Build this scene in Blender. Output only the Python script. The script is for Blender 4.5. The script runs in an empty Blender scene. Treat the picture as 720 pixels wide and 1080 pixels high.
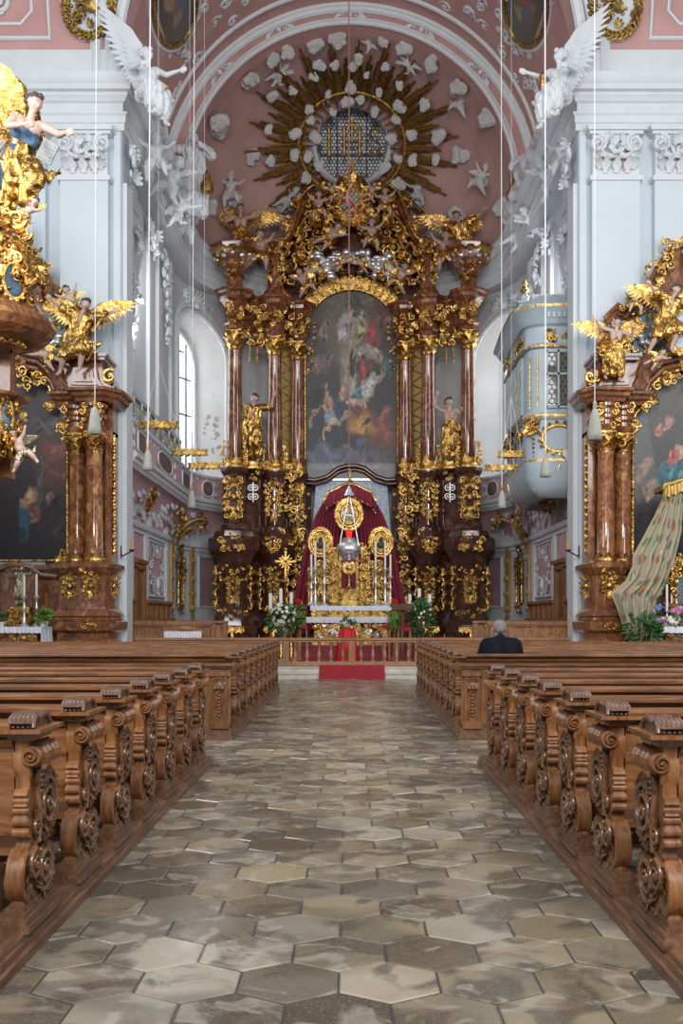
import bpy, math, random
from mathutils import Vector as V, Matrix, noise
PI = math.pi
sin, cos = math.sin, math.cos
F, CX, HY, CH = 1060.0, 369.0, 652.0, 1.6      # focal length in pixels, principal point, eye height
SC = bpy.context.scene
COL = SC.collection
rnd = random.Random(7)

def W(px, py, Y):                                # point at depth Y
    return V(((px - CX) * Y / F, Y, CH + (HY - py) * Y / F))
def WX(px, Y): return (px - CX) * Y / F
def WZ(py, Y): return CH + (HY - py) * Y / F

def frame(right, fwd, up, o=(0, 0, 0)):           # columns = local x, y, z axes
    m = Matrix((right, fwd, up)).transposed().to_4x4()
    m.translation = V(o)
    return m
def TR(x=0, y=0, z=0): return Matrix.Translation((x, y, z))
def RZ(a): return Matrix.Rotation(a, 4, 'Z')
def RX(a): return Matrix.Rotation(a, 4, 'X')
def RY(a): return Matrix.Rotation(a, 4, 'Y')
def SCL(x, y=None, z=None):
    y = x if y is None else y; z = x if z is None else z
    return Matrix.Diagonal((x, y, z, 1))

class MB:
    def __init__(s): s.v = []; s.f = []; s.T = Matrix.Identity(4)
    def add(s, vs, fs):
        n = len(s.v); T = s.T
        s.v.extend([T @ V(p) for p in vs])
        if T.determinant() < 0: s.f.extend([tuple(n + i for i in reversed(f)) for f in fs])
        else: s.f.extend([tuple(n + i for i in f) for f in fs])
        return s
    def box(s, x0, x1, y0, y1, z0, z1, ch=0):
        if ch:
            return s.prism([(x0+ch, y0), (x1-ch, y0), (x1, y0+ch), (x1, y1-ch), (x1-ch, y1), (x0+ch, y1), (x0, y1-ch), (x0, y0+ch)], 'z', z0, z1)
        vs = [(x, y, z) for z in (z0, z1) for x, y in ((x0, y0), (x1, y0), (x1, y1), (x0, y1))]
        return s.add(vs, [(3, 2, 1, 0), (4, 5, 6, 7), (0, 1, 5, 4), (1, 2, 6, 5), (2, 3, 7, 6), (3, 0, 4, 7)])
    def prism(s, out, ax, a, b):                  # outline in the plane normal to ax
        n = len(out)
        area = sum(out[i][0]*out[(i+1) % n][1] - out[(i+1) % n][0]*out[i][1] for i in range(n))
        if (area < 0) != (ax == 'y'): out = out[::-1]
        mp = {'z': lambda p, q, h: (p, q, h), 'y': lambda p, q, h: (p, h, q), 'x': lambda p, q, h: (h, p, q)}[ax]
        vs = [mp(p, q, a) for p, q in out] + [mp(p, q, b) for p, q in out]
        fs = [tuple(range(n))[::-1], tuple(range(n, 2*n))] + [(i, (i+1) % n, n+(i+1) % n, n+i) for i in range(n)]
        return s.add(vs, fs)
    def lathe(s, prof, n=16, c=(0, 0, 0), a0=0, a1=2*PI, sx=1, sy=1, cap=True):
        full = abs(a1-a0-2*PI) < 1e-6
        m = n if full else n+1
        vs = []; fs = []
        for r, z in prof:
            for i in range(m):
                a = a0+(a1-a0)*i/n
                vs.append((c[0]+r*cos(a)*sx, c[1]+r*sin(a)*sy, c[2]+z))
        for j in range(len(prof)-1):
            for i in range(n):
                k = (i+1) % m
                fs.append((j*m+i, j*m+k, (j+1)*m+k, (j+1)*m+i))
        if cap and full:
            fs.append(tuple(range(m))[::-1]); fs.append(tuple(range((len(prof)-1)*m, len(prof)*m)))
        return s.add(vs, fs)
    def tube(s, pts, rad, n=6, fl=1.0, up=None, caps=True):    # fl flattens the section along 'up'
        pts = [V(p) for p in pts]; N = len(pts)
        if not hasattr(rad, '__len__'): rad = [rad]*N
        vs = []; fs = []
        u = V(up) if up else None
        for i, p in enumerate(pts):
            t = (pts[min(i+1, N-1)] - pts[max(i-1, 0)])
            t = t.normalized() if t.length > 1e-9 else V((0, 0, 1))
            if u is None:
                u = V((0, 0, 1)) if abs(t.z) < .9 else V((0, 1, 0))
            w = (u - t*u.dot(t))
            w = w.normalized() if w.length > 1e-6 else t.orthogonal().normalized()
            if up is None: u = w
            b = t.cross(w)
            for k in range(n):
                a = 2*PI*k/n
                vs.append(p + (b*cos(a) + w*sin(a)*fl)*rad[i])
        for i in range(N-1):
            for k in range(n):
                q = (k+1) % n
                fs.append((i*n+k, i*n+q, (i+1)*n+q, (i+1)*n+k))
        if caps: fs.append(tuple(range(n))[::-1]); fs.append(tuple(range((N-1)*n, N*n)))
        return s.add(vs, fs)
    def ell(s, c, r, n=10, m=6):
        if not hasattr(r, '__len__'): r = (r, r, r)
        vs = [(c[0], c[1], c[2]-r[2])]; fs = []
        for j in range(1, m):
            a = -PI/2+PI*j/m
            for i in range(n):
                b = 2*PI*i/n
                vs.append((c[0]+r[0]*cos(a)*cos(b), c[1]+r[1]*cos(a)*sin(b), c[2]+r[2]*sin(a)))
        vs.append((c[0], c[1], c[2]+r[2])); L = len(vs)-1
        for i in range(n):
            k = (i+1) % n
            fs.append((0, 1+k, 1+i)); fs.append((L, L-n+i, L-n+k))
            for j in range(m-2): fs.append((1+j*n+i, 1+j*n+k, 1+(j+1)*n+k, 1+(j+1)*n+i))
        return s.add(vs, fs)
    def caps(s, a, b, ra, rb, n=10):
        a = V(a); b = V(b)
        s.ell(a, ra, n, 6); s.ell(b, rb, n, 6)
        if (b-a).length > 1e-5: s.tube([a, b], [ra, rb], n)
        return s
    def sweep(s, prof, path, closed=False, flip=False):
        # prof: closed polygon (out, z); path: plan points; out is to the RIGHT of the travel direction
        P = [V((p[0], p[1])) for p in path]; N = len(P); n = len(prof); vs = []; fs = []
        for i, p in enumerate(P):
            d0 = (P[i]-P[i-1]) if (i > 0 or closed) else (P[1]-P[0])
            d1 = (P[(i+1) % N]-P[i]) if (i < N-1 or closed) else (P[-1]-P[-2])
            d0 = d0.normalized(); d1 = d1.normalized()
            n0 = V((d0.y, -d0.x)); n1 = V((d1.y, -d1.x))
            m = (n0+n1); m = m/max(m.length_squared, .3)*2 if m.length > 1e-6 else n0
            for o, z in prof: vs.append((p.x+m.x*o, p.y+m.y*o, z))
        for i in range(N if closed else N-1):
            j = (i+1) % N
            for k in range(n):
                q = (k+1) % n
                fs.append((i*n+k, j*n+k, j*n+q, i*n+q))
        if not closed: fs.append(tuple(range(n))); fs.append(tuple(range((N-1)*n, N*n))[::-1])
        if flip: fs = [f[::-1] for f in fs]
        return s.add(vs, fs)
    def leaf(s, p, d, nrm, L, wd, curl=.3, lobes=2, th=.15, rows=6, bend=0):
        p = V(p); d = V(d).normalized(); nn = V(nrm); nn = (nn-d*nn.dot(d)).normalized(); sd = d.cross(nn)
        vs = []; fs = []
        for i in range(rows+1):
            t = i/rows
            w = wd*.5*(max(0, sin(PI*(t*.86+.12)))**.7)*(1+.28*cos(lobes*2*PI*t+1))
            if i == rows: w = wd*.03
            c = p + d*(L*(t-.35*curl*t*t*t)) + nn*(L*curl*t*t) + sd*(bend*L*t*t)
            h = wd*th*(1-.6*t)
            vs += [c-sd*w+nn*h*.2, c+nn*h*.55, c+sd*w+nn*h*.2, c-nn*h*.8]
        for i in range(rows):
            for k in range(4):
                q = (k+1) % 4
                fs.append((i*4+k, i*4+q, (i+1)*4+q, (i+1)*4+k))
        fs.append((3, 2, 1, 0)); e = rows*4; fs.append((e, e+1, e+2, e+3))
        return s.add(vs, fs)
    # -------- ornament in the local XZ plane, front towards -Y
    def scroll(s, x, z, R, turns=1.5, a0=0., dr=1, th=None, leaves=0, y=0., n=6, seg=11, fl=1.2, tail=0.):
        th = th or R*.27
        pts = []; rad = []; N = int(seg*turns)+1
        for i in range(N+1):
            t = i/N; a = a0+dr*2*PI*turns*t
            r = R*(1-.86*t)
            pts.append((x+r*cos(a), y-th*.5-R*.12*t, z+r*sin(a))); rad.append(th*(.95-.45*t) if i else th*.5)
        s.tube(pts, rad, n, fl=fl, up=(0, -1, 0))
        s.ell((x, y-th*.6-R*.1, z), th*.95, 8, 5)
        for k in range(leaves):
            t = (k+.5)/leaves*.55; a = a0+dr*2*PI*turns*t; r = R*(1-.86*t)
            o = V((cos(a), 0, sin(a))); tg = V((-sin(a), 0, cos(a)))*dr
            s.leaf(V((x, y, z))+o*r*.9+V((0, -th*.4, 0)), o*.9-tg*.8, (0, -1, 0), R*.75*(1-.4*t), R*.42, .25)
    def shell(s, x, z, R, n=7, a0=0.15, a1=PI-.15, y=0., up=1):
        for k in range(n):
            a = a0+(a1-a0)*k/(n-1)
            s.leaf((x, y-.02*R, z), (cos(a), 0, sin(a)*up), (0, -1, 0), R*(.8+.2*sin(a)), R*1.9/n, .3, 0, .35)
        s.ell((x, y-R*.15, z), R*.22, 8, 5)
    def applique(s, w, h, seed=0, y=0., dense=1.0, drop=True):
        r = random.Random(seed); k = min(w, h)
        s.shell(0, h*.22, k*.3, y=y); s.ell((0, y-k*.08, 0), (k*.17, k*.12, k*.22), 10, 6)
        s.shell(0, -h*.2, k*.26, y=y, up=-1)
        for m in (1, -1):
            s.leaf((0, y, h*.25), (m*.25, 0, 1), (0, -1, 0), h*.27, w*.16, .35, 2)
            s.leaf((0, y, -h*.25), (m*.3, 0, -1), (0, -1, 0), h*.26, w*.15, .35, 2)
        s.leaf((0, y, h*.2), (0, 0, 1), (0, -1, 0), h*.33, w*.2, .4, 2); s.leaf((0, y, -h*.2), (0, 0, -1), (0, -1, 0), h*.33, w*.18, .4, 2)
        items = []
        nn = max(3, int(4*dense*max(h/w, w/h)**.5))
        for i in range(nn):
            zz = h*(-.4+.8*(i+.5)/nn+r.uniform(-.04, .04)); xx = w*r.uniform(.2, .36)
            items.append((xx, zz, k*r.uniform(.12, .19), r.uniform(0, 6.28), r.choice((1, -1))))
        for m in (1, -1):
            for (x0, z0, *_r), (x1, z1, *_q) in zip(items[:-1], items[1:]):
                xm = max(x0, x1)+w*.08
                s.tube([(m*x0, y-k*.03, z0), (m*xm, y-k*.05, (z0*.7+z1*.3)), (m*min(x0, x1)*.8, y-k*.05, (z0*.3+z1*.7)), (m*x1, y-k*.03, z1)], [k*.035, k*.05, k*.05, k*.035], 6)
                s.leaf((m*xm, y-k*.03, (z0+z1)/2), (m*.7, 0, .7), (0, -1, 0), k*.3, k*.2, .35, 2)
        for xx, zz, R, a, d in items:
            s.scroll(xx, zz, R, 1.4, a, d, leaves=3, y=y)
            s.scroll(-xx, zz, R, 1.4, PI-a, -d, leaves=3, y=y)
    def clump(s, w, h, d=.1, n=10, seed=0, sz=None, shape='e'):
        r = random.Random(seed); k = sz or min(w, h)*.3
        for i in range(n):
            while True:
                x, z = r.uniform(-1, 1), r.uniform(-1, 1)
                if shape == 'r' or x*x+z*z < 1: break
            yy = -d*(1-(x*x+z*z)*.5)*r.uniform(.3, 1)
            q = k*r.uniform(.6, 1.15)
            c = r.random(); x *= w*.5; z *= h*.5
            if c < .45: s.scroll(x, z, q*.6, 1.4, r.uniform(0, 6.28), r.choice((1, -1)), leaves=3, y=yy)
            elif c < .75:
                a = r.uniform(0, 6.28)
                for j in range(3): s.leaf((x, yy, z), (cos(a+j*.6), -.2, sin(a+j*.6)), (0, -1, 0), q*1.1, q*.5, .4, 2)
            elif c < .9: s.shell(x, z, q*.6, 5, y=yy, up=r.choice((1, -1)))
            else:
                for j in range(5): s.ell((x+r.uniform(-.4, .4)*q, yy-.05*q, z+r.uniform(-.4, .4)*q), q*.17, 7, 5)
    def capital(s, r, h, c=(0, 0, 0), n=8):
        x, y, z = c
        s.lathe([(r, 0), (r*1.08, h*.03), (r*.98, h*.07), (r*.98, h*.55), (r*1.2, h*.88)], 14, c)
        for ring, (L, z0, cu) in enumerate(((.42, .06, .5), (.5, .3, .6))):
            for k in range(n):
                a = 2*PI*(k+.5*ring)/n; o = V((cos(a), sin(a), 0))
                s.leaf(V(c)+o*r*(.96+.06*ring)+V((0, 0, h*z0)), V((0, 0, 1))+o*.15, o, h*L, r*.75, cu, 2)
        old = s.T
        for k in range(4):
            a = PI/4+k*PI/2; o = V((cos(a), sin(a), 0))
            s.T = old @ frame(o, V((-sin(a), cos(a), 0)), V((0, 0, 1)), V(c)+o*r*1.22+V((0, 0, h*.78)))
            for q in (-1, 1):
                s.T = old @ frame(o, V((-sin(a), cos(a), 0))*q, V((0, 0, 1)), V(c)+o*r*1.25+V((0, 0, h*.78)))
                s.scroll(0, 0, h*.17, 1.4, 2.2, -1, h*.055, y=0)
        s.T = old
        R = r*1.5
        out = []
        for k in range(4):
            a = PI/4+k*PI/2; b = a+PI/4
            out += [(x+R*1.02*cos(a-.1), y+R*1.02*sin(a-.1)), (x+R*1.02*cos(a+.1), y+R*1.02*sin(a+.1)), (x+R*.72*cos(b), y+R*.72*sin(b))]
        s.prism(out, 'z', z+h*.9, z+h)
        for k in range(4):
            a = k*PI/2; s.ell((x+r*1.2*cos(a), y+r*1.2*sin(a), z+h*.86), h*.09, 7, 5)
    def garland(s, a, b, sag, r, n=14):
        a = V(a); b = V(b)
        for i in range(n+1):
            t = i/n; p = a.lerp(b, t)+V((0, 0, -sag*4*t*(1-t)))
            s.ell(p, r*(.7+.7*sin(PI*t)*(1 if i % 2 else .7)), 7, 5)
            if i % 2 == 0: s.leaf(p, (b-a).normalized()*(1 if t > .5 else -1)+V((0, 0, -.8)), (0, -1, 0), r*2.6, r*1.8, .4)

class MBS(MB):                                    # every new placement starts a piece of its own
    def __init__(s): s.marks = []; MB.__init__(s)
    @property
    def T(s): return s._T
    @T.setter
    def T(s, m): s._T = m; s.marks.append((len(s.v), len(s.f)))
    def pieces(s):
        mk = s.marks+[(len(s.v), len(s.f))]; out = []
        for (v0, f0), (v1, f1) in zip(mk[:-1], mk[1:]):
            if v1 > v0:
                q = MB(); q.v = s.v[v0:v1]; q.f = [tuple(i-v0 for i in f) for f in s.f[f0:f1]]; out.append(q)
        return out
def mesh_of(mb, mats, angle=38, name='m'):
    me = bpy.data.meshes.new(name)
    me.from_pydata([tuple(p) for p in mb.v], [], mb.f)
    me.update()
    me.shade_smooth()
    if angle < 179: me.set_sharp_from_angle(angle=math.radians(angle))
    for m in (mats if isinstance(mats, (list, tuple)) else [mats]): me.materials.append(m)
    return me
def obj(name, mb, mat, parent=None, angle=38, label=None):
    if isinstance(mb, MBS):
        for q in mb.pieces(): o = obj(name, q, mat, parent, angle, label)
        return o
    me = mb if isinstance(mb, bpy.types.Mesh) else mesh_of(mb, mat, angle, name)
    o = bpy.data.objects.new(name, me); COL.objects.link(o)
    if parent: o.parent = parent
    if label: o['label'] = label
    return o
def thing(name, label, cat, loc=(0, 0, 0), rz=0, group=None, scale=None):
    o = bpy.data.objects.new(name, None); COL.objects.link(o)
    o.empty_display_size = .1
    o.location = loc; o.rotation_euler = (0, 0, rz)
    if scale: o.scale = scale if hasattr(scale, '__len__') else (scale,)*3
    return tag(o, label, cat, group)
def tag(o, label, cat, group=None, kind=None):
    o['label'] = label; o['category'] = cat
    if group: o['group'] = group
    if kind: o['kind'] = kind
    return o
def struct(name, mb, mat, angle=38):
    o = obj(name, mb, mat, None, angle); o['kind'] = 'structure'; return o
def copy_tree(o, parent=None):
    c = o.copy(); COL.objects.link(c); c.parent = parent
    for ch in list(o.children): copy_tree(ch, c)
    return c
def dup(o, loc, rz, label, group=None):
    c = copy_tree(o); c.location = loc; c.rotation_euler = (0, 0, rz); c['label'] = label
    if group: c['group'] = group
    return c

# ------------------------------------------------------------------ materials
class N:
    def __init__(s, name):
        s.m = bpy.data.materials.new(name); s.m.use_nodes = True
        s.t = s.m.node_tree; s.b = s.t.nodes['Principled BSDF']
        g = s.t.nodes.new('ShaderNodeNewGeometry'); s.pos = g.outputs['Position']
    def n(s, typ, **k):
        x = s.t.nodes.new(typ)
        for a, b in k.items(): setattr(x, a, b)
        return x
    def l(s, a, b): s.t.links.new(a, b)
    def noise(s, sc, det=3, vec=None, dist=0):
        x = s.n('ShaderNodeTexNoise'); x.inputs['Scale'].default_value = sc; x.inputs['Detail'].default_value = det
        x.inputs['Distortion'].default_value = dist
        s.l(vec or s.pos, x.inputs['Vector']); return x.outputs['Fac']
    def ramp(s, fac, stops):
        x = s.n('ShaderNodeValToRGB'); e = x.color_ramp.elements
        while len(e) < len(stops): e.new(.5)
        for i, (p, c) in enumerate(stops):
            e[i].position = p; e[i].color = (c, c, c, 1) if not hasattr(c, '__len__') else (*c, 1)
        s.l(fac, x.inputs['Fac']); return x.outputs['Color']
    def mix(s, a, b, fac, mode='MIX'):
        x = s.n('ShaderNodeMix', data_type='RGBA', blend_type=mode)
        for sock, v in ((x.inputs[6], a), (x.inputs[7], b), (x.inputs[0], fac)):
            if isinstance(v, bpy.types.NodeSocket): s.l(v, sock)
            elif hasattr(v, '__len__'): sock.default_value = (*v[:3], 1)
            else: sock.default_value = v
        return x.outputs[2]
    def bump(s, h, st=.3, d=.01):
        x = s.n('ShaderNodeBump'); x.inputs['Strength'].default_value = st; x.inputs['Distance'].default_value = d
        s.l(h, x.inputs['Height']); s.l(x.outputs['Normal'], s.b.inputs['Normal'])
    def set(s, **k):
        for a, v in k.items():
            a = {'col': 'Base Color', 'rough': 'Roughness', 'metal': 'Metallic', 'coat': 'Coat Weight', 'emc': 'Emission Color', 'ems': 'Emission Strength', 'alpha': 'Alpha', 'spec': 'Specular IOR Level', 'trans': 'Transmission Weight', 'sheen': 'Sheen Weight', 'crough': 'Coat Roughness'}[a]
            if isinstance(v, bpy.types.NodeSocket): s.l(v, s.b.inputs[a])
            elif hasattr(v, '__len__'): s.b.inputs[a].default_value = (*v[:3], 1)
            else: s.b.inputs[a].default_value = v
        return s
    def scale(s, v):
        x = s.n('ShaderNodeMapping'); x.inputs['Scale'].default_value = v; s.l(s.pos, x.inputs['Vector']); return x.outputs['Vector']
def simple(name, c1, c2=None, sc=3, rough=.5, metal=0, bump=None, det=4, **k):
    m = N(name)
    c = c1 if c2 is None else m.mix(c1, c2, m.ramp(m.noise(sc, det), [(.35, 0.), (.65, 1.)]))
    m.set(col=c, rough=rough, metal=metal, **k)
    if bump: m.bump(m.noise(bump[0], 4), bump[1], bump[2])
    return m.m
def wood(name, c1, c2, c3, ax='x', rough=.35, coat=.15, sc=1.):
    m = N(name)
    v = m.scale({'x': (1.2*sc, 9*sc, 9*sc), 'z': (9*sc, 9*sc, 1.2*sc), 'y': (9*sc, 1.2*sc, 9*sc), 'a': (4*sc, 4*sc, 4*sc)}[ax])
    g = m.noise(2.2, 6, v, 1.2); big = m.noise(1.3, 3)
    c = m.ramp(g, [(.3, c1), (.5, c2), (.72, c3)])
    c = m.mix(c, [x*.6 for x in c1], m.ramp(big, [(.45, 0.), (.75, .6)]))
    m.set(col=c, rough=m.ramp(g, [(.3, rough), (.7, rough+.15)]), coat=coat, crough=.25)
    m.bump(g, .15, .004)
    return m.m
def marble(name, c1, c2, c3, sc=1.6, rough=.13, coat=.5):
    m = N(name)
    v = m.scale((1, 1, .55))
    w1 = m.noise(sc, 5, v, 2.6); w2 = m.noise(sc*2.6, 4, None, 1.2)
    c = m.ramp(w1, [(.3, c1), (.46, c2), (.52, c1), (.64, c3), (.75, c2)])
    c = m.mix(c, c1, m.ramp(w2, [(.5, 0.), (.62, .8)]))
    m.set(col=c, rough=rough, coat=coat, crough=.08)
    return m.m
def gold(name, c1=(.88, .55, .17), c2=(.36, .19, .05), rough=.27):
    m = N(name)
    f = m.ramp(m.noise(7, 5), [(.38, 0.), (.62, 1.)])
    m.set(col=m.mix(c1, c2, f), rough=m.ramp(m.noise(9, 3), [(.3, rough-.08), (.7, rough+.14)]), metal=1)
    m.bump(m.noise(16, 5, None, 1.), .6, .035)
    return m.m
G = {}
G['gold'] = gold('gilding')
G['oldgold'] = gold('aged_gilding', (.62, .40, .12), (.25, .14, .04), .42)
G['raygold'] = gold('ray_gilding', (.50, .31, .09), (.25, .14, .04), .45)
G['silver'] = simple('silver_leaf', (.88, .88, .88), (.62, .62, .64), 9, .38, .85, (20, .4, .01))
G['stucco'] = simple('white_stucco', (.66, .68, .70), (.62, .64, .66), 3, .6, 0, (14, .15, .01))
G['wall'] = simple('pale_blue_wall', (.60, .655, .70), (.575, .63, .675), .7, .65, 0, (30, .08, .004))
G['choirwall'] = simple('choir_wall_plaster', (.55, .565, .59), (.52, .535, .555), 1.2, .7, 0, (30, .08, .004))
G['pink'] = simple('pink_plaster', (.56, .32, .30), (.49, .27, .25), 1.1, .75, 0, (25, .1, .005))
G['dome'] = simple('dome_plaster', (.50, .30, .27), (.43, .25, .225), .9, .8, 0, (25, .1, .005))
G['pinkpanel'] = simple('rose_panel', (.62, .40, .42), (.52, .30, .33), 2, .6)
G['rosewall'] = simple('dusky_rose_wall', (.36, .23, .25), (.31, .19, .21), 1.5, .7)
G['redmarble'] = marble('red_brown_marble', (.085, .024, .012), (.27, .085, .025), (.42, .16, .05), 1.0)
G['altarmarble'] = marble('dark_red_stucco_marble', (.055, .02, .014), (.12, .042, .026), (.18, .07, .04), 1.1)
G['sidemarble'] = marble('brown_stucco_marble', (.16, .05, .018), (.40, .155, .05), (.55, .26, .10), 1.3)
G['sideframe'] = marble('brown_altar_marble', (.13, .045, .018), (.29, .105, .04), (.42, .18, .075), 1.3, .2, .35)
G['pew'] = wood('oak_pew', (.085, .029, .010), (.175, .068, .022), (.26, .112, .040), 'x')
G['pewend'] = wood('oak_carving', (.105, .038, .013), (.205, .083, .028), (.29, .13, .048), 'z', .3, .25)
G['carve'] = simple('carved_oak', (.215, .098, .045), (.10, .038, .016), 14, .27, 0, (40, .3, .006), coat=.3)
G['capwood'] = simple('worn_grey_carving', (.16, .085, .055), (.085, .042, .026), 20, .4, 0, (40, .3, .006), coat=.2)
G['kerbwood'] = wood('dark_platform_oak', (.075, .032, .017), (.15, .07, .035), (.22, .115, .065), 'y', .35, .2)
G['stallwood'] = wood('choir_stall_walnut', (.16, .06, .02), (.32, .14, .05), (.45, .22, .09), 'z')
G['inlay'] = simple('light_wood_inlay', (.50, .27, .10), (.30, .14, .05), 8, .4)
G['rail'] = wood('communion_rail_oak', (.20, .09, .04), (.33, .16, .075), (.42, .22, .11), 'z')
G['skin'] = simple('painted_flesh', (.60, .42, .35), (.50, .33, .27), 6, .45)
G['skindark'] = simple('aged_flesh_paint', (.42, .27, .21), (.32, .19, .15), 6, .4)
G['hairdark'] = simple('dark_hair', (.05, .035, .03), (.1, .07, .05), 30, .6)
G['blue'] = simple('dark_blue_paint', (.04, .08, .16), (.06, .13, .22), 5, .5)
G['bluepanel'] = simple('slate_blue_panel', (.10, .17, .23), (.16, .24, .30), 3, .5)
G['stone'] = simple('step_stone', (.55, .52, .45), (.42, .39, .33), 4, .5, 0, (30, .2, .004))
G['red'] = simple('red_carpet', (.36, .02, .035), (.28, .012, .025), 30, .9, 0, (200, .3, .003))
G['crimson'] = simple('crimson_velvet', (.25, .006, .035), (.17, .004, .024), 4, .65, sheen=.1)
G['redcloth'] = simple('bright_red_cloth', (.62, .01, .01), (.5, .005, .01), 8, .6)
G['linen'] = simple('white_linen', (.74, .74, .80), (.64, .64, .72), 8, .8, 0, (60, .3, .005))
G['candle'] = simple('candle_wax', (.80, .76, .64), None, 1, .5)
G['black'] = simple('black_metal', (.02, .02, .02), None, 1, .4, 0)
G['jacket'] = simple('dark_navy_cloth', (.006, .007, .012), (.009, .010, .016), 9, .95, 0, (60, .3, .004), spec=.12)
G['headhair'] = simple('short_grey_hair', (.10, .09, .09), (.22, .2, .2), 60, .8, 0, (120, .5, .004))
G['humanskin'] = simple('skin', (.55, .32, .24), (.5, .28, .2), 12, .5)
G['green'] = simple('leaf_green', (.06, .17, .035), (.03, .10, .02), 15, .5)
G['lime'] = simple('fern_green', (.17, .36, .06), (.10, .25, .03), 15, .5)
G['white'] = simple('white_petal', (.85, .83, .76), (.7, .7, .58), 20, .5)
G['pinkflower'] = simple('pink_petal', (.62, .2, .42), (.7, .35, .55), 12, .5)
G['blueflower'] = simple('blue_violet_petal', (.22, .2, .5), (.32, .25, .58), 12, .5)
G['pot'] = simple('white_pot', (.7, .7, .7), None, 1, .3)
G['tassel'] = simple('grey_green_tassel', (.33, .33, .29), (.25, .25, .22), 40, .8, 0, (90, .5, .01))
G['cord'] = simple('pale_cord', (.62, .62, .62), None, 1, .7)
G['cloudgrey'] = simple('cloud_stucco', (.56, .54, .53), (.46, .44, .44), 2, .65, 0, (12, .25, .02))
G['latticegold'] = simple('gilt_lattice', (.42, .34, .2), None, 1, .4, .3)
G['darkglass'] = simple('dark_glass', (.06, .07, .08), (.12, .13, .13), 6, .08, 0, coat=.5)
G['oriel'] = simple('blue_grey_painted_wood', (.44, .52, .56), (.38, .46, .50), 2, .45, 0)
G['rayblack'] = simple('leading_black', (.015, .015, .015), None, 1, .5)
G['taupe'] = simple('stained_plaster', (.62, .61, .60), (.55, .545, .53), .8, .8)
G['stain'] = simple('flaked_grey_plaster', (.27, .255, .24), (.36, .34, .32), 3, .9)
G['yellowpanel'] = simple('ochre_gilt_panel', (.50, .34, .13), (.42, .27, .09), 2, .45, .35)
G['redglass'] = simple('red_lamp_glass', (.7, .01, .01), None, 1, .2, ems=.6, emc=(1, .05, .03))

def glassmat():
    m = N('window_glass'); t = m.t
    e = m.n('ShaderNodeBsdfTranslucent'); e.inputs['Color'].default_value = (.95, .97, 1, 1)
    tr = m.n('ShaderNodeBsdfTransparent'); mx = m.n('ShaderNodeMixShader'); mx.inputs['Fac'].default_value = .55
    m.l(tr.outputs[0], mx.inputs[1]); m.l(e.outputs[0], mx.inputs[2])
    m.l(mx.outputs[0], t.nodes['Material Output'].inputs['Surface'])
    return m.m
G['glass'] = glassmat()

def vcol(name, rough=.5, coat=0, bump=None):
    m = N(name); a = m.n('ShaderNodeVertexColor', layer_name='paint')
    m.set(col=a.outputs['Color'], rough=rough, coat=coat)
    if bump: m.bump(m.noise(bump[0], 4), bump[1], bump[2])
    return m.m
G['oil'] = vcol('oil_paint', .45, .1, (14, .15, .01))
G['printed'] = vcol('printed_cloth', .85)
def lerp3(a, b, t): return tuple(a[i]+(b[i]-a[i])*t for i in range(3))
def fbm(x, y, s=0.): return noise.fractal(V((x, y, s)), .6, 2., 4)
def strokes(blobs, seed=1, n=6, k=1.):
    q = random.Random(seed); out = []
    for b in blobs:
        u, v, ru, rv, ro, col, so = b
        out.append((u, v, ru, rv, ro, tuple(c*k for c in col), so))
        for i in range(n):
            a = q.uniform(0, 6.28); d = q.uniform(.2, .85); du, dv = ru*d*cos(a), rv*d*sin(a); f = q.choice((.35, .6, 1.35, 1.7))*k
            out.append((u+du*cos(ro)-dv*sin(ro), v+du*sin(ro)+dv*cos(ro), ru*q.uniform(.15, .4), rv*q.uniform(.15, .4), ro+q.uniform(-.8, .8), tuple(min(.6, c*f+q.uniform(-.01, .01)) for c in col), so*.8))
    return out
def painter(bg, blobs, seed=0., warp=.05):
    """colour function over u,v in 0..1 (v up): bg(u,v)->rgb, blobs (u,v,ru,rv,rot,colour,softness)"""
    def f(u, v):
        wu = u+warp*fbm(u*5, v*7, seed); wv = v+warp*fbm(u*5+9, v*7, seed+3)
        c = bg(wu, wv)
        for bu, bv, ru, rv, ro, col, so in blobs:
            du, dv = wu-bu, (wv-bv)
            x = (du*cos(ro)+dv*sin(ro))/ru; y = (-du*sin(ro)+dv*cos(ro))/rv
            d = x*x+y*y
            if d < 1+so:
                t = min(1, max(0, (1+so-d)/(2*so+1e-6))); sh = 1+.35*fbm(u*16, v*22, seed+7)
                c = lerp3(c, tuple(q*sh for q in col), t)
        k = 1+.22*fbm(u*26, v*38, seed+5)
        return tuple(max(0, q*k) for q in c)
    return f
def painted_grid(nu, nv, pos, colf, inside=None):
    vs = []; fs = []; cols = []
    for j in range(nv+1):
        for i in range(nu+1):
            u, v = i/nu, j/nv; vs.append(tuple(pos(u, v))); cols.append((*colf(u, v), 1))
    for j in range(nv):
        for i in range(nu):
            if inside and not inside((i+.5)/nu, (j+.5)/nv): continue
            a = j*(nu+1)+i; fs.append((a, a+1, a+nu+2, a+nu+1))
    me = bpy.data.meshes.new('painted'); me.from_pydata(vs, [], fs); me.update()
    ca = me.color_attributes.new('paint', 'FLOAT_COLOR', 'POINT')
    ca.data.foreach_set('color', [x for c in cols for x in c])
    me.shade_smooth()
    return me

def hexrgb(r, g, b):
    f = lambda c: (c/255/12.92) if c/255 <= .04045 else ((c/255+.055)/1.055)**2.4
    return (f(r), f(g), f(b))
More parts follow.
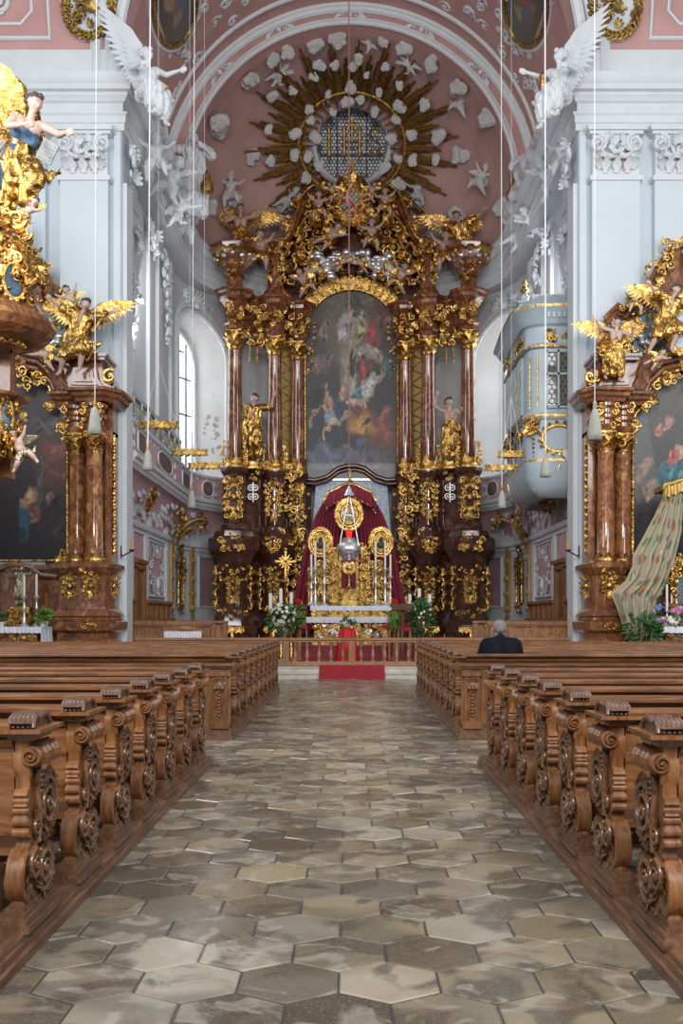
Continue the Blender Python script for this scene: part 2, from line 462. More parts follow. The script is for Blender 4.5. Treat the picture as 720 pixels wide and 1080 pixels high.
# ================================================================== floor
AX = -.05                                         # axis of the aisle
def build_floor():
    w = .44; pit = .381; r = random.Random(3)
    nx = 23; y = 1.0; j = 0
    vs = []; fs = []; tone = []; mb = MB()
    R = w/math.sqrt(3)
    while y < 26.6:
        for i in range(-nx, nx+1):
            cx = AX+(i+(.5 if j % 2 else 0))*w; cy = y
            g = .006
            tx, ty = r.gauss(0, .0042), r.gauss(0, .0042); dz = r.gauss(0, .0008)
            top = []; low = []
            for k in range(6):
                a = PI/6+k*PI/3
                jx = .006*noise.noise(V((cx*9+k*3.1, cy*9, 1))); 
                px_, py_ = cos(a)*(R-g-.008), sin(a)*(R-g-.008)
                top.append((cx+px_+jx, cy+py_, dz+tx*px_+ty*py_))
                low.append((cx+cos(a)*(R-g), cy+sin(a)*(R-g), dz-.006))
            n = len(vs); vs += top+low
            fs.append(tuple(range(n, n+6)))
            for k in range(6): fs.append((n+k, n+(k+1) % 6, n+6+(k+1) % 6, n+6+k)[::-1])
            t = r.random(); tone += [t]*7
        y += pit; j += 1
    n = len(vs); vs += [(-12, -3, -.007), (12, -3, -.007), (12, 26.7, -.007), (-12, 26.7, -.007)]
    fs.append((n, n+1, n+2, n+3)); tone.append(-1)
    me = bpy.data.meshes.new('floor'); me.from_pydata(vs, [], fs); me.update()
    ca = me.color_attributes.new('tone', 'FLOAT_COLOR', 'CORNER')
    data = []
    for p in me.polygons:
        t = tone[p.index]
        data += [t, t, t, 1]*p.loop_total
    ca.data.foreach_set('color', data)
    m = N('hexagonal_stone_slabs')
    a = m.n('ShaderNodeVertexColor', layer_name='tone'); sep = m.n('ShaderNodeSeparateColor'); m.l(a.outputs['Color'], sep.inputs[0])
    t = sep.outputs[0]
    off = m.n('ShaderNodeVectorMath', operation='SCALE'); m.l(a.outputs['Color'], off.inputs[0]); off.inputs['Scale'].default_value = 30
    add = m.n('ShaderNodeVectorMath', operation='ADD'); m.l(m.pos, add.inputs[0]); m.l(off.outputs[0], add.inputs[1])
    v = add.outputs[0]
    base = m.ramp(t, [(.0, (.075, .064, .048)), (.2, (.20, .16, .105)), (.4, (.135, .122, .10)), (.55, (.30, .245, .16)), (.72, (.20, .17, .125)), (.88, (.36, .325, .26)), (1., (.24, .19, .12))])
    big = m.noise(1.1, 2, m.pos, .3)                 # traffic wear: broad darker and lighter zones
    c = m.mix(base, (.055, .05, .042), m.ramp(big, [(.36, .55), (.5, 0.)]))
    st = m.noise(2.6, 3, v, .9)
    c = m.mix(c, (.06, .053, .043), m.ramp(st, [(.50, 0.), (.60, .72)]))
    st2 = m.noise(3.4, 5, v, 1.0)
    c = m.mix(c, (.40, .37, .31), m.ramp(st2, [(.57, 0.), (.64, .5), (.70, .25), (.8, .5)]))
    c = m.mix(c, (.33, .32, .29), m.ramp(m.noise(70, 4, v), [(.52, 0.), (.85, .5)]))
    gr = m.n('ShaderNodeMath', operation='LESS_THAN'); m.l(t, gr.inputs[0]); gr.inputs[1].default_value = -.0
    c = m.mix(c, (.055, .057, .055), gr.outputs[0])  # joint bed
    rr = m.ramp(m.noise(2.2, 4, v, .6), [(.35, .13), (.52, .24), (.68, .5)])
    m.set(col=c, rough=rr, spec=.75)
    m.bump(m.noise(5, 4, v, .4), .22, .012)
    me.materials.append(m.m)
    o = bpy.data.objects.new('floor', me); COL.objects.link(o); o['kind'] = 'structure'
build_floor()

# ================================================================== shell
ZC = 16.3; YP = 27.5; XO = 6.25; YE = 38.5
def mir(p): return [(-x, y) for x, y in reversed(p)]
def ell_path(a, b, n=22): return [(-a*cos(PI*i/n), YE+b*sin(PI*i/n)) for i in range(n+1)]
def wall_pt(th, a=6.75, b=5.4):                   # th: <0 means straight part (metres before the apse), else apse angle
    if th <= 0: return V((-a, YE+th)), V((-1, 0))
    p = V((-a*cos(th), YE+b*sin(th))); n = V((-cos(th)/a, sin(th)/b)).normalized()
    return p, n
def frame_on(pt, z, n, side):                     # local frame on a wall: -Y of the frame looks into the church
    p = V((pt.x*side, pt.y, z)); f = V((n.x*side, n.y, 0)).normalized()
    r = f.cross(V((0, 0, 1)))
    return frame(r, f, V((0, 0, 1)), p)
EPATH = [(-12.4, YP), (-XO, YP)]+[(-XO, YP+2), (-XO, YP+6)]+ell_path(XO, 5.0)+[(XO, YP+6), (XO, YP+2), (XO, YP), (12.4, YP)]
prof = [(-.6, 14.9), (.1, 14.9), (.1, 15.08), (.14, 15.1), (.14, 15.28), (.19, 15.33), (.19, 15.37), (.05, 15.38), (.05, 15.66), (.12, 15.7), (.16, 15.78), (.2, 15.82), (.2, 15.9), (.31, 15.93), (.31, 16.07), (.36, 16.12), (.42, 16.22), (.44, 16.3), (.44, 16.34), (-.6, 16.34)]
mb = MB().sweep(prof, EPATH)
struct('trim_1', mb, G['stucco'], 30)

def wall_strip(mb, path, z0, z1):
    n = len(mb.v); vs = []; fs = []
    for x, y in path: vs += [(x, y, z0), (x, y, z1)]
    for i in range(len(path)-1): fs.append((2*i, 2*i+1, 2*i+3, 2*i+2))
    mb.add(vs, fs)
# nave end walls and piers
for side, nm in ((-1, 'left'), (1, 'right')):
    mb = MB()
    x0, x1 = sorted((side*XO, side*12.4))
    mb.box(x0, x1, YP, YP+1.0, .3, 14.95)
    # panel grooves beside the corner
    for a, b in ((XO+.02, XO+.2),):
        u, v = sorted((side*a, side*b)); mb.box(u, v, YP-.06, YP, .3, 14.9)
    struct('wall_'+nm, mb, G['wall'])
k = 2
for side in (-1, 1):
    for xa, xb in ((6.55, 7.85), (8.25, 9.6)):
        mb = MB(); u, v = sorted((side*xa, side*xb))
        mb.box(u, v, YP-.28, YP, .3, 13.5); struct('trim_%d' % k, mb, G['wall'], 40); k += 1; mb = MB()
        mb.box(u-.06, v+.06, YP-.34, YP, 13.45, 13.58)
        c = (u+v)/2; hw = (v-u)/2
        mb.box(u+.02, v-.02, YP-.26, YP, 13.58, 14.8)
        mb.box(u-.14, v+.14, YP-.42, YP, 14.78, 14.92)
        mb.box(u-.08, v+.08, YP-.34, YP, 14.7, 14.8)
        mb.T = TR(c, YP-.28, 0)
        for q in (1, -1):
            mb.scroll(q*(hw-.16), 14.45, .24, 2, PI/2, q, .075)
            mb.T = TR(c, YP-.28, 0)
            for z in (13.75, 13.95, 14.15): mb.leaf((q*(hw-.2), -.02, z), (q*.3, -.4, 1), (0, -1, 0), .38, .2, .6)
            mb.garland((q*(hw-.2), -.12, 14.3), (0, -.16, 14.3), .25, .06, 9)
        mb.clump(.6, .6, .2, 10, 5, .28) if 0 else None
        old = mb.T; mb.T = old @ TR(0, 0, 14.35); mb.clump(.75, .6, .2, 12, int(xa*10), .26); mb.T = old
        for q in (-.3, 0, .3): mb.leaf((q, -.02, 13.65), (0, -.2, 1), (0, -1, 0), .5, .22, .5)
        struct('trim_%d' % k, mb, G['stucco'], 40); k += 1
        mb = MB()
        for q in (-.26, .2): mb.box(c+q-.035, c+q+.05, YP-.3, YP-.26, 13.72, 14.2)
        struct('trim_%d' % k, mb, G['pinkpanel']); k += 1
    # recess shadow strips between pilasters
    # jamb pilaster on the inner face
    mb = MB(); u, v = sorted((side*XO, side*(XO-.12)))
    mb.box(u, v, YP+.12, YP+.85, .3, 13.55)
    T = frame_on(V((-(XO-.1), YP+.48)), 14.2, V((-1, 0)), -side)
    mb.T = T; mb.clump(.75, 1.2, .25, 16, 3+side, .32)
    for q in (1, -1): mb.scroll(q*.25, .25, .17, 2, PI/2, q, .06, y=-.1)
    mb.T = Matrix.Identity(4)
    struct('trim_%d' % k, mb, G['stucco'], 40); k += 1

# upper part of the nave end wall with the chancel arch
AR, AZ = 6.3, 17.0
def arch_wall(mb, Y0, Y1, r, zc, xo, zt, zb, n=40):
    for m in (-1, 1):
        out = [(m*r, zb)]+[(m*r*cos(PI/2*i/n), zc+r*sin(PI/2*i/n)) for i in range(n+1)]+[(0, zt), (m*xo, zt), (m*xo, zb)]
        mb.prism(out, 'y', Y0, Y1)
mb = MB(); arch_wall(mb, YP, YP+1, AR, AZ, 12.4, 26, 16.3); struct('wall_front', mb, G['pink'])
mb = MB()
for m in (-1, 1):
    mb.box(min(m*AR*1.0, m*12), max(m*AR, m*12), YP-.1, YP, 16.34, 17.1)
def arch_rib(mb, Y, r, zc, th, n=48, zb=None, a0=0, fl=1.):
    pts = [(-r, Y, zb)] if zb is not None else []
    pts += [(-r*cos(PI*i/n), Y, zc+r*sin(PI*i/n)) for i in range(n+1)]
    if zb is not None: pts.append((r, Y, zb))
    mb.tube(pts, th, 8, fl=fl, up=(0, 1, 0))
for r, th in ((AR+.05, .16), (AR+.32, .09), (AR+.62, .14), (AR+.75, .06)): arch_rib(mb, YP-.03, r, AZ, th, zb=16.34)
for m in (-1, 1):                                  # stucco frames on the pink field
    pts = [(m*8.2, YP-.03, 26), (m*8.0, YP-.03, 17.6), (m*8.25, YP-.03, 17.3), (m*9.1, YP-.03, 17.3)] if 0 else [(m*9.2, YP-.03, 24), (m*8.35, YP-.03, 20.2), (m*8.2, YP-.03, 17.45), (m*12, YP-.03, 17.45)]
    mb.tube(pts, .07, 6)
    mb.tube([(m*11.9, YP-.03, 17.85), (m*9.0, YP-.03, 17.85), (m*8.7, YP-.03, 18.2), (m*8.9, YP-.03, 21)], .05, 6)
    mb.T = TR(m*9.6, YP-.02, 18.4) @ SCL(m, 1, 1)
    mb.scroll(0, 0, .3, 1.5, 2, 1, .07, 3); mb.scroll(-.35, .5, .25, 1.5, 5, -1, .06, 3); mb.leaf((0, 0, .2), (-.3, 0, 1), (0, -1, 0), .6, .25, .3)
    mb.T = Matrix.Identity(4)
struct('trim_%d' % k, mb, G['stucco'], 40); k += 1

# choir walls with arched window openings
TH0, TH1, SILL, SPR, WTOP, DEP = .06, .70, 7.0, 12.2, 13.9, 1.5
def arch_h(t):                                    # t -1..1 across the opening
    return SPR+(WTOP-SPR)*math.sqrt(max(0, 1-t*t))
for side, nm in ((-1, 'left'), (1, 'right')):
    mb = MB(); S = SCL(-side, 1, 1); mb.T = S
    ths = [-10.1, -6, -2, 0, .03]
    def vs_strip(a, b, z0a, z1a, z0b, z1b):
        pa, pb = wall_pt(a)[0], wall_pt(b)[0]
        mb.add([(pa.x, pa.y, z0a), (pa.x, pa.y, z1a), (pb.x, pb.y, z1b), (pb.x, pb.y, z0b)], [(0, 1, 2, 3)])
    seq = [-10.1, 0, TH0]; Z0, Z1 = .3, 15.2
    for a, b in zip(seq[:-1], seq[1:]): vs_strip(a, b, Z0, Z1, Z0, Z1)
    n = 20; q = [-cos(PI*i/n) for i in range(n+1)]
    tt = lambda t: (TH0+TH1)/2+(TH1-TH0)/2*t
    for a, b in zip(q[:-1], q[1:]):
        vs_strip(tt(a), tt(b), Z0, SILL, Z0, SILL); vs_strip(tt(a), tt(b), arch_h(a), Z1, arch_h(b), Z1)
    far = [TH1+(PI/2-TH1)*i/8 for i in range(9)]
    for a, b in zip(far[:-1], far[1:]): vs_strip(a, b, Z0, Z1, Z0, Z1)
    struct('wall_'+nm, mb, G['choirwall'])
    # reveal
    pa, pb = wall_pt(TH0)[0], wall_pt(TH1)[0]; ch = (pb-pa).normalized(); on = V((-ch.y, ch.x))
    if on.x > 0: on = -on
    ring = [(V((pa.x, pa.y, SILL)))]+[V((*wall_pt(tt(t))[0], arch_h(t))) for t in q]+[V((pb.x, pb.y, SILL))]
    off = V((on.x, on.y, 0))*DEP
    cen = (ring[0]+ring[-1])/2+V((0, 0, 3.2))
    outr = []
    for p in ring:
        w = p+off+(cen-p).normalized()*.35; base = pa+on*DEP
        d = (V((w.x, w.y))-base).dot(ch); w2 = base+ch*d; outr.append(V((w2.x, w2.y, w.z)))
    mb = MB(); mb.T = S; n2 = len(ring)
    mb.add(ring+outr, [(i, (i+1) % n2, n2+(i+1) % n2, n2+i) for i in range(n2)])
    mb.add([p+V((on.x, on.y, 0))*.25 for p in outr]+outr, [(i, (i+1) % n2, n2+(i+1) % n2, n2+i) for i in range(n2)])
    struct('wall_'+nm, mb, G['taupe'], 50)
    # mouldings round the opening
    mb = MB(); mb.T = S
    inn = V((-on.x, -on.y, 0))
    for e, th in ((.0, .1), (.22, .07), (.34, .05)):
        pts = []
        for p in ring:
            dd = (p-cen).normalized()*e; w = p+V((dd.x, dd.y, dd.z))
            pts.append(w+inn*.05)
        mb.tube(pts, th, 6)
    for e, th in ((.0, .09), (.14, .05)):
        mb.tube([p+(cen-p).normalized()*e-V((on.x, on.y, 0))*.05 for p in outr], th, 6)
    # shell crest above the arch
    pc, nc = wall_pt((TH0+TH1)/2)
    mb.T = frame_on(pc, WTOP+.35, nc, -side)
    mb.shell(0, -.1, .7, 9); mb.clump(2.6, .6, .12, 14, 8, .32)
    struct('trim_%d' % k, mb, G['stucco'], 40); k += 1
    # window: glass pane with dark glazing bars
    w = thing('window_%d' % (1 if side < 0 else 2), '', '', (0, 0, 0)); del w['label'], w['category']; w['kind'] = 'structure'
    mb = MB(); mb.T = S; mb.add([p+V((on.x, on.y, 0))*.12 for p in outr], [tuple(range(n2))]); obj('window_pane', mb, G['glass'], w)
    mb = MB(); mb.T = S
    base = pa+on*(DEP+.1); L = (pb-pa).length
    def bar(d0, z0, d1, z1, r=.035):
        a_ = base+ch*d0; b_ = base+ch*d1; mb.tube([(a_.x, a_.y, z0), (b_.x, b_.y, z1)], r, 6)
    for d in (.12, .26, .4, .54, .68, .82, .95): bar(L*d, SILL+.3, L*d, arch_h(2*d-1)-.4)
    for z in (8.6, 10.1, 11.6): bar(.3, z, L-.3, z)
    bar(.8, 12.7, L-.8, 12.7)
    obj('window_bars', mb, G['rayblack'], w)
    # flaked plaster spots on the far reveal
    mb = MB(); mb.T = S; r = random.Random(5)
    fr = V((pb.x, pb.y, 0)); fo = V((outr[-1].x, outr[-1].y, 0)); dr = (fo-fr)
    nrm = V((dr.y, -dr.x, 0)).normalized()
    if nrm.y > 0: nrm = -nrm
    for cu, cz, rad, cnt in ((.45, 9.6, .42, 13), (.45, 11.0, .12, 5), (.5, 8.6, .25, 6), (.3, 9.0, .3, 4)):
        for i in range(cnt):
            a = r.uniform(0, 6.28); d = rad*r.random()**.5
            c = fr+dr*(cu+cos(a)*d/dr.length)+V((0, 0, cz+sin(a)*d*1.2)); rr = rad*r.uniform(.12, .38)
            vs = []; mm = 9
            for j in range(mm):
                t = 2*PI*j/mm; rj = rr*r.uniform(.6, 1.1)
                vs.append(c+nrm*.012+dr.normalized()*cos(t)*rj+V((0, 0, sin(t)*rj)))
            mb.add(vs, [tuple(range(mm))])
            mb.add([v-nrm*.01 for v in vs]+vs, [(j, (j+1) % mm, mm+(j+1) % mm, mm+j) for j in range(mm)])
    struct('trim_%d' % k, mb, G['stain'], 180); k += 1
    # wall strips (flat pilasters) and hanging stucco drops on the upper wall
    mb = MB()
    for t, wd in ((-9.3, .5), (-7.4, .55), (-5.0, .4), (-3.2, .8), (-.9, .35)):
        p, nn = wall_pt(t); mb.T = frame_on(p, 0, nn, -side)
        mb.box(-wd/2, wd/2, -.12, .02, 7.3, 14.9); mb.box(-wd/2-.05, wd/2+.05, -.17, .02, 14.1, 14.2)
    struct('trim_%d' % k, mb, G['choirwall']); k += 1
    mb = MB()
    for t, z, hh, s_ in ((-9.3, 14.5, .9, 1), (-7.6, 13.5, 2.1, 2), (-3.2, 14.4, 1., 3), (-2.6, 13.2, 1.7, 4), (-5.2, 14.5, .8, 5)):
        p, nn = wall_pt(t); mb.T = frame_on(p, z-hh/2, nn, -side)@TR(0, -.12, 0)
        mb.clump(.75, hh*1.2, .25, 22, s_, .3, 'r')
    for i in range(9):
        p, nn = wall_pt(-7.9); mb.T = frame_on(p, 12.2-i*.3, nn, -side)@TR(0, -.12, 0)
        mb.clump(.22, .2, .1, 4, i, .14)
    struct('trim_%d' % k, mb, G['stucco'], 40); k += 1

# barrel vault over the choir
BR, BZ = 6.9, 17.2
mb = MB()
n = 40; pts = [(-BR, 16.3)]+[(-BR*cos(PI*i/n), BZ+BR*sin(PI*i/n)) for i in range(n+1)]+[(BR, 16.3)]
vs = []; fs = []
for x, z in pts: vs += [(x, YP+1, z), (x, 37.1, z)]
for i in range(len(pts)-1): fs.append((2*i, 2*i+2, 2*i+3, 2*i+1))
mb.add(vs, fs); struct('ceiling', mb, G['pink'])
def on_barrel(Y, ph, r=BR): return V((-r*cos(ph), Y, BZ+r*sin(ph)))
# arch in front of the apse
mb = MB(); DR, DZ, DY = 6.1, 17.4, 37.8
for m in (-1, 1):
    nn = 40
    a = [(m*DR*cos(PI/2*i/nn), DZ+DR*sin(PI/2*i/nn)) for i in range(nn+1)]; b = [(m*7.3*cos(PI/2*i/nn), 17.3+7.3*sin(PI/2*i/nn)) for i in range(nn+1)]
    mb.prism([(m*DR, 16.3)]+a+b[::-1]+[(m*7.3, 16.3)], 'y', 37.0, DY)
struct('wall_back', mb, G['pink'])
mb = MB()
arch_rib(mb, 36.98, DR+.04, DZ, .1, zb=16.3); arch_rib(mb, 36.98, DR+.16, DZ, .05, zb=16.3)
arch_rib(mb, 36.9, BR-.12, BZ+.02, .16, zb=16.3); arch_rib(mb, 36.75, BR-.03, BZ, .1, zb=16.3); arch_rib(mb, 35.9, BR-.02, BZ, .09, zb=16.3)
arch_rib(mb, 29.4, BR-.02, BZ, .12, zb=16.3)
r = random.Random(2)
for i in range(-2, 3):                              # small stucco scrolls on the arch face
    for sg in (1,):
        for j in range(5):
            a = PI/2+i*.42+(j-2)*.045
            mb.T = TR(DR*1.056*cos(a), 36.98, DZ+DR*1.056*sin(a)) @ RY(-(a-PI/2))
            if abs(j-2) == 1: mb.scroll(0, 0, .14, 1.4, 0, 1 if j > 2 else -1, .035, 2)
            else: mb.leaf((0, 0, -.12), (0 if j == 2 else (j-2), 0, .8), (0, -1, 0), .3, .14, .3)
mb.T = Matrix.Identity(4)
def barrel_frame(Y, ph):
    p = on_barrel(Y, ph); nrm = V((-cos(ph), 0, sin(ph))); up = V((0, 1, 0)); f = nrm
    rt = f.cross(up).normalized(); return frame(rt, f, up, p)
for m in (0, 1):
    for (Y, ph, s_) in ((35.2, .35, 1), (35, .62, 2), (34.9, .95, 3), (34.8, 1.25, 4), (35, 1.5, 5), (33.2, .85, 6), (33.2, 1.2, 7), (31, 1.05, 8), (34.6, .2, 9)):
        if m: ph = PI-ph
        mb.T = barrel_frame(Y, ph); q = random.Random(s_+20*m)
        for i in range(5):
            x, z = q.uniform(-.9, .9), q.uniform(-.7, .7)
            mb.scroll(x, z, q.uniform(.16, .3), 1.4, q.uniform(0, 6), q.choice((1, -1)), .05, 3)
mb.T = Matrix.Identity(4)
struct('trim_%d' % k, mb, G['stucco'], 40); k += 1
# apse half dome with a round opening
def dome_pt(px, py, inset=0.):                     # where the line of sight meets the half dome
    dx, dz = (px-CX)/F, (HY-py)/F
    a, b = DR-inset, 5.6-inset
    if True:
        # solve ((dx*Y)/a)^2+((Y-DY)/b)^2+((CH+dz*Y-DZ)/a)^2=1
        A = (dx/a)**2+1/b**2+(dz/a)**2; B = 2*(-DY/b**2+dz*(CH-DZ)/a**2); C_ = (DY/b)**2+((CH-DZ)/a)**2-1
        D = B*B-4*A*C_
        Y = (-B+math.sqrt(max(D, 0)))/(2*A)
    z = CH+dz*Y
    if z < DZ:
        A = (dx/a)**2+1/b**2; B = -2*DY/b**2; C_ = (DY/b)**2-1; Y = (-B+math.sqrt(max(0, B*B-4*A*C_)))/(2*A); z = CH+dz*Y
    p = V((dx*Y, max(Y, DY+.02), z))
    nrm = V((p.x/a**2, (p.y-DY)/b**2, max(0, p.z-DZ)/a**2)).normalized()
    return p, nrm
OC, ON = dome_pt(371, 152)
mb = MB(); na, nb = 96, 60; vs = []; fs = []
for j in range(nb+1):
    e = -.12+(PI/2+.12)*j/nb
    for i in range(na+1):
        a = PI*i/na
        if e < 0: vs.append(V((-DR*cos(a), DY+5.6*sin(a), DZ+e*9.2)))
        else: vs.append(V((-DR*cos(a)*cos(e), DY+5.6*sin(a)*cos(e), DZ+DR*sin(e))))
for j in range(nb):
    for i in range(na):
        q = j*(na+1)+i; c = (vs[q]+vs[q+na+2])/2
        if (c-OC).length > 1.5: fs.append((q, q+1, q+na+2, q+na+1))
mb.add(vs, fs); struct('ceiling', mb, G['dome'])
# oculus lining and lattice window
def disc_frame(p, n):
    f = n.normalized(); up = (V((0, 0, 1))-f*f.z).normalized(); return frame(f.cross(up), f, up, p)
# the opening faces the nave level
oT = frame((1, 0, 0), V((0, 1, .35)).normalized(), V((0, -.35, 1)).normalized(), OC)
mb = MB(); mb.T = oT @ RX(-PI/2)
mb.lathe([(1.75, -.25), (1.62, -.42), (1.5, -.3), (1.46, .2), (1.42, 1.1), (1.6, 1.1), (1.75, .0)], 48, cap=False)
struct('trim_%d' % k, mb, G['stucco']); k += 1
w = thing('window_3', '', ''); del w['label'], w['category']; w['kind'] = 'structure'
mb = MB(); mb.T = oT @ TR(0, .75, 0)@RX(-PI/2); mb.lathe([(1.5, 0), (1.5, .03)], 48); obj('window_pane', mb, simple('grey_lattice_glass', (.24, .24, .27), (.36, .36, .4), 7, .3), w)
mb = MB(); mb.T = oT @ TR(0, .70, 0)
hs = .15
for j in range(-12, 13):
    for i in range(-11, 12):
        x = (i+.5*(j % 2))*hs; z = j*hs*.866
        if x*x+z*z > 1.45**2: continue
        for a in (PI/2, PI/2+2*PI/3, PI/2+4*PI/3):
            mb.tube([(x, 0, z+hs*.577*.0), (x+cos(a)*hs*.577, 0, z+sin(a)*hs*.577)], .014, 4, caps=False)
for d in (-.62, .62): mb.box(d-.035, d+.035, -.04, .04, -1.3, 1.3)
for d in (-.35,): mb.box(-1.4, 1.4, -.04, .04, d-.03, d+.03)
obj('window_bars', mb, G['rayblack'], w)

# sanctuary floor and steps
mb = MB(); mb.box(-12, 12, 26.5, 26.9, -.1, .15); mb.box(-12, 12, 26.85, 45, -.1, .30)
mb.box(-12, 12, 26.47, 26.6, .12, .155); mb.box(-12, 12, 26.82, 26.95, .27, .305)
struct('floor', mb, G['stone'])
mb = MB(); mb.box(-3.2, 3.2, 31.4, 36, .3, .45); mb.box(-2.8, 2.8, 31.8, 36, .45, .6); mb.box(-2.5, 2.5, 32.2, 36, .6, .72)
struct('floor', mb, G['crimson'])
mb = MB(); mb.box(-5.5, 5.5, 27.5, 31.3, .30, .312); tag(obj('sanctuary_carpet', mb, G['red']), 'dark red carpet covering the sanctuary floor behind the communion rail', 'carpet')
mb = MB()
prof = [(26.44, .0), (26.44, .17), (26.46, .18), (26.8, .18), (26.8, .33), (26.83, .335), (27.1, .335), (27.1, .31), (26.84, .305), (26.83, .16), (26.48, .155), (26.46, 0)]
cx0 = WX(371, 26.8); mb.prism([(y, z) for y, z in prof], 'x', cx0-.87, cx0+.87)
tag(obj('stair_carpet', mb, G['red']), 'red carpet runner laid over the two stone steps before the altar rail', 'carpet')
# behind everything: apse end wall behind the retable is wall_choir; nave side walls near the end
for side, nm in ((-1, 'left'), (1, 'right')):
    mb = MB(); u, v = sorted((side*12.4, side*12.8)); mb.box(u, v, 16, YP, 0, 26); struct('wall_'+nm, mb, G['wall'])

# ---- lower choir walls: doors, wainscot, painted panels
def wf(t, z, side): p, nn = wall_pt(t); return frame_on(p, z, nn, -side)
for side in (-1, 1):
    m_ = -side                                     # local x runs towards the altar on the left wall, away from it on the right
    sg = 1 if side < 0 else -1
    def TW(t, z=0): return wf(t, z, side)
    def bx(mb, a, b, y0, y1, z0, z1, **kw):        # a,b along the wall in metres towards the altar, from YP+... (Y values)
        mb.T = TW(0)
        x0, x1 = sorted(((a-YE)*sg, (b-YE)*sg)); mb.box(x0, x1, y0, y1, z0, z1, **kw)
    mb = MB()
    for a, b in ((28.6, 31.0), (32.7, 37.2)):
        bx(mb, a, b, -.1, .02, .3, 2.1)
        n_ = max(2, int((b-a)/.8))
        for i in range(n_+1):
            y = a+(b-a)*i/n_; bx(mb, max(a, y-.06), min(b, y+.06), -.16, .02, .3, 2.1)
        bx(mb, a-.03, b+.03, -.2, .02, 2.1, 2.2)
    struct('trim_%d' % k, mb, G['stallwood']); k += 1
    # door
    d = thing('door_%d' % (1 if side < 0 else 2), '', ''); del d['label'], d['category']; d['kind'] = 'structure'
    mb = MB()
    bx(mb, 31.05, 31.3, -.14, .02, .3, 3.2); bx(mb, 32.4, 32.65, -.14, .02, .3, 3.2); bx(mb, 31.05, 32.65, -.14, .02, 3.15, 3.35); bx(mb, 30.98, 32.72, -.22, .02, 3.33, 3.45)
    obj('door_frame', mb, G['stallwood'], d)
    mb = MB(); bx(mb, 31.3, 32.4, -.04, .02, .3, 3.15)
    for z0, z1 in ((.5, 1.3), (1.5, 2.9)): bx(mb, 31.42, 32.28, -.07, .02, z0, z1)
    obj('door_leaf', mb, G['pewend'], d)
    mb = MB(); bx(mb, 32.2, 32.3, -.14, -.04, 1.3, 1.36); obj('door_handle', mb, G['black'], d)
    # cornice over the lower wall
    mb = MB(); pth = [(-6.75, 28.5), (-6.75, 38.5)]+[tuple(wall_pt(.1*i)[0]) for i in range(1, 9)]
    pr = [(-.05, 4.3), (.06, 4.3), (.08, 4.4), (.16, 4.45), (.2, 4.55), (.2, 4.6), (-.05, 4.6)]
    if side > 0: pth = mir(pth)
    mb.sweep(pr, pth); struct('trim_%d' % k, mb, G['stucco'], 30); k += 1
    # white pilaster strips and rose painted panels with stucco
    mb = MB()
    for a, b in ((28.5, 28.8), (30.55, 30.95), (32.8, 33.15), (36.5, 36.95)): bx(mb, a, b, -.1, .02, 2.2, 4.3)
    struct('trim_%d' % k, mb, G['stucco']); k += 1
    mb = MB()
    for a, b in ((28.95, 30.45), (33.3, 36.3)): bx(mb, a, b, -.03, .02, 2.35, 4.2)
    bx(mb, 31.0, 32.7, -.03, .02, 3.5, 4.25)
    struct('trim_%d' % k, mb, G['pinkpanel']); k += 1
    mb = MB(); q = random.Random(4)
    for a, b in ((28.95, 30.45), (33.3, 36.3)):
        mb.T = TW(0); xs = sorted(((a-YE)*sg, (b-YE)*sg)); c = sum(xs)/2; w_ = xs[1]-xs[0]
        mb.tube([(xs[0], -.04, 2.35), (xs[0], -.04, 4.2), (xs[1], -.04, 4.2), (xs[1], -.04, 2.35), (xs[0], -.04, 2.35)], .05, 6)
        mb.T = TW(0) @ TR(c, -.03, 2.75); mb.applique(w_*.7, .8, 4)
        mb.T = TW(0) @ TR(c, -.03, 3.9); mb.applique(w_*.6, .5, 6)
        for s2 in (1, -1):
            mb.T = TW(0) @ TR(c+s2*w_*.33, -.03, 3.4); mb.clump(w_*.16, 1.3, .04, 9, 7, .2, 'r')
    struct('trim_%d' % k, mb, G['stucco'], 40); k += 1
    # gilded pilaster strips at the start of the apse, and the grey lower wall zone, dusky rose field
    mb = MB()
    for t in (-.9, .33, .36):
        if t == .36: continue
        mb.T = wf(t, 0, side)
        mb.box(-.13, .13, -.12, .02, 1.9, 4.4)
        for z in (2.0, 2.6, 3.2, 3.9): mb.scroll(0, z, .14, 1.4, z, 1, .05, 3, y=-.12)
        mb.leaf((0, -.1, 1.9), (0, 0, -1), (0, -1, 0), .5, .22, .3)
    struct('trim_%d' % k, mb, G['yellowpanel'], 40); k += 1
    mb = MB()
    th = [.42+.05*i for i in range(14)]
    vs = []; fs = []
    for t in th:
        p, nn = wall_pt(t); p = p-nn*.04; vs += [(p.x, p.y, 2.05), (p.x, p.y, 4.1)]
    for i in range(len(th)-1): fs.append((2*i, 2*i+1, 2*i+3, 2*i+2))
    mb.T = SCL(-side, 1, 1); mb.add(vs, fs)
    struct('trim_%d' % k, mb, G['rosewall']); k += 1
    mb = MB(); mb.T = SCL(-side, 1, 1); mb.tube([(v[0], v[1], v[2]) for v in [vs[2*i] for i in range(len(th))][::-1]+[vs[2*i+1] for i in range(len(th))]], .05, 6)
    struct('trim_%d' % k, mb, G['stucco']); k += 1
KT = k
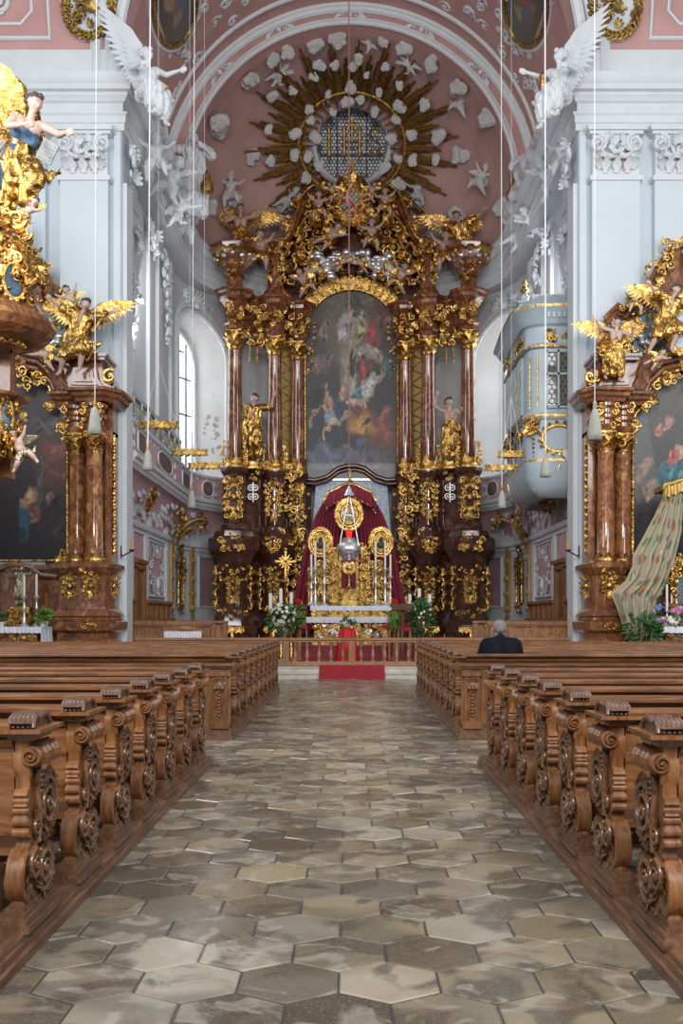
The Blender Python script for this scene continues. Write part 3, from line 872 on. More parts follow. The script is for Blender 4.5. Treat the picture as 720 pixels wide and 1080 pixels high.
# ================================================================== pews
def pew_end_meshes(s):
    """s=+1: end whose aisle side is +X (left pews); s=-1 the mirror. local: x aisle-wards, y away from viewer, z up from the kerb"""
    S = SCL(s, 1, .965); t = .033
    out = []
    def arc(cy, cz, ry, rz, a0, a1, n=8):
        for i in range(n+1):
            a = math.radians(a0+(a1-a0)*i/n); out.append((cy+ry*cos(a), cz+rz*sin(a)))
    out += [(-.06, .1)]
    arc(.02, .26, .13, .14, 235, 110, 9)           # lower lobe, near edge
    out += [(.02, .40), (.03, .44)]
    for z in (.45, .52, .585, .64): out += [(-.005, z), (-.02, z+.02), (-.005, z+.045), (.02, z+.055)]
    arc(.10, .82, .10, .125, 215, 150, 6)
    out += [(.0, .94), (.22, .94)]
    arc(.17, .86, .06, .06, 60, -60, 5)
    out += [(.15, .78), (.16, .74)]
    arc(.23, .58, .19, .17, 75, -70, 10)
    out += [(.25, .40), (.24, .37)]
    arc(.22, .24, .15, .12, 60, -50, 8)
    out += [(.30, .12), (.34, .1)]
    mb = MB(); mb.T = S; mb.prism(out, 'x', -t, t)
    for z, r in ((.47, .027), (.525, .026), (.578, .023), (.628, .020)):  # half round rings across the near edge
        mb.tube([(-t-.006, .004, z), (t+.006, .004, z)], r, 10)
    pts = [(0, -.085+.0*i, 0) for i in range(1)]
    for x in (-t, t):                                # edge rolls following the lower lobe and the upper curve
        mb.tube([(x, .02+.12*cos(math.radians(a)), .26+.135*sin(math.radians(a))) for a in range(240, 100, -14)], .014, 6)
        mb.tube([(x, .10+.09*cos(math.radians(a)), .82+.12*sin(math.radians(a))) for a in range(215, 145, -10)], .012, 6)
    board = mb
    mb = MB()                                        # scrollwork on both faces
    for q in (1, -1):
        # local ornament frame: x_orn -> world y, -Y_orn -> world +-x
        fr = frame((0, q*1, 0), (-q, 0, 0), (0, 0, 1), (q*t, 0, 0)) if q == 1 else frame((0, 1, 0), (1, 0, 0), (0, 0, 1), (-t, 0, 0))
        if q == 1: fr = frame((0, 1, 0), (-1, 0, 0), (0, 0, 1), (t, 0, 0))
        mb.T = S @ fr
        R = random.Random(12)
        mb.scroll(.25, .585, .135, 2.1, 2.2, -1, .02, 6, seg=14)
        mb.scroll(.20, .25, .115, 2.0, -1.9, 1, .02, 6, seg=14)
        mb.scroll(.06, .30, .085, 1.7, 1.0, 1, .018, 5)
        mb.scroll(.17, .70, .06, 1.5, 3.6, 1, .014, 4)
        mb.scroll(.10, .49, .055, 1.5, 0, -1, .014, 4); mb.scroll(.32, .50, .05, 1.5, 4, 1, .013, 3)
        mb.scroll(.30, .66, .045, 1.5, 2, 1, .012, 3); mb.scroll(.27, .17, .055, 1.5, 5, -1, .013, 3)
        mb.tube([(.11+.02*sin(i*.7), -.012, .40+i*.05) for i in range(9)], [.016]*9, 6, up=(0, -1, 0))
        for i in range(9): mb.ell((.115+.012*sin(i*2), -.02, .66+.027*i), (.016, .016, .013), 7, 5)
        for i in range(7): mb.leaf((.10, -.005, .68+.03*i), (.6 if i % 2 else -.5, 0, .8), (0, -1, 0), .07, .04, .5, 1, rows=4)
        for i in range(16):
            y = R.uniform(.02, .34); z = R.uniform(.16, .72)
            if (((y-.23)/.16)**2+((z-.58)/.14)**2 < 1) or (((y-.17)/.17)**2+((z-.25)/.11)**2 < 1): mb.scroll(y, z, R.uniform(.022, .036), 1.3, R.uniform(0, 6), R.choice((1, -1)), .0085, 2, y=-.012, seg=8)
        for i in range(120):
            y = R.uniform(-.05, .38); z = R.uniform(.12, .76)
            ok = (((y-.23)/.18)**2+((z-.58)/.16)**2 < 1) or (((y-.15)/.2)**2+((z-.25)/.13)**2 < 1)
            if not ok: continue
            a = R.uniform(0, 6.28); mb.leaf((y, -.004, z), (cos(a), -.1, sin(a)), (0, -1, 0), R.uniform(.04, .075), .036, .3, 2, rows=4)
        for i in range(14):                          # leafy rim round the bulging edge
            a = math.radians(75-150*i/13); mb.leaf((.23+.17*cos(a), 0, .58+.155*sin(a)), (cos(a)*.5+.6*sin(a), 0, sin(a)*.6-.6*cos(a)), (0, -1, 0), .06, .05, .3, 1, rows=4)
        for i in range(9):
            a = math.radians(60-115*i/8); mb.leaf((.22+.13*cos(a), 0, .24+.105*sin(a)), (cos(a)*.5+.6*sin(a), 0, sin(a)*.6-.6*cos(a)), (0, -1, 0), .055, .05, .3, 1, rows=4)
    carve = mb
    mb = MB(); mb.T = S                              # volute: a roll along the aisle
    x0 = t+.012; zc = .85
    mb.tube([(x0, .0, zc), (x0, .012, zc), (x0, .06, zc), (x0, .14, zc), (x0, .2, zc), (x0, .235, zc), (x0, .25, zc)], [.04, .054, .05, .04, .047, .054, .04], 16)
    for yy, dq in ((-.002, 1), (.252, -1)):
        mb.T = S @ TR(x0, yy, zc) @ (Matrix.Identity(4) if dq > 0 else RZ(PI)); mb.scroll(0, 0, .05, 2.1, 1.57, -1 if dq > 0 else 1, .009, 0, seg=16)
    mb.T = S
    for y in (.03, .09, .17, .22):
        for a in range(-30, 120, 30): mb.leaf((x0+.05*cos(math.radians(a)), y, zc+.05*sin(math.radians(a))), (0, 1, 0), (cos(math.radians(a)), 0, sin(math.radians(a))), .06, .035, .35, 1, rows=4)
    vol = mb
    mb = MB(); mb.T = S                              # cap: moulded slab with a carved leaf block
    mb.box(-t-.03, t+.03, -.02, .26, .935, .955); mb.box(-t-.055, t+.055, -.045, .285, .955, .972); mb.box(-t-.08, t+.08, -.07, .31, .972, .992)
    cap = mb
    mb = MB(); mb.T = S
    for i in range(6):
        x = -.05+.02*i; mb.tube([(x*1.25, -.015, .995), (x*1.1, .0, 1.03), (x, .05, 1.052), (x*.8, .12, 1.03), (x, .19, 1.052), (x*1.1, .24, 1.03), (x*1.25, .255, .995)], [.012, .016, .018, .015, .018, .016, .012], 7)
    mb.box(-.055, .055, -.008, .248, .985, 1.034)
    for x in (-.04, -.013, .013, .04):
        for y0, dy in ((.0, -1), (.24, 1)): mb.leaf((x, y0, 1.035), (0, dy, -.7), (0, 0, 1), .055, .035, .3, 1, rows=4)
    blk = mb
    mb = MB(); mb.T = S
    for e, z0, z1 in ((.03, 0, .035), (.018, .035, .06), (.022, .06, .075), (.008, .075, .1), (.0, .1, .125)):
        mb.box(-t-e-.01, t+e+.01, -.10-e*.5, .38+e*.5, z0, z1)
    base = mb
    return [('board', mesh_of(board, G['pewend'], 50)), ('carved_scrollwork', mesh_of(carve, G['carve'], 60)), ('volute', mesh_of(vol, G['pewend'], 50)),
            ('cap', mesh_of(cap, G['pewend'], 30)), ('leaf_block', mesh_of(blk, G['capwood'], 60)), ('base_block', mesh_of(base, G['kerbwood'], 30))]
LP = 6.7
def make_pew(s):
    """long parts run away from the aisle: local x from 0 to -LP*s"""
    T = thing('pew', 'pew', 'pew')
    parts = pew_end_meshes(s)
    e = obj('pew_end', parts[0][1], None, T)
    for nm, me in parts[1:]: obj(nm, me, None, e)
    def X(a, b): return tuple(sorted((-s*a, -s*b)))
    x0, x1 = X(.04, LP)
    mb = MB(); mb.box(x0, x1, .03, .055, .44, .93)
    w = []
    for zz in ((.44, .52), (.86, .93)): mb.box(x0, x1, .012, .07, *zz)
    n = 6
    for i in range(n+1):
        a = .04+(LP-.04-.08)*i/n; u, v = X(a, a+.09); mb.box(u, v, .014, .068, .44, .93)
    obj('backrest', mb, G['pew'], T, 30)
    mb = MB(); mb.prism([(-.05, .955), (-.05, .975), (-.035, .99), (.10, .99), (.115, .975), (.115, .955), (.09, .95), (.085, .925), (.0, .925), (-.01, .95)], 'x', x0, x1)
    mb.prism([(-.03, .9), (.01, .925), (.01, .87), (-.005, .87)], 'x', x0, x1)
    obj('top_rail', mb, G['pew'], T, 30)
    x0, x1 = X(.0, LP)
    mb = MB(); mb.box(x0, x1, .06, .42, .33, .365); mb.prism([(.40, .33), (.44, .335), (.445, .35), (.43, .368), (.40, .365)], 'x', x0, x1)
    obj('seat', mb, G['pew'], T, 30)
    x0, x1 = X(.32, LP)
    mb = MB(); mb.box(x0, x1, .60, .76, .10, .13); mb.box(x0, x1, .66, .68, -.10, .10)
    obj('kneeler', mb, simple('reddish_kneeler_board', (.26, .085, .035), (.18, .055, .025), 3, .4) if 'kn' not in G else G['kn'], T, 30)
    for i in range(1, 4):
        a = LP*i/3-.1; u, v = X(a, a+.05); mb = MB(); mb.prism([(.03, -.1), (.4, -.1), (.4, .33), (.055, .33), (.055, .45), (.03, .45)], 'x', u, v)
        obj('support', mb, G['kerbwood'], T, 30)
    return T
G['kn'] = simple('reddish_kneeler_board', (.26, .085, .035), (.18, .055, .025), 3, .4)
KH = .11
ordinal = ['nearest', 'second', 'third', 'fourth', 'fifth', 'sixth', 'seventh', 'eighth', 'ninth', 'tenth']
for s, sn in ((1, 'left'), (-1, 'right')):
    xe = AX-s*(1.535) if s > 0 else AX+1.525
    proto = None
    for i in range(7):
        y = (4.85 if s > 0 else 4.62)+.9*i
        lab = '%s carved oak pew from the viewer in the front block, %s of the aisle' % (ordinal[i], sn)
        if proto is None:
            proto = make_pew(s); proto.location = (xe, y, KH); proto['label'] = lab; proto['group'] = 'carved pews beside the aisle'
        else: dup(proto, (xe, y, KH), 0, lab)
    for i in range(9):
        lab = '%s oak pew from the pilastered screen in the far block, %s of the aisle' % (ordinal[i], sn)
        dup(proto, (xe-s*.03, 14.0+.93*i, KH), 0, lab)
    # stepped kerbs
    for nm, y0, y1 in (('near', 1.2, 11.0), ('far', 13.15, 22.0)):
        mb = MB(); xo = xe+s*.085
        dx = -s*.03 if nm == 'far' else 0
        pr = [(0, -.02), (.0, .045), (-.018, .052), (-.02, .085), (-.03, .09), (-.035, .11), (-.27, .11), (-.27, -.02)]
        mb.prism([(xo+dx+s*p, z) for p, z in pr], 'y', y0, y1)
        tag(obj('pew_platform_kerb', mb, G['kerbwood'], None, 30), 'dark stepped wooden kerb under the %s pews on the %s of the aisle' % (nm, sn), 'kerb')
    # front screen of the far block
    T = thing('pew_screen', 'panelled oak screen with carved pilaster closing the far pew block on the %s' % sn, 'screen', (xe-s*.03, 13.2, .0))
    def X(a, b): return tuple(sorted((-s*a, -s*b)))
    u, v = X(-.04, 6.7)
    mb = MB(); mb.box(u, v, .04, .1, .1, .95); obj('panel_board', mb, G['pewend'], T)
    mb = MB()
    for e, z0, z1 in ((.05, 0, .05), (.03, .05, .09), (.02, .09, .15), (.0, .15, .2)): mb.box(u-e, v+e, .02-e, .13, z0, z1)
    obj('base_moulding', mb, G['kerbwood'], T, 30)
    mb = MB()
    for e, z0, z1 in ((.0, .90, .94), (.03, .94, .97), (.06, .97, 1.0)): mb.box(u-e, v+e, .03-e, .13+e, z0, z1)
    obj('top_rail', mb, G['pew'], T, 30)
    for xc in (.1, 1.75, 3.4, 5.05):
        mb = MB(); c = -s*xc
        mb.box(c-.1, c+.1, -.01, .05, .15, .9); mb.box(c-.125, c+.125, -.03, .05, .15, .24); mb.box(c-.125, c+.125, -.03, .05, .84, .9)
        p = obj('pilaster', mb, G['pewend'], T, 30)
        mb = MB(); mb.T = TR(c, -.012, .76); mb.shell(0, -.04, .11, 6, up=1)
        for q in (1, -1): mb.scroll(q*.06, .03, .035, 1.5, 1.5, q, .01, 2)
        for q in (-.05, 0, .05): mb.leaf((q, 0, .02), (0, -.2, -1), (0, -1, 0), .14, .06, .4, 2)
        mb.T = TR(c, -.012, 0)
        for z in range(9): mb.ell((0, -.01, .32+z*.045), (.022, .018, .018), 7, 5); mb.leaf((0, 0, .3+z*.045), (.6 if z % 2 else -.6, 0, .6), (0, -1, 0), .06, .03, .5, 1, rows=4)
        for q in (-.06, .06): mb.box(q-.008, q+.008, -.015, .0, .27, .68)
        obj('carving', mb, G['carve'], p, 60)
    for xc in (.92, 2.57, 4.22):
        mb = MB(); c = -s*xc
        for e, y in ((.0, .02), (.05, .03)):
            mb.tube([(c-.58+e, y, .28+e), (c-.58+e, y, .82-e), (c+.58-e, y, .82-e), (c+.58-e, y, .28+e), (c-.58+e, y, .28+e)], .018, 6)
        mb.T = TR(c, .035, .55); mb.applique(.8, .36, 3)
        obj('framed_panel', mb, G['carve'], T, 50)

# ================================================================== communion rail
YR = 27.25
T = thing('communion_rail', 'carved wooden communion rail with turned balusters across the sanctuary steps', 'railing', (.05, YR, .31))
x0, x1 = -5.9, 5.9
mb = MB(); mb.prism([(-.13, .70), (-.13, .74), (-.1, .76), (.1, .76), (.13, .74), (.13, .70), (.09, .68), (.09, .64), (-.09, .64), (-.09, .68)], 'x', x0, x1); obj('handrail', mb, G['rail'], T, 30)
mb = MB(); mb.box(x0, x1, -.1, .1, 0, .07); mb.box(x0, x1, -.08, .08, .07, .12); obj('base_rail', mb, G['rail'], T, 30)
bal = MB(); bal.lathe([(.045, .12), (.045, .15), (.03, .165), (.05, .2), (.062, .26), (.055, .33), (.033, .42), (.028, .47), (.04, .49), (.028, .51), (.045, .55), (.05, .6), (.05, .64)], 10)
bme = mesh_of(bal, G['rail'], 50)
piers = [-5.8, -4.55, -3.3, -1.78, 0, 1.78, 3.3, 4.55, 5.8]
pm = MB(); pm.box(-.085, .085, -.1, .1, .12, .64)
for z in range(8): pm.ell((0, -.1, .2+z*.055), (.035, .014, .022), 7, 5)
for q in (-.06, .06): pm.box(q-.01, q+.01, -.115, -.09, .17, .6)
pme = mesh_of(pm, G['rail'], 50)
for a, b in zip(piers[:-1], piers[1:]):
    n = 5 if (b-a) > 1.6 else 4
    for i in range(n):
        x = a+.085+(b-a-.17)*(i+.5)/n; o = obj('baluster', bme, None, T); o.location = (x, 0, 0)
for x in piers:
    o = obj('pier', pme, None, T); o.location = (x, 0, 0)
# ================================================================== carved figures
def evaluated(me, mods):
    o = bpy.data.objects.new('tmp', me); COL.objects.link(o)
    for typ, kw in mods:
        m = o.modifiers.new('m', typ)
        for a, b in kw.items(): setattr(m, a, b)
    dg = bpy.context.evaluated_depsgraph_get(); dg.update()
    r = bpy.data.meshes.new_from_object(o.evaluated_get(dg), depsgraph=dg)
    bpy.data.objects.remove(o); bpy.data.meshes.remove(me)
    r.shade_smooth(); return r
def blob(mb, mat, vox, smooth=2):
    me = mesh_of(mb, mat, 180)
    return evaluated(me, [('REMESH', dict(mode='VOXEL', voxel_size=vox, use_smooth_shade=True)), ('SMOOTH', dict(factor=.5, iterations=smooth))])
def folds(me, amp, freq, seed=0, vert=.35):
    n = [v.normal.copy() for v in me.vertices]
    for v, nn in zip(me.vertices, n):
        p = v.co; q = V((p.x*freq, p.y*freq, p.z*freq*vert+seed*7.1))
        w = noise.noise(q)+.5*noise.noise(q*2.3+V((3, 1, seed)))
        v.co = p+nn*amp*(1-2*abs(w)*1.6)
    me.update(); return me

def nd(v): return V(v).normalized()
def skeleton(P):
    ch = P.get('child', False); K = {}
    L = dict(tor=.30, neck=.05, hd=.062, ua=.165, fa=.145, th=.25, sh=.245, sw=.105, hw=.05) if not ch else dict(tor=.30, neck=.03, hd=.10, ua=.12, fa=.11, th=.19, sh=.17, sw=.105, hw=.06)
    pel = V(P.get('pel', (0, 0, .5))); up = nd(P.get('up', (0, 0, 1))); front = nd(P.get('front', (0, -1, 0)))
    rt = front.cross(up).normalized()*-1            # image right when front is -Y
    if rt.x < 0 and abs(front.y) > .3 and front.y < 0: rt = -rt
    if rt.x < 0 and abs(rt.x) > .3: rt = -rt
    K['pel'] = pel; K['up'] = up; K['rt'] = rt; K['fr'] = (up.cross(rt)).normalized()
    if K['fr'].dot(front) < 0: K['fr'] = -K['fr']
    K['nk'] = pel+up*L['tor']; hup = nd(P.get('hup', up)); K['hup'] = hup
    K['hd'] = K['nk']+hup*(L['neck']+L['hd'])
    K['face'] = nd(P.get('face', K['fr'])); K['face'] = (K['face']-hup*K['face'].dot(hup)).normalized()
    for sgn, a, l in ((-1, 'la', 'll'), (1, 'ra', 'rl')):
        s0 = K['nk']+rt*sgn*L['sw']-up*.025; d1, d2 = [nd(x) for x in P[a]]
        K[a] = (s0, s0+d1*L['ua'], s0+d1*L['ua']+d2*L['fa'], d2)
        h0 = pel+rt*sgn*L['hw']; e1, e2 = [nd(x) for x in P[l]]
        K[l] = (h0, h0+e1*L['th'], h0+e1*L['th']+e2*L['sh'], e2)
    K['L'] = L; K['ch'] = ch
    return K
def body_mb(K):
    mb = MB(); L = K['L']; c = 1.35 if K['ch'] else 1.; up, rt, fr = K['up'], K['rt'], K['fr']
    pel, nk = K['pel'], K['nk']
    for s in (-1, 1):
        mb.caps(pel+rt*s*.035, pel+up*.1+rt*s*.03, .058*c, .052*c)
        mb.caps(pel+up*.1+rt*s*.03, pel+up*.22+rt*s*.045+fr*.012, .052*c, .062*c)
        mb.caps(pel+up*.22+rt*s*.045, nk+rt*s*(L['sw']-.03)-up*.03, .06*c, .04*c)
    if K['ch']: mb.ell(pel+up*.1+fr*.03, .085)
    mb.caps(nk-up*.02, K['hd']-K['hup']*.03, .03*c, .028*c)
    R = L['hd']; h, f, hu = K['hd'], K['face'], K['hup']; sd = f.cross(hu).normalized()
    mb.ell(h+hu*R*.1-f*R*.1, (R*.92,)*3, 14, 9); mb.ell(h-hu*R*.35+f*R*.18, (R*.68,)*3, 12, 8)
    mb.ell(h-hu*R*.85+f*R*.5, R*.28)                # chin
    mb.caps(h+hu*R*.1+f*R*.85, h-hu*R*.28+f*R*1.08, R*.1, R*.16, 8)   # nose
    for s in (-1, 1):
        mb.ell(h+hu*R*.22+f*R*.72+sd*s*R*.33, R*.2, 8, 6)      # brow
        mb.ell(h-hu*R*.32+f*R*.6+sd*s*R*.36, R*.3, 8, 6)       # cheek
        mb.ell(h-hu*R*.05-f*R*.05+sd*s*R*.92, R*.2, 8, 6)      # ear
    mb.caps(h-hu*R*.56+f*R*.85-sd*R*.13, h-hu*R*.56+f*R*.85+sd*R*.13, R*.1, R*.1, 8)
    for a in ('la', 'ra'):
        s0, el, wr, d = K[a]
        mb.caps(s0, el, .036*c, .028*c); mb.caps(el, wr, .029*c, .018*c)
        sdv = d.cross(K['fr']); sdv = sdv.normalized() if sdv.length > .1 else d.orthogonal().normalized()
        hl = .8 if K['ch'] else 1.; pm = wr+d*.035*hl
        mb.caps(wr, pm, .017*c, .02); nrm = d.cross(sdv)
        for i, (o, ln) in enumerate(((-.021, .032), (-.007, .040), (.007, .038), (.021, .030))):
            b0 = pm+sdv*o; b1 = b0+(d*.8+nrm*.25).normalized()*ln*.6*hl+d*.012; b2 = b1+(d*.5+nrm*.7).normalized()*ln*.6*hl
            mb.caps(b0, b1, .0085, .0078, 6); mb.caps(b1, b2, .0078, .0065, 6)
        t1 = wr+d*.018+sdv*.022; mb.caps(wr+d*.01, t1, .011, .009, 6); mb.caps(t1, t1+(d+sdv*.5).normalized()*.03, .009, .007, 6)
    for l in ('ll', 'rl'):
        h0, kn, an, d = K[l]
        mb.caps(h0, kn, .062*c, .042*c); mb.caps(kn, kn.lerp(an, .35), .043*c, .042*c); mb.caps(kn.lerp(an, .35), an, .042*c, .024*c)
        ft = K['fr']*.6+d*.5 if abs(d.dot(K['fr'])) < .8 else d*.3-K['up']*.9
        ft = ft-d*.25; ft = ft.normalized()
        mb.caps(an+d*.01, an+ft*.08+d*.015, .026*c, .017*c); mb.ell(an-ft*.02+d*.012, .024*c)
    return mb
def robe_mb(K, kind):
    mb = MB(); up, rt, fr, pel, nk = K['up'], K['rt'], K['fr'], K['pel'], K['nk']; c = 1.25 if K['ch'] else 1.
    if kind in ('full', 'tunic'):
        for s in (-1, 1):
            mb.caps(pel+rt*s*.04, nk+rt*s*.06-up*.05, .075*c, .07*c)
            s0, el, wr, d = K['la' if s < 0 else 'ra']; mb.caps(s0, s0.lerp(el, .8), .05*c, .055*c)
    if kind in ('full', 'skirt', 'tunic'):
        f = 1. if kind == 'full' else .85
        mb.caps(pel, pel+up*.06, .09*c, .085*c)
        for l in ('ll', 'rl'):
            h0, kn, an, d = K[l]; mb.caps(h0, kn, .09*c, .08*c)
            if kind != 'tunic': mb.caps(kn, kn.lerp(an, .8*f), .072*c, .062*c)
        a, b = K['ll'], K['rl']; m1 = (a[1]+b[1])/2; m2 = (a[2]+b[2])/2
        mb.caps(pel, m1, .09*c, .09*c)
        if kind != 'tunic': mb.caps(m1, m1.lerp(m2, .7), .08*c, .07*c)
    if kind == 'loin':
        mb.caps(pel-rt*.06, pel+rt*.06, .085*c, .085*c)
        for l in ('ll', 'rl'):
            h0, kn, an, d = K[l]; mb.caps(h0, h0.lerp(kn, .55), .078*c, .07*c)
    if kind != 'full':
        mb.caps(pel+rt*.08, pel+rt*.22-up*.06-fr*.03, .05, .03); mb.caps(pel+rt*.22-up*.06-fr*.03, pel+rt*.3+up*.03-fr*.04, .035, .012)
    mb.caps(nk-rt*.09-up*.02, pel+rt*.08+up*.02+fr*.05, .03*c, .035*c) if kind in ('skirt', 'loin') else None
    return mb
def wing_mb(base, out, up, back, L):
    """one wing: arm rises from the back, long feathers fan from it"""
    mb = MB(); base = V(base); out = nd(out); up = nd(up); back = nd(back)
    arm = [base, base+out*L*.12+up*L*.22, base+out*L*.3+up*L*.42, base+out*L*.55+up*L*.5]
    mb.tube(arm, [L*.035, L*.045, L*.04, L*.02], 8)
    def at(t):
        t *= 3; i = min(2, int(t)); return arm[i].lerp(arm[i+1], t-i)
    for row, (n, ln, wd, off) in enumerate(((16, .70, .095, .0), (14, .42, .09, .02), (12, .22, .08, .035))):
        for i in range(n):
            t = (i+.5)/n; a = -1.75+1.75*t**1.2; d = out*cos(a)+up*sin(a)
            mb.leaf(at(t)-back*off*L, d, -back, L*ln*(.65+.45*t), L*wd, .06, 0, .12, rows=4)
    return mb
HAIR = {}
def hair_mb(K, curls=28, seed=1):
    mb = MB(); r = random.Random(seed); R = K['L']['hd']; h, f, hu = K['hd'], K['face'], K['hup']; sd = f.cross(hu)
    mb.ell(h+hu*R*.28-f*R*.22, R*.95, 10, 7)
    for i in range(curls):
        th = r.uniform(-1.1, 1.1)+PI; ph = r.uniform(-.3, 1.4)
        if r.random() < .25: th += PI*.8; ph = r.uniform(.75, 1.4)
        d = (f*cos(th)+sd*sin(th))*cos(ph)+hu*sin(ph)
        mb.ell(h+d*R*1.0+hu*R*.12, R*r.uniform(.2, .34), 6, 5)
    return mb
FIG = {}
def build_figure(key, P, robe, wing=None, vox=.009):
    K = skeleton(P); D = {}
    D['body'] = blob(body_mb(K), G['stucco'], vox if not P.get('child') else vox*1.2)
    if robe: D['robe'] = folds(blob(robe_mb(K, robe), G['stucco'], .011), .017, 15, len(FIG), .22)
    D['hair'] = mesh_of(hair_mb(K), G['stucco'], 180)
    if wing:
        b = K['nk']-K['fr']*.05-K['up']*.06; L = wing.get('L', .5)
        D['wing'] = [mesh_of(wing_mb(b+K['rt']*s*.04, V(wing['out'])*V((s, 1, 1)) if not wing.get('raw') else wing['raw'][0 if s < 0 else 1][0], wing['up'] if not wing.get('raw') else wing['raw'][0 if s < 0 else 1][1], -K['fr'], L), G['stucco'], 60) for s in (-1, 1)]
    D['K'] = K; FIG[key] = D; return D
def remat(me, mat):
    m = me.copy(); m.materials.clear(); m.materials.append(mat); return m
RM = {}
def place(key, name, label, cat, loc, h, rz=0, mats=('stucco', 'stucco', 'stucco', 'stucco'), flip=False, group=None, tilt=(0, 0)):
    """mats: body, robe, hair, wings"""
    t = thing(name, label, cat, loc, rz, group)
    t.scale = (-h if flip else h, h, h); t.rotation_euler = (tilt[0], tilt[1], rz)
    D = FIG[key]
    def g(part, mat, idx=None):
        k_ = (key, part, mat, idx)
        if k_ not in RM: RM[k_] = remat(D[part] if idx is None else D[part][idx], G[mat])
        return RM[k_]
    b = obj('body', g('body', mats[0]), None, t)
    if 'robe' in D: obj('robe', g('robe', mats[1]), None, t)
    obj('hair', g('hair', mats[2]), None, t)
    if 'wing' in D:
        for i in (0, 1): obj('wing', g('wing', mats[3], i), None, t)
    return t
DOWN = (0, 0, -1)
build_figure('stand', dict(pel=(0, 0, .53), la=((-.7, -.3, -.6), (.5, -.6, .3)), ra=((.8, -.1, .1), (.2, -.4, .9)), ll=((-.1, -.05, -1), (-.05, .1, -1)), rl=((.15, -.35, -1), (0, .3, -1)), face=(-.4, -1, 0), up=(.06, 0, 1)), 'full')
build_figure('standwing', dict(pel=(0, 0, .53), la=((-.7, -.2, -.5), (.1, -.7, .5)), ra=((.8, -.1, .2), (.6, -.4, .7)), ll=((-.12, -.1, -1), (0, .1, -1)), rl=((.3, -.3, -.9), (.1, .3, -1)), face=(.4, -1, -.1), up=(-.1, 0, 1)), 'skirt', dict(out=(.9, .3, 0), up=(.1, .2, 1), L=.5))
build_figure('sit', dict(pel=(0, 0, .28), la=((-.6, -.5, -.5), (.3, -1, -.1)), ra=((.3, -.7, -.5), (.7, -.7, .2)), ll=((-.05, -1, -.05), (0, .1, -1)), rl=((.12, -.9, -.35), (.2, .2, -1)), face=(.5, -1, .1), up=(-.05, -.1, 1)), 'skirt', dict(raw=[((-.85, .25, .7), (.55, .1, .8)), ((.1, .8, .7), (-.3, .3, .8))], out=(0, 0, 0), up=(0, 0, 0), L=.6))
build_figure('standbare', dict(pel=(0, 0, .53), la=((-.8, -.1, .5), (.3, -.3, 1)), ra=((.7, -.3, -.6), (-.2, -.7, .3)), ll=((-.1, -.1, -1), (0, .1, -1)), rl=((.25, -.35, -.95), (0, .3, -1)), face=(.3, -1, .1), up=(-.06, 0, 1)), 'skirt')
build_figure('fly', dict(pel=(0, 0, .45), la=((-.8, -.3, .2), (-.5, -.5, .4)), ra=((.8, -.3, 0), (.9, -.3, .3)), ll=((-.3, -.3, -1), (-.35, .4, -.8)), rl=((.35, -.7, -.7), (-.3, .4, -1)), face=(.4, -1, -.1), up=(.35, -.15, 1)), 'tunic', dict(out=(.95, .3, .1), up=(.1, .2, 1), L=.48))
KID = dict(child=True)
build_figure('leanwing', dict(pel=(0, 0, .5), la=((-.3, -.6, -.8), (.8, -.6, -.1)), ra=((.7, -.5, -.5), (.3, -.7, -.2)), ll=((-.45, .1, -.9), (-.5, .4, -.8)), rl=((.25, -.6, -.8), (-.35, .3, -1)), face=(.7, -1, -.3), up=(.3, -.25, 1)), 'skirt', dict(raw=[((-.75, .3, .55), (.5, .1, .85)), ((.0, .9, .5), (-.2, .3, .9))], out=(0, 0, 0), up=(0, 0, 0), L=.62))
build_figure('putto1', dict(KID, pel=(0, 0, .38), la=((-1, -.2, .4), (-.6, -.3, .8)), ra=((.9, -.3, -.2), (.8, -.5, .4)), ll=((-.4, -.6, -.7), (0, .3, -1)), rl=((.5, -.8, -.4), (.3, .1, -1)), face=(.3, -1, 0)), 'loin', None, .012)
build_figure('putto2', dict(KID, pel=(0, 0, .3), up=(-.5, -.2, 1), la=((-.9, -.4, -.1), (-.9, -.1, .4)), ra=((.6, -.2, .8), (.3, -.3, 1)), ll=((-.1, -.5, -.9), (-.5, .4, -.8)), rl=((.8, -.6, -.3), (.6, .2, -.7)), face=(-.4, -1, 0)), 'loin', dict(out=(1, .3, 0), up=(0, .2, 1), L=.3), .012)
build_figure('putto3', dict(KID, pel=(0, 0, .25), up=(.8, -.2, .6), hup=(.5, -.1, 1), la=((-.3, -.8, -.4), (-.1, -1, .2)), ra=((.8, -.5, -.2), (1, -.2, .1)), ll=((-.8, -.3, -.4), (-.8, .2, -.4)), rl=((-.3, -.7, -.7), (-.6, .2, -.8)), face=(.5, -1, 0)), 'loin', dict(out=(.8, .4, .2), up=(0, .2, 1), L=.28), .012)
# ================================================================== high altar retable
XC = .06
def LOC(loc): return TR(-loc[0], -loc[1], -loc[2])
def K_(Y): return Y/F
RT = thing('high_altar_retable', 'towering dark red marble altar front with gilded ornament and six tall columns', 'altar', (XC, 41, .3))
B = TR(0, -41, -.3)                               # parts below are given in world height, x measured from the altar's axis
def oct_(mb, prof, c, rnd_=False, sy=1.):
    n = 20 if rnd_ else 8; k = 1 if rnd_ else 1/cos(PI/8)
    mb.lathe([(r*k, z) for r, z in prof], n, c, PI/8, PI/8+2*PI, 1, sy)
TOW = ((123, 40.3, 0), (81, 41.2, 1), (57, 42.0, 1))
capm = MB(); capm.capital(.27, .80); capme = mesh_of(capm, G['gold'], 60)
shm = MB(); shm.lathe([(.33, 0), (.35, .05), (.33, .1), (.30, .13), (.315, .2), (.31, 1.6), (.28, 3.2), (.262, 4.5), (.28, 4.55), (.28, 4.63)], 24)
shme = mesh_of(shm, G['redmarble'], 50)
bm_ = MB()
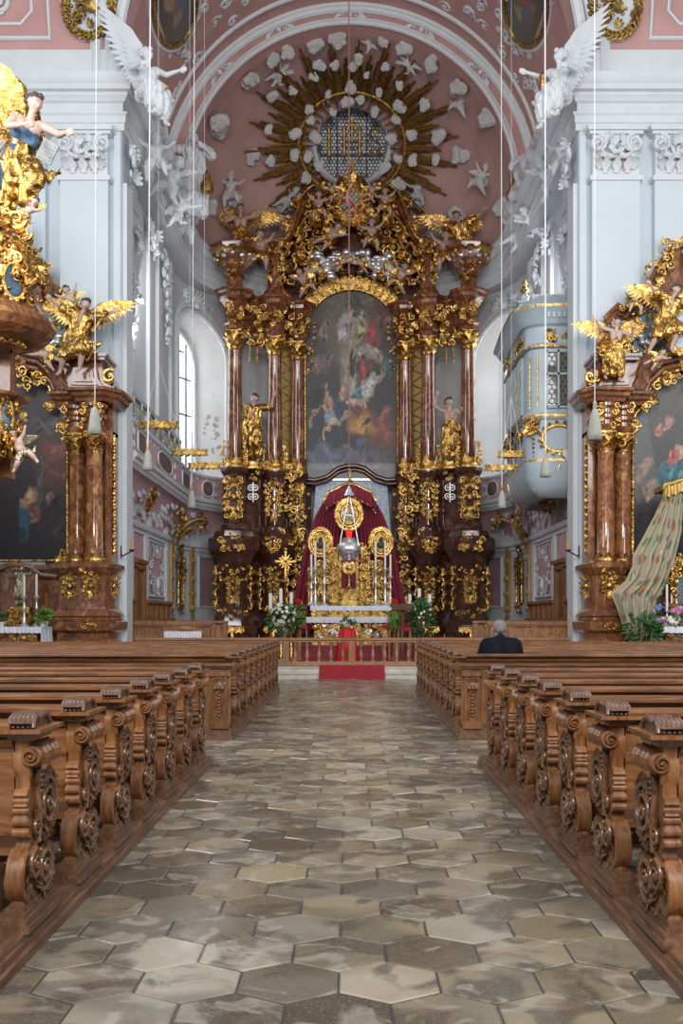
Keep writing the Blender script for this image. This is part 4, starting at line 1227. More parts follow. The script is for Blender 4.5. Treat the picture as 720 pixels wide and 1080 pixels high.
for k_ in range(10):
    a = 2*PI*k_/10; o_ = V((cos(a), sin(a), 0))
    bm_.leaf(o_*.33+V((0, 0, -.05)), V((0, 0, 1))+o_*.02, o_, .62 if k_ % 2 else .42, .26, .12, 2)
bm_.lathe([(.42, -.12), (.44, -.06), (.40, 0), (.40, .08), (.34, .12)], 20)
bsme = mesh_of(bm_, G['gold'], 60)
for s in (-1, 1):
    for ti, (dx, Y, rd) in enumerate(TOW):
        x = s*dx*K_(Y); c = (x, Y, 0)
        col = obj('column', shme, None, RT); col.location = (x, Y-41, 7.7-.3)
        o = obj('capital', capme, None, col); o.location = (0, 0, 4.62)
        o = obj('column_base', bsme, None, col)
        w_ = (.44, .40, .36)[ti]
        mb = MB(); mb.T = B
        wl = (1.02, .80, .62)[ti]; ws = (.66, .52, .45)[ti]
        oct_(mb, [(wl*.86, .3), (wl*.86, .95), (wl*.92, 1.0), (wl*.92, 1.2), (wl*.8, 1.35), (wl*.74, 1.65), (ws, 1.8), (ws*.93, 2.6), (ws*.98, 3.7), (ws*1.1, 3.95), (wl*.8, 4.1), (wl*.98, 4.3), (wl, 4.45), (wl*.98, 4.75), (wl*.8, 4.85), (wl*.72, 5.05), (w_*1.25, 5.15), (w_*1.2, 5.3), (w_, 5.4), (w_, 7.3), (w_*1.15, 7.38), (w_*1.25, 7.5), (w_*1.25, 7.6), (w_*.9, 7.62)], c, rd)
        ped = obj('pedestal', mb, G['altarmarble'], RT, 30)
        mb = MB(); mb.T = B
        oct_(mb, [(.30, 13.1), (.36, 13.12), (.36, 13.3), (.42, 13.36), (.42, 13.42), (.36, 13.46), (.36, 14.05), (.42, 14.1), (.5, 14.2), (.6, 14.32), (.66, 14.36), (.68, 14.5), (.78, 14.56), (.78, 14.66), (.3, 14.68)], c, False)
        en = obj('entablature_block', mb, G['redmarble'], RT, 30)
        # gilding on the front of each tower
        fy = lambda w: Y-w-.02
        def gild(name, par, z, w, h, seed, wd, fn='a', n=10):
            mb = MB(); mb.T = B @ TR(x, Y-wd-.02, z) @ (SCL(s, 1, 1))
            if fn == 'a': mb.applique(w, h, seed)
            else: mb.clump(w, h, .16, n, seed)
            obj(name, mb, G['gold'], par, 60)
        gild('gilt_cartouche', ped, 6.4, w_*1.7, 2.0, ti+1, w_, 'a')
        gild('gilt_crest', ped, 4.55, ws*1.5, .7, ti+20, wl, 'c', 22)
        gild('gilt_pendant', ped, 3.55, ws*1.7, .5, ti+30, ws+.02, 'c', 10)
        gild('gilt_drop', ped, 2.75, ws*.8, 1.3, ti+11, ws-.02, 'a')
        gild('gilt_leafwork', ped, 1.85, ws*1.7, .5, ti+44, ws+.1, 'c', 12)
        gild('gilt_relief', en, 13.75, .75, .8, ti+7, .36, 'c', 18)
        if ti < 2:
            mb = MB(); mb.T = B                     # gilt drops down both edges of the lower pedestal
            for e in (-1, 1):
                mb.tube([(x+e*(ws+.03+.04*sin(i*1.5)), Y-ws*.72, 1.95+i*.12) for i in range(15)], .045, 6)
                for i in range(9): mb.leaf((x+e*(ws+.03), Y-ws*.75, 1.95+i*.2), (e*(.8 if i % 2 else -.5), -.1, .7), (0, -1, 0), .28, .17, .35, 2)
                mb.garland((x, Y-ws-.08, 3.4), (x+e*ws, Y-ws*.75, 3.5), .35, .05, 9)
            for i in range(11): mb.leaf((x+(i-5)*wl*.085, Y-wl*.95, 1.24), (0, 0, -1), (0, -1, 0), (.2, .26)[i % 2] if i != 5 else .48, .12, .15, 1)
            mb.tube([(x-wl*.46, Y-wl*.95, 1.24), (x+wl*.46, Y-wl*.95, 1.24)], .03, 6)
            obj('gilt_garland', mb, G['gold'], ped, 60)
            mb = MB()
            for e in (-1, 1):                        # tall gilt sprays either side of the column foot
                for i in range(6): mb.scroll(x+e*(.42+.03*sin(i)), 7.75+i*.2, .11, 1.3, i*1.7, e, .035, 2, y=Y-.1)
            mb = MBS()
            for e in (-1, 1):
                mb.T = B
                for i in range(6): mb.scroll(x+e*(.44+.03*sin(i)), 7.78+i*.17, .11*(1-.07*i), 1.3, i*1.7, e, .035, 2, y=Y-.1)
            obj('gilt_spray', mb, G['gold'], col, 60) if False else obj('gilt_spray', mb, G['gold'], RT, 60)
# body behind the towers
pl = [(-5.0, 40.7), (-4.2, 40.9), (-3.5, 41.4), (-2.9, 41.7), (-2.0, 42.5), (-1.7, 42.6), (1.7, 42.6), (2.0, 42.5), (2.9, 41.7), (3.5, 41.4), (4.2, 40.9), (5.0, 40.7)]
def back(mb, prof, path): mb.sweep(prof, path)
mb = MB(); mb.T = B
low = [(-.5, .3), (.25, .3), (.25, 1.3), (.1, 1.6), (.02, 1.9), (.02, 3.9), (.25, 4.15), (.38, 4.35), (.38, 4.75), (.15, 5.0), (.0, 5.2), (.0, 7.3), (.12, 7.45), (.12, 7.6), (-.5, 7.6)]
back(mb, low, pl[:6]); obj('lower_body', mb, G['altarmarble'], RT, 30)
mb = MB(); mb.T = B; back(mb, low, pl[6:]); obj('lower_body', mb, G['altarmarble'], RT, 30)
mb = MB(); mb.T = B
ent = [(-.35, 13.1), (.0, 13.12), (.0, 13.3), (.06, 13.4), (.0, 13.46), (.0, 14.05), (.1, 14.15), (.25, 14.34), (.3, 14.5), (.4, 14.56), (.4, 14.66), (-.35, 14.68)]
back(mb, ent, pl[:6]); obj('entablature', mb, G['redmarble'], RT, 30)
mb = MB(); mb.T = B; back(mb, ent, pl[6:]); obj('entablature', mb, G['redmarble'], RT, 30)
for s in (-1, 1):
    mb = MB(); mb.T = B; mb.prism([(s*2.0, 42.45), (s*2.0, 42.7), (s*3.05, 41.95), (s*3.05, 41.7)], 'z', 7.6, 13.1)
    obj('ochre_side_panel', mb, G['yellowpanel'], RT)
    mb = MB(); mb.T = B
    for i in range(8):
        z = 8.0+i*.62
        a, b = V((s*2.05, 42.4, z)), V((s*2.95, 41.75, z+.6)); c_, d_ = V((s*2.05, 42.4, z+.6)), V((s*2.95, 41.75, z))
        mb.tube([a, b], .025, 5); mb.tube([c_, d_], .025, 5)
    obj('lattice_bars', mb, G['oldgold'], RT)
# gilt masses between the towers
for s in (-1, 1):
    for i, (dx, py, Y, w, h, n) in enumerate(((103, 352, 40.6, 1.3, .9, 16), (69, 350, 41.5, .9, 1.3, 14), (103, 332, 40.6, 1.2, .8, 12), (69, 325, 41.3, .8, .8, 10), (44, 350, 42.1, .5, 1.6, 12), (44, 380, 42.2, .45, 1.2, 8), (69, 500, 41.3, 1.0, .7, 10), (102, 500, 40.9, .8, .5, 8), (63, 520, 41.4, 1.0, 1.7, 16), (50, 540, 41.6, .5, 1.5, 10), (62, 575, 41.0, 1.1, 1.6, 16), (57, 620, 41.0, .7, 1.6, 12))):
        mb = MB(); mb.T = B @ TR(s*dx*K_(Y), Y-.1, WZ(py, Y)) @ SCL(s, 1, 1); mb.clump(w, h, .25, n, i+3, None, 'r' if h > 1.2 else 'e')
        obj('gilt_foliage', mb, G['gold'], RT, 60)
    mb = MBS()                                      # leaf hangings under the entablature between outer and middle column
    for q in (-.15, .15):
        mb.T = B
        for i in range(9): mb.ell((s*103*K_(40.6)+q*s, 40.5, WZ(362, 40.6)-i*.1), .05, 7, 5)
    obj('gilt_tassel_chain', mb, G['gold'], RT)
    # silver grille cartouche in the pedestal zone
    mb = MB(); mb.T = B @ TR(s*103*K_(40.9), 40.62, WZ(520, 40.9)); mb.scroll(-.09, .16, .14, 1.5, 1, 1, .025); mb.scroll(.09, .16, .14, 1.5, 2.1, -1, .025); mb.scroll(-.09, -.16, .14, 1.5, 5, -1, .025); mb.scroll(.09, -.16, .14, 1.5, 4.2, 1, .025); mb.tube([(0, 0, -.4), (0, 0, .4)], .025, 6)
    obj('silver_grille', mb, G['silver'], RT, 60)
# crowning part
mb = MB(); mb.T = B
out = [(0, 20.2), (.5, 20.0), (.9, 19.3), (1.6, 18.8), (2.3, 17.9), (2.9, 17.2), (3.0, 14.6), (1.9, 14.6), (1.95, 14.9), (1.5, 15.6), (.8, 15.95), (0, 16.05)]
for m in (-1, 1): mb.prism([(m*x, z) for x, z in out], 'y', 41.9, 42.4)
obj('gable_body', mb, G['altarmarble'], RT)
for s in (-1, 1):
    Y = 40.3; x = s*123*K_(Y)
    mb = MB(); mb.T = B
    oct_(mb, [(.42, 14.66), (.34, 14.75), (.3, 15.2), (.4, 15.25), (.36, 15.35), (.55, 15.6), (.85, 16.1), (.95, 16.4), (.9, 16.45), (.3, 16.4)], (x, Y, 0), False)
    urn = obj('angel_console', mb, G['redmarble'], RT, 30)
    mb = MB(); mb.T = B @ TR(x, Y-.6, 15.75); mb.clump(1.4, .5, .2, 12, 9)
    mb.T = B @ TR(x, Y-.38, 15.3); mb.clump(.7, .4, .15, 8, 5)
    mb.T = B
    for i in range(9):
        a = -PI*(i/8); mb.leaf((x+.75*cos(a), Y+.75*sin(a), 16.0), (cos(a)*.6, sin(a)*.6, .7), (cos(a), sin(a), 0), .55, .35, .5, 2)
    obj('gilt_leafwork', mb, G['gold'], urn, 60)
    mb = MB(); mb.T = B
    for i in range(7):
        a = -PI*(i+.5)/7; mb.ell((x+.72*cos(a), Y+.72*sin(a), 15.95+.1*(i % 2)), (.16, .1, .12), 8, 6)
    obj('silver_leafwork', mb, G['silver'], urn, 60)
    Y = 41.0; x = s*80*K_(Y)
    mb = MB(); mb.T = B; oct_(mb, [(.5, 14.66), (.45, 14.85), (.33, 15.0), (.26, 16.6), (.38, 16.8), (.2, 16.9)], (x, Y, 0), False); ob = obj('obelisk', mb, G['redmarble'], RT, 30)
    mb = MB(); mb.T = B @ TR(x, Y-.3, 16.75); mb.clump(1.2, .7, .3, 16, 3)
    for i, z in enumerate((15.3, 15.8, 16.2)): mb.T = B @ TR(x-.28, Y-.25, z); mb.clump(.25, .4, .1, 4, i, .2); mb.T = B @ TR(x+.28, Y-.25, z); mb.clump(.25, .4, .1, 4, i+4, .2)
    obj('gilt_leafwork', mb, G['gold'], ob, 60)
    # sweeping gable scrolls
    def sc(pts, r0, r1, Y, mat, name):
        mb = MB(); mb.T = B; P = [V((s*dx*K_(Y), Y, WZ(py, Y))) for dx, py in pts]
        Q = []
        for i in range(len(P)-1):
            p0, p1, p2, p3 = P[max(i-1, 0)], P[i], P[i+1], P[min(i+2, len(P)-1)]
            for j in range(5):
                t = j/5; Q.append(.5*((2*p1)+(p2-p0)*t+(2*p0-5*p1+4*p2-p3)*t*t+(3*p1-p0-3*p2+p3)*t**3))
        Q.append(P[-1]); n = len(Q)
        mb.tube(Q, [r0+(r1-r0)*i/n for i in range(n)], 8, fl=1.6, up=(0, 1, 0))
        return obj(name, mb, mat, RT, 60)
    sc([(82, 262), (72, 262), (66, 250), (58, 235), (52, 222), (46, 208), (38, 203), (32, 210), (37, 218), (42, 214)], .16, .1, 41.2, G['redmarble'], 'gable_scroll')
    sc([(86, 268), (80, 254), (70, 252), (62, 238), (57, 222), (50, 204), (38, 196), (28, 204), (30, 214)], .09, .07, 41.0, G['gold'], 'gilt_scroll')
    sc([(70, 268), (62, 256), (56, 262), (50, 250), (54, 240), (46, 228), (40, 236)], .08, .05, 40.95, G['gold'], 'gilt_scroll')
    sc([(90, 264), (96, 272), (90, 280), (84, 275)], .08, .05, 40.9, G['gold'], 'gilt_scroll')
    for i, (dx, py, w, h, n, mt) in enumerate(((45, 212, 1.1, 1.0, 16, 'gold'), (60, 240, 1.0, 1.1, 14, 'gold'), (35, 232, 1.0, .9, 12, 'gold'), (50, 262, 1.0, .9, 14, 'gold'), (68, 285, .6, 1.1, 8, 'gold'), (30, 250, 1.2, .6, 10, 'gold'), (52, 295, .7, .9, 10, 'gold'), (36, 285, .8, .5, 8, 'gold'), (15, 235, 1., .7, 10, 'gold'), (72, 262, .9, .6, 10, 'gold'), (22, 200, .6, .7, 8, 'gold'))):
        mb = MB(); mb.T = B @ TR(s*dx*K_(41), 41.5, WZ(py, 41)) @ SCL(s, 1, 1); mb.clump(w, h, .5, n, i*3+1, .42)
        obj('gilt_foliage', mb, G[mt], RT, 60)
    for i, (dx, py, n, mt) in enumerate(((24, 275, 10, 'silver'), (38, 270, 8, 'silver'), (10, 268, 8, 'silver'), (44, 285, 7, 'cloudgrey'), (28, 285, 6, 'silver'))):
        mb = MB(); mb.T = B; q = random.Random(i*7+s)
        for j in range(n): mb.ell((s*dx*K_(41)+q.uniform(-.3, .3), 41.3+q.uniform(-.2, .1), WZ(py, 41)+q.uniform(-.2, .2)), (q.uniform(.12, .24), .16, q.uniform(.1, .18)), 9, 6)
        obj('silvered_cloud', mb, G[mt], RT, 180)
# gilt radiating archivolt above the painting
mb = MB(); mb.T = B
AC = V((0, 42.3, 13.46))
for i in range(21):
    a = math.radians(12+156*i/20); d = V((cos(a), 0, sin(a)))
    mb.leaf(AC+d*1.95+V((0, -.05, 0)), d, (0, -1, 0), .72, .3, .1, 0, .4)
    mb.ell(AC+d*2.5+V((0, -.12, 0)), (.1, .07, .1), 8, 5)
arc_ = [AC+V((cos(math.radians(a))*1.95, -.08, sin(math.radians(a))*1.95)) for a in range(0, 181, 6)]
mb.tube(arc_, .07, 6); mb.tube([AC+(p-AC)*1.34 for p in arc_[2:-2]], .05, 6)
obj('gilt_archivolt', mb, G['gold'], RT, 60)
mb = MB(); mb.T = B; mb.tube([V((-1.95, 42.2, 7.6))]+arc_[::-1]+[V((1.95, 42.2, 7.6))], .05, 6); obj('picture_frame', mb, G['gold'], RT, 60)
# undulating sill under the painting
mb = MB(); mb.T = B
sill = [(-2.1, 7.45), (-1.5, 7.4), (-1.0, 7.55), (-.55, 7.9), (-.2, 8.0), (0, 8.0), (.2, 8.0), (.55, 7.9), (1.0, 7.55), (1.5, 7.4), (2.1, 7.45)]
mb.tube([(x, 42.2, z) for x, z in sill], .1, 8); mb.tube([(x, 42.15, z-.17) for x, z in sill], .06, 8)
obj('sill_moulding', mb, G['altarmarble'], RT, 60)
mb = MB(); mb.T = B; mb.prism([(-2.0, .5), (2.0, .5)]+[(x, z-.1) for x, z in sill[::-1][1:-1]], 'y', 42.45, 42.6)
bs = simple('silver_blue_damask', (.38, .43, .50), (.20, .24, .31), 9, .45, .3, (18, .5, .02))
obj('silver_blue_panel', mb, bs, RT)
# coat of arms and crown
mb = MB(); mb.T = B @ TR(0, 40.95, WZ(217, 41)); mb.lathe([(.0, 0)], 3) if 0 else None
for i in range(18):
    a = 2*PI*i/18; mb.leaf((.5*cos(a), 0, .62*sin(a)), (cos(a), 0, sin(a)), (0, -1, 0), .38, .26, .3, 1)
mb.tube([(.48*cos(2*PI*i/30), -.06, .6*sin(2*PI*i/30)) for i in range(31)], .07, 6)
mb.T = B @ TR(0, 41.0, WZ(217, 41)); mb.clump(1.9, 1.7, .15, 26, 6, .42)
frm = obj('gilt_shield_surround', mb, G['gold'], RT, 60)
def quarters(u, v):
    x, y = u-.5, v-.5; a = (.35, .02, .03); b_ = (.03, .05, .12); w_ = (.5, .42, .25)
    c = a if (x < 0) == (y > 0) else (b_ if (int(u*9)+int(v*10)) % 2 else w_)
    if c is a and (abs(abs(x)-.22) < .05 or abs(abs(y)-.22) < .04): c = w_
    return c
me = painted_grid(22, 28, lambda u, v: ((u-.5)*.86, -.12-.1*(1-(2*u-1)**2), (v-.5)*1.1), quarters, lambda u, v: (2*u-1)**2+(2*v-1)**2 < 1)
me.materials.append(G['oil']); o = obj('shield_of_arms', me, None, RT); o.location = (0, 41.0-41, WZ(217, 41)-.3)
mb = MB(); mb.T = B @ TR(0, 41.1, WZ(199, 41))
mb.lathe([(.42, 0), (.46, .06), (.42, .12), (.44, .2)], 20, cap=False)
for i in range(9):
    a = 2*PI*i/9; d = V((cos(a), sin(a), 0)); mb.leaf(d*.42+V((0, 0, .15)), d*.25+V((0, 0, 1)), d, .4, .2, .1, 0); mb.ell(d*.52+V((0, 0, .58)), .055, 7, 5)
mb.ell((0, 0, .15), (.34, .34, .3), 12, 8); mb.ell((0, 0, .58), .1); mb.box(-.02, .02, -.02, .02, .6, .85); mb.box(-.09, .09, -.02, .02, .7, .74)
obj('gilt_crown', mb, G['gold'], RT, 60)

# painting
r1 = (.40, .30, .24)
def bg(u, v):
    c = lerp3((.018, .026, .042), (.10, .085, .075), min(1, max(0, (v-.15)*1.6)))
    c = lerp3(c, (.20, .16, .11), max(0, 1-((u-.42)**2/.09+(v-.8)**2/.06))) 
    if u > .72: c = lerp3(c, (.035, .015, .015), (u-.72)*2.5)
    return c
bl = [(.47, .62, .09, .24, .1, (.24, .22, .17), .6), (.75, .26, .26, .09, -.2, (.20, .05, .03), .7), (.62, .28, .15, .05, -.2, (.42, .21, .05), .6), (.66, .285, .05, .015, .4, (.06, .04, .03), .4),
      (.55, .84, .12, .05, .2, (.28, .26, .25), .3), (.44, .80, .08, .08, .5, (.32, .30, .32), .3), (.58, .78, .07, .06, 0, (.30, .28, .15), .3), (.72, .76, .10, .07, -.5, (.28, .05, .05), .4), (.55, .87, .035, .025, 0, (.05, .04, .04), .2),
      (.52, .89, .025, .015, 0, (.38, .24, .17), .2), (.20, .78, .08, .05, .5, (.17, .14, .13), .5), (.26, .83, .05, .03, .5, (.18, .15, .13), .5), (.10, .60, .12, .05, .2, (.20, .12, .09), .6), (.25, .62, .08, .05, 1., (.15, .12, .11), .5),
      (.68, .66, .16, .04, -.1, (.30, .25, .22), .4), (.60, .64, .05, .03, .4, (.36, .24, .18), .3), (.80, .62, .05, .04, .4, (.30, .20, .16), .3), (.88, .58, .06, .06, 0, (.04, .10, .10), .4), (.70, .58, .14, .04, 0, (.09, .045, .03), .4), (.62, .57, .05, .03, .6, (.40, .06, .06), .3),
      (.66, .47, .13, .065, .35, (.36, .33, .32), .3), (.74, .51, .07, .04, .5, (.42, .40, .38), .3), (.55, .44, .07, .025, .6, (.03, .19, .18), .3), (.82, .54, .06, .025, .5, (.34, .23, .18), .3), (.50, .40, .07, .022, .1, (.48, .30, .22), .3), (.60, .385, .05, .02, -.1, (.48, .31, .23), .3),
      (.48, .62, .02, .09, -.25, (.03, .03, .03), .3), (.52, .60, .06, .03, .7, (.04, .04, .035), .3),
      (.24, .40, .055, .045, .3, (.50, .28, .19), .25), (.22, .47, .035, .025, 0, (.40, .25, .17), .25), (.19, .475, .03, .02, .4, (.12, .10, .08), .2), (.35, .38, .07, .07, .8, (.03, .05, .08), .35), (.40, .44, .03, .05, -.5, (.42, .25, .17), .25), (.13, .38, .07, .015, .75, (.46, .27, .19), .25), (.07, .33, .02, .06, -.7, (.35, .2, .15), .25),
      (.24, .33, .06, .045, -.3, (.30, .34, .42), .3), (.28, .30, .05, .03, 0, (.40, .38, .32), .3), (.26, .26, .025, .04, .2, (.46, .28, .2), .25), (.22, .22, .02, .04, -.2, (.44, .27, .19), .25), (.12, .42, .12, .03, .3, (.02, .02, .02), .5),
      (.40, .31, .10, .02, .4, (.30, .20, .15), .4), (.62, .18, .06, .02, .2, (.08, .11, .18), .4), (.30, .12, .3, .05, 0, (.10, .12, .16), .8), (.75, .10, .25, .05, 0, (.11, .10, .13), .8), (.85, .34, .06, .03, .5, (.33, .10, .08), .5), (.5, .95, .3, .04, 0, (.13, .11, .08), .6), (.85, .88, .12, .08, 0, (.14, .06, .05), .7)]
Hh = 15.42-7.5; Wd = 1.92
me = painted_grid(130, 240, lambda u, v: ((2*u-1)*Wd, 0, v*Hh), painter(lambda u, v: tuple(.62*q_ for q_ in bg(u, v)), [(x[0], x[1], x[2], x[3], x[4], x[5], x[6]) for x in strokes(bl, 3, 7, .8)], 1., .035), lambda u, v: (v*Hh+7.5 < 13.46) or ((2*u-1)*Wd)**2+(v*Hh+7.5-13.46)**2 < Wd**2)
me.materials.append(G['oil']); PT = obj('altar_painting', me, None); PT.location = (XC, 42.28, 7.5)
tag(PT, 'tall arched oil painting of a winged warrior and floating figures above the high altar', 'painting')
mb = MB(); mb.T = B; 
for m in (-1, 1): mb.prism([(0, 7.4), (m*2.05, 7.4), (m*2.05, 13.46)]+[(m*2.05*cos(PI/2*i/12), 13.46+2.05*sin(PI/2*i/12)) for i in range(1, 13)], 'y', 42.34, 42.6)
obj('picture_backing', mb, G['altarmarble'], RT)

# figures on the retable
GM = ('skindark', 'gold', 'hairdark', 'gold')
def fig(key, nm, label, cat, px, pyfoot, Y, hpx, **k):
    h = hpx*Y/F; p = W(px, pyfoot, Y)
    return place(key, nm, label, cat, (p.x, p.y, p.z), h, **k)
fig('standwing', 'gilded_angel', 'gilded angel with raised wing on the leafy console at the left top corner', 'angel', 250, 284, 40.2, 68, mats=GM, tilt=(0, .1))
fig('fly', 'gilded_angel', 'gilded angel with spread wings on the leafy console at the right top corner', 'angel', 490, 286, 40.2, 68, mats=GM, flip=True)
fig('putto1', 'cherub', 'bare cherub leaning beside the left gilded angel above the columns', 'cherub', 274, 288, 40.4, 50, mats=GM, flip=True)
fig('putto1', 'cherub', 'bare cherub leaning beside the right gilded angel above the columns', 'cherub', 470, 290, 40.4, 52, mats=GM)
PF = ((336, 236, 38, 'putto1', 0, 'cherub reaching up just left of the crowned shield'), (406, 232, 38, 'putto1', 1, 'cherub reaching up just right of the crowned shield'),
      (345, 262, 40, 'putto3', 0, 'cherub leaning out below left of the crowned shield'), (392, 268, 42, 'putto1', 1, 'cherub spreading its arms below right of the crowned shield'),
      (322, 312, 36, 'putto2', 0, 'cherub tucked against the left shoulder of the painting arch'), (420, 308, 38, 'putto2', 1, 'cherub tucked against the right shoulder of the painting arch'),
      (352, 213, 26, 'putto2', 0, 'small cherub peering over the left scroll next to the crown'), (390, 213, 26, 'putto2', 1, 'small cherub peering over the right scroll next to the crown'),
      (358, 285, 26, 'putto3', 0, 'small cherub lying in silvered clouds left above the painting arch'), (384, 287, 26, 'putto3', 1, 'small cherub lying in silvered clouds right above the painting arch'))
for px, py, h, k_, fl, lab in PF: fig(k_, 'cherub', lab, 'cherub', px, py, 40.75, h, mats=GM, flip=bool(fl))
fig('stand', 'gilded_saint_statue', 'gilded and silvered robed statue standing between the two left outer columns', 'statue', 266, 488, 40.7, 72, mats=('skin', 'gold', 'hairdark', 'gold'))
mb = MB(); 
fig('standbare', 'gilded_statue', 'gilded bare chested statue standing between the two right outer columns', 'statue', 475, 488, 40.7, 68, mats=('skin', 'gold', 'hairdark', 'gold'))
for px in (266, 475):
    p = W(px, 488, 40.7); mb = MB(); mb.lathe([(.5, 7.6-p.z), (.5, 7.7-p.z), (.42, 7.75-p.z), (.42, -.0)], 16)
    tag(obj('statue_plinth', mb, G['gold']), 'small round plinth under the %s niche statue of the high altar' % ('left' if px < 300 else 'right'), 'plinth').location = p

# ================================================================== sunburst
SB = thing('sunburst', 'huge gilded ray wreath round the small round window in the dome', 'sunburst', tuple(OC))
BI = LOC(OC)
c0 = (371, 152)
mb = MB(); mb.T = BI
rp = [dome_pt(c0[0]+56*cos(2*PI*i/64), c0[1]-55*sin(2*PI*i/64), .35)[0] for i in range(65)]
mb.tube(rp, .09, 8); mb.tube([dome_pt(c0[0]+53*cos(2*PI*i/64), c0[1]-52*sin(2*PI*i/64), .3)[0] for i in range(65)], .04, 6)
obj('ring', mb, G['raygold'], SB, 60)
q = random.Random(11)
nb = 44
for i in range(nb):
    a = 2*PI*(i+.5)/nb
    if sin(a) < -.80: continue
    mb = MB(); mb.T = BI
    R_ = 92+20*abs(cos(i*PI/2.))+q.uniform(-3, 5)
    R_ *= 1.0 if sin(a) < .2 else 1.0
    for j, (off, f) in enumerate(((-.05, .76), (-.026, .9), (0, 1.), (.026, .93), (.05, .8))):
        b = a+off; ro = max(64, min(R_*f, 118)); 
        a2 = a+off*1.3
        p0, n0 = dome_pt(c0[0]+50*cos(a+off*1.6), c0[1]-50*sin(a+off*1.6), .38); p1, n1 = dome_pt(c0[0]+ro*cos(b), c0[1]-ro*sin(b), .12)
        mb.tube([p0, p0.lerp(p1, .5), p1], [.02, .036, .045], 4, up=n0)
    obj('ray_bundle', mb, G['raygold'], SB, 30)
for i in range(40):
    a = 2*PI*(i+.3)/40; mb = MB(); mb.T = BI
    if sin(a) < -.75: continue
    p0, n0 = dome_pt(c0[0]+40*cos(a), c0[1]-40*sin(a), .2); p1, _ = dome_pt(c0[0]+52*cos(a), c0[1]-52*sin(a), .34)
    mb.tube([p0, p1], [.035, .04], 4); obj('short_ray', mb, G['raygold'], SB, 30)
# IHS letters with cross and three nails, hanging before the window
def bar(mb, x0, z0, x1, z1, r=.05): mb.tube([(x0, 0, z0), (x1, 0, z1)], r, 6)
mb = MB(); mb.T = BI @ oT @ TR(0, -.35, 0)
for x in (-.95,):
    bar(mb, x, -.45, x, .55, .07)
    for z in (-.45, .55): bar(mb, x-.14, z, x+.14, z, .05)
obj('letter_i', mb, G['raygold'], SB)
mb = MB(); mb.T = BI @ oT @ TR(0, -.35, 0)
for x in (-.32, .32):
    bar(mb, x, -.45, x, .55, .07)
    for z in (-.45, .55): bar(mb, x-.12, z, x+.12, z, .05)
bar(mb, -.32, .05, .32, .05, .05)
bar(mb, 0, .05, 0, 1.0, .05); bar(mb, -.28, .75, .28, .75, .05)
obj('letter_h', mb, G['raygold'], SB)
mb = MB(); mb.T = BI @ oT @ TR(.95, -.35, .05)
mb.tube([(.22*cos(math.radians(a)), 0, .25+.22*sin(math.radians(a))) for a in range(20, 270, 20)]+[(.22*cos(math.radians(a)), 0, -.22+.24*sin(math.radians(a))) for a in range(90, -160, -20)], .055, 6)
obj('letter_s', mb, G['raygold'], SB)
mb = MB(); mb.T = BI @ oT @ TR(0, -.35, -.6)
for a in (-.5, 0, .5): bar(mb, .25*sin(a), -.0, .9*sin(a)*0+.02*a, -.5, .035)
obj('three_nails', mb, G['raygold'], SB)

# stucco clouds
def cloud_mesh(seed, asp=1.):
    q = random.Random(seed); mb = MB()
    mb.ell((0, 0, 0), (.42*asp, .18, .4), 14, 9)
    for i in range(7):
        a = q.uniform(0, 6.28); d = .28; mb.ell((d*asp*cos(a), -.03, d*sin(a)), (q.uniform(.16, .26), .16, q.uniform(.14, .24)), 12, 8)
    me = blob(mb, G['cloudgrey'], .035, 3)
    for v in me.vertices:
        r_ = math.hypot(v.co.x/asp, v.co.z); v.co += v.normal*.018*sin(r_*38+math.atan2(v.co.z, v.co.x))
    return me
CL = [cloud_mesh(i, a) for i, a in enumerate((1, .8, 1.3, 1.0, .7, 1.5))]
clouds = []
z6 = lambda x, y: (255+x/3.064, 20+y/3.064)
for x, y, d in ((352, 222, 15), (442, 238, 11), (510, 283, 15), (548, 375, 14), (550, 455, 17), (505, 535, 15), (208, 515, 14), (168, 440, 15), (172, 370, 14), (217, 292, 12), (277, 242, 11)): clouds.append((*z6(x, y), d, 'on the ring'))
for x, y, d in ((340, 268, 13), (383, 260, 12), (428, 300, 13), (498, 325, 11), (483, 387, 14), (502, 453, 14), (460, 480, 13), (250, 475, 13), (212, 445, 14), (238, 382, 14), (222, 328, 11), (292, 302, 12)): clouds.append((*z6(x, y), d, 'between window and ring'))
for x, y, d in ((250, 150, 13), (300, 150, 12), (375, 130, 14), (360, 152, 12), (463, 155, 11), (402, 180, 10), (232, 187, 10), (165, 230, 12), (508, 215, 12), (98, 250, 13), (590, 278, 15), (85, 355, 14), (635, 380, 16), (92, 460, 13), (625, 455, 13)): clouds.append((*z6(x, y), d, 'among the rays'))
for x, y, d in ((237, 85, 18), (308, 65, 22), (455, 58, 16), (525, 80, 17), (145, 85, 18), (95, 105, 18), (25, 198, 20), (15, 135, 16), (615, 100, 24), (712, 160, 18), (700, 440, 20), (35, 437, 18)): clouds.append((*z6(x, y), d, 'beyond the ray tips'))
for x, y, d in ((224, 102, 22), (230, 136, 24), (264, 168, 16), (515, 122, 22), (490, 164, 16), (484, 232, 22), (528, 218, 20), (458, 242, 22), (222, 218, 22), (275, 232, 22), (247, 210, 20), (508, 190, 20), (300, 215, 20), (440, 215, 18), (212, 195, 14), (480, 225, 16)): clouds.append((x, y, d, 'on the pink dome'))
seen = set()
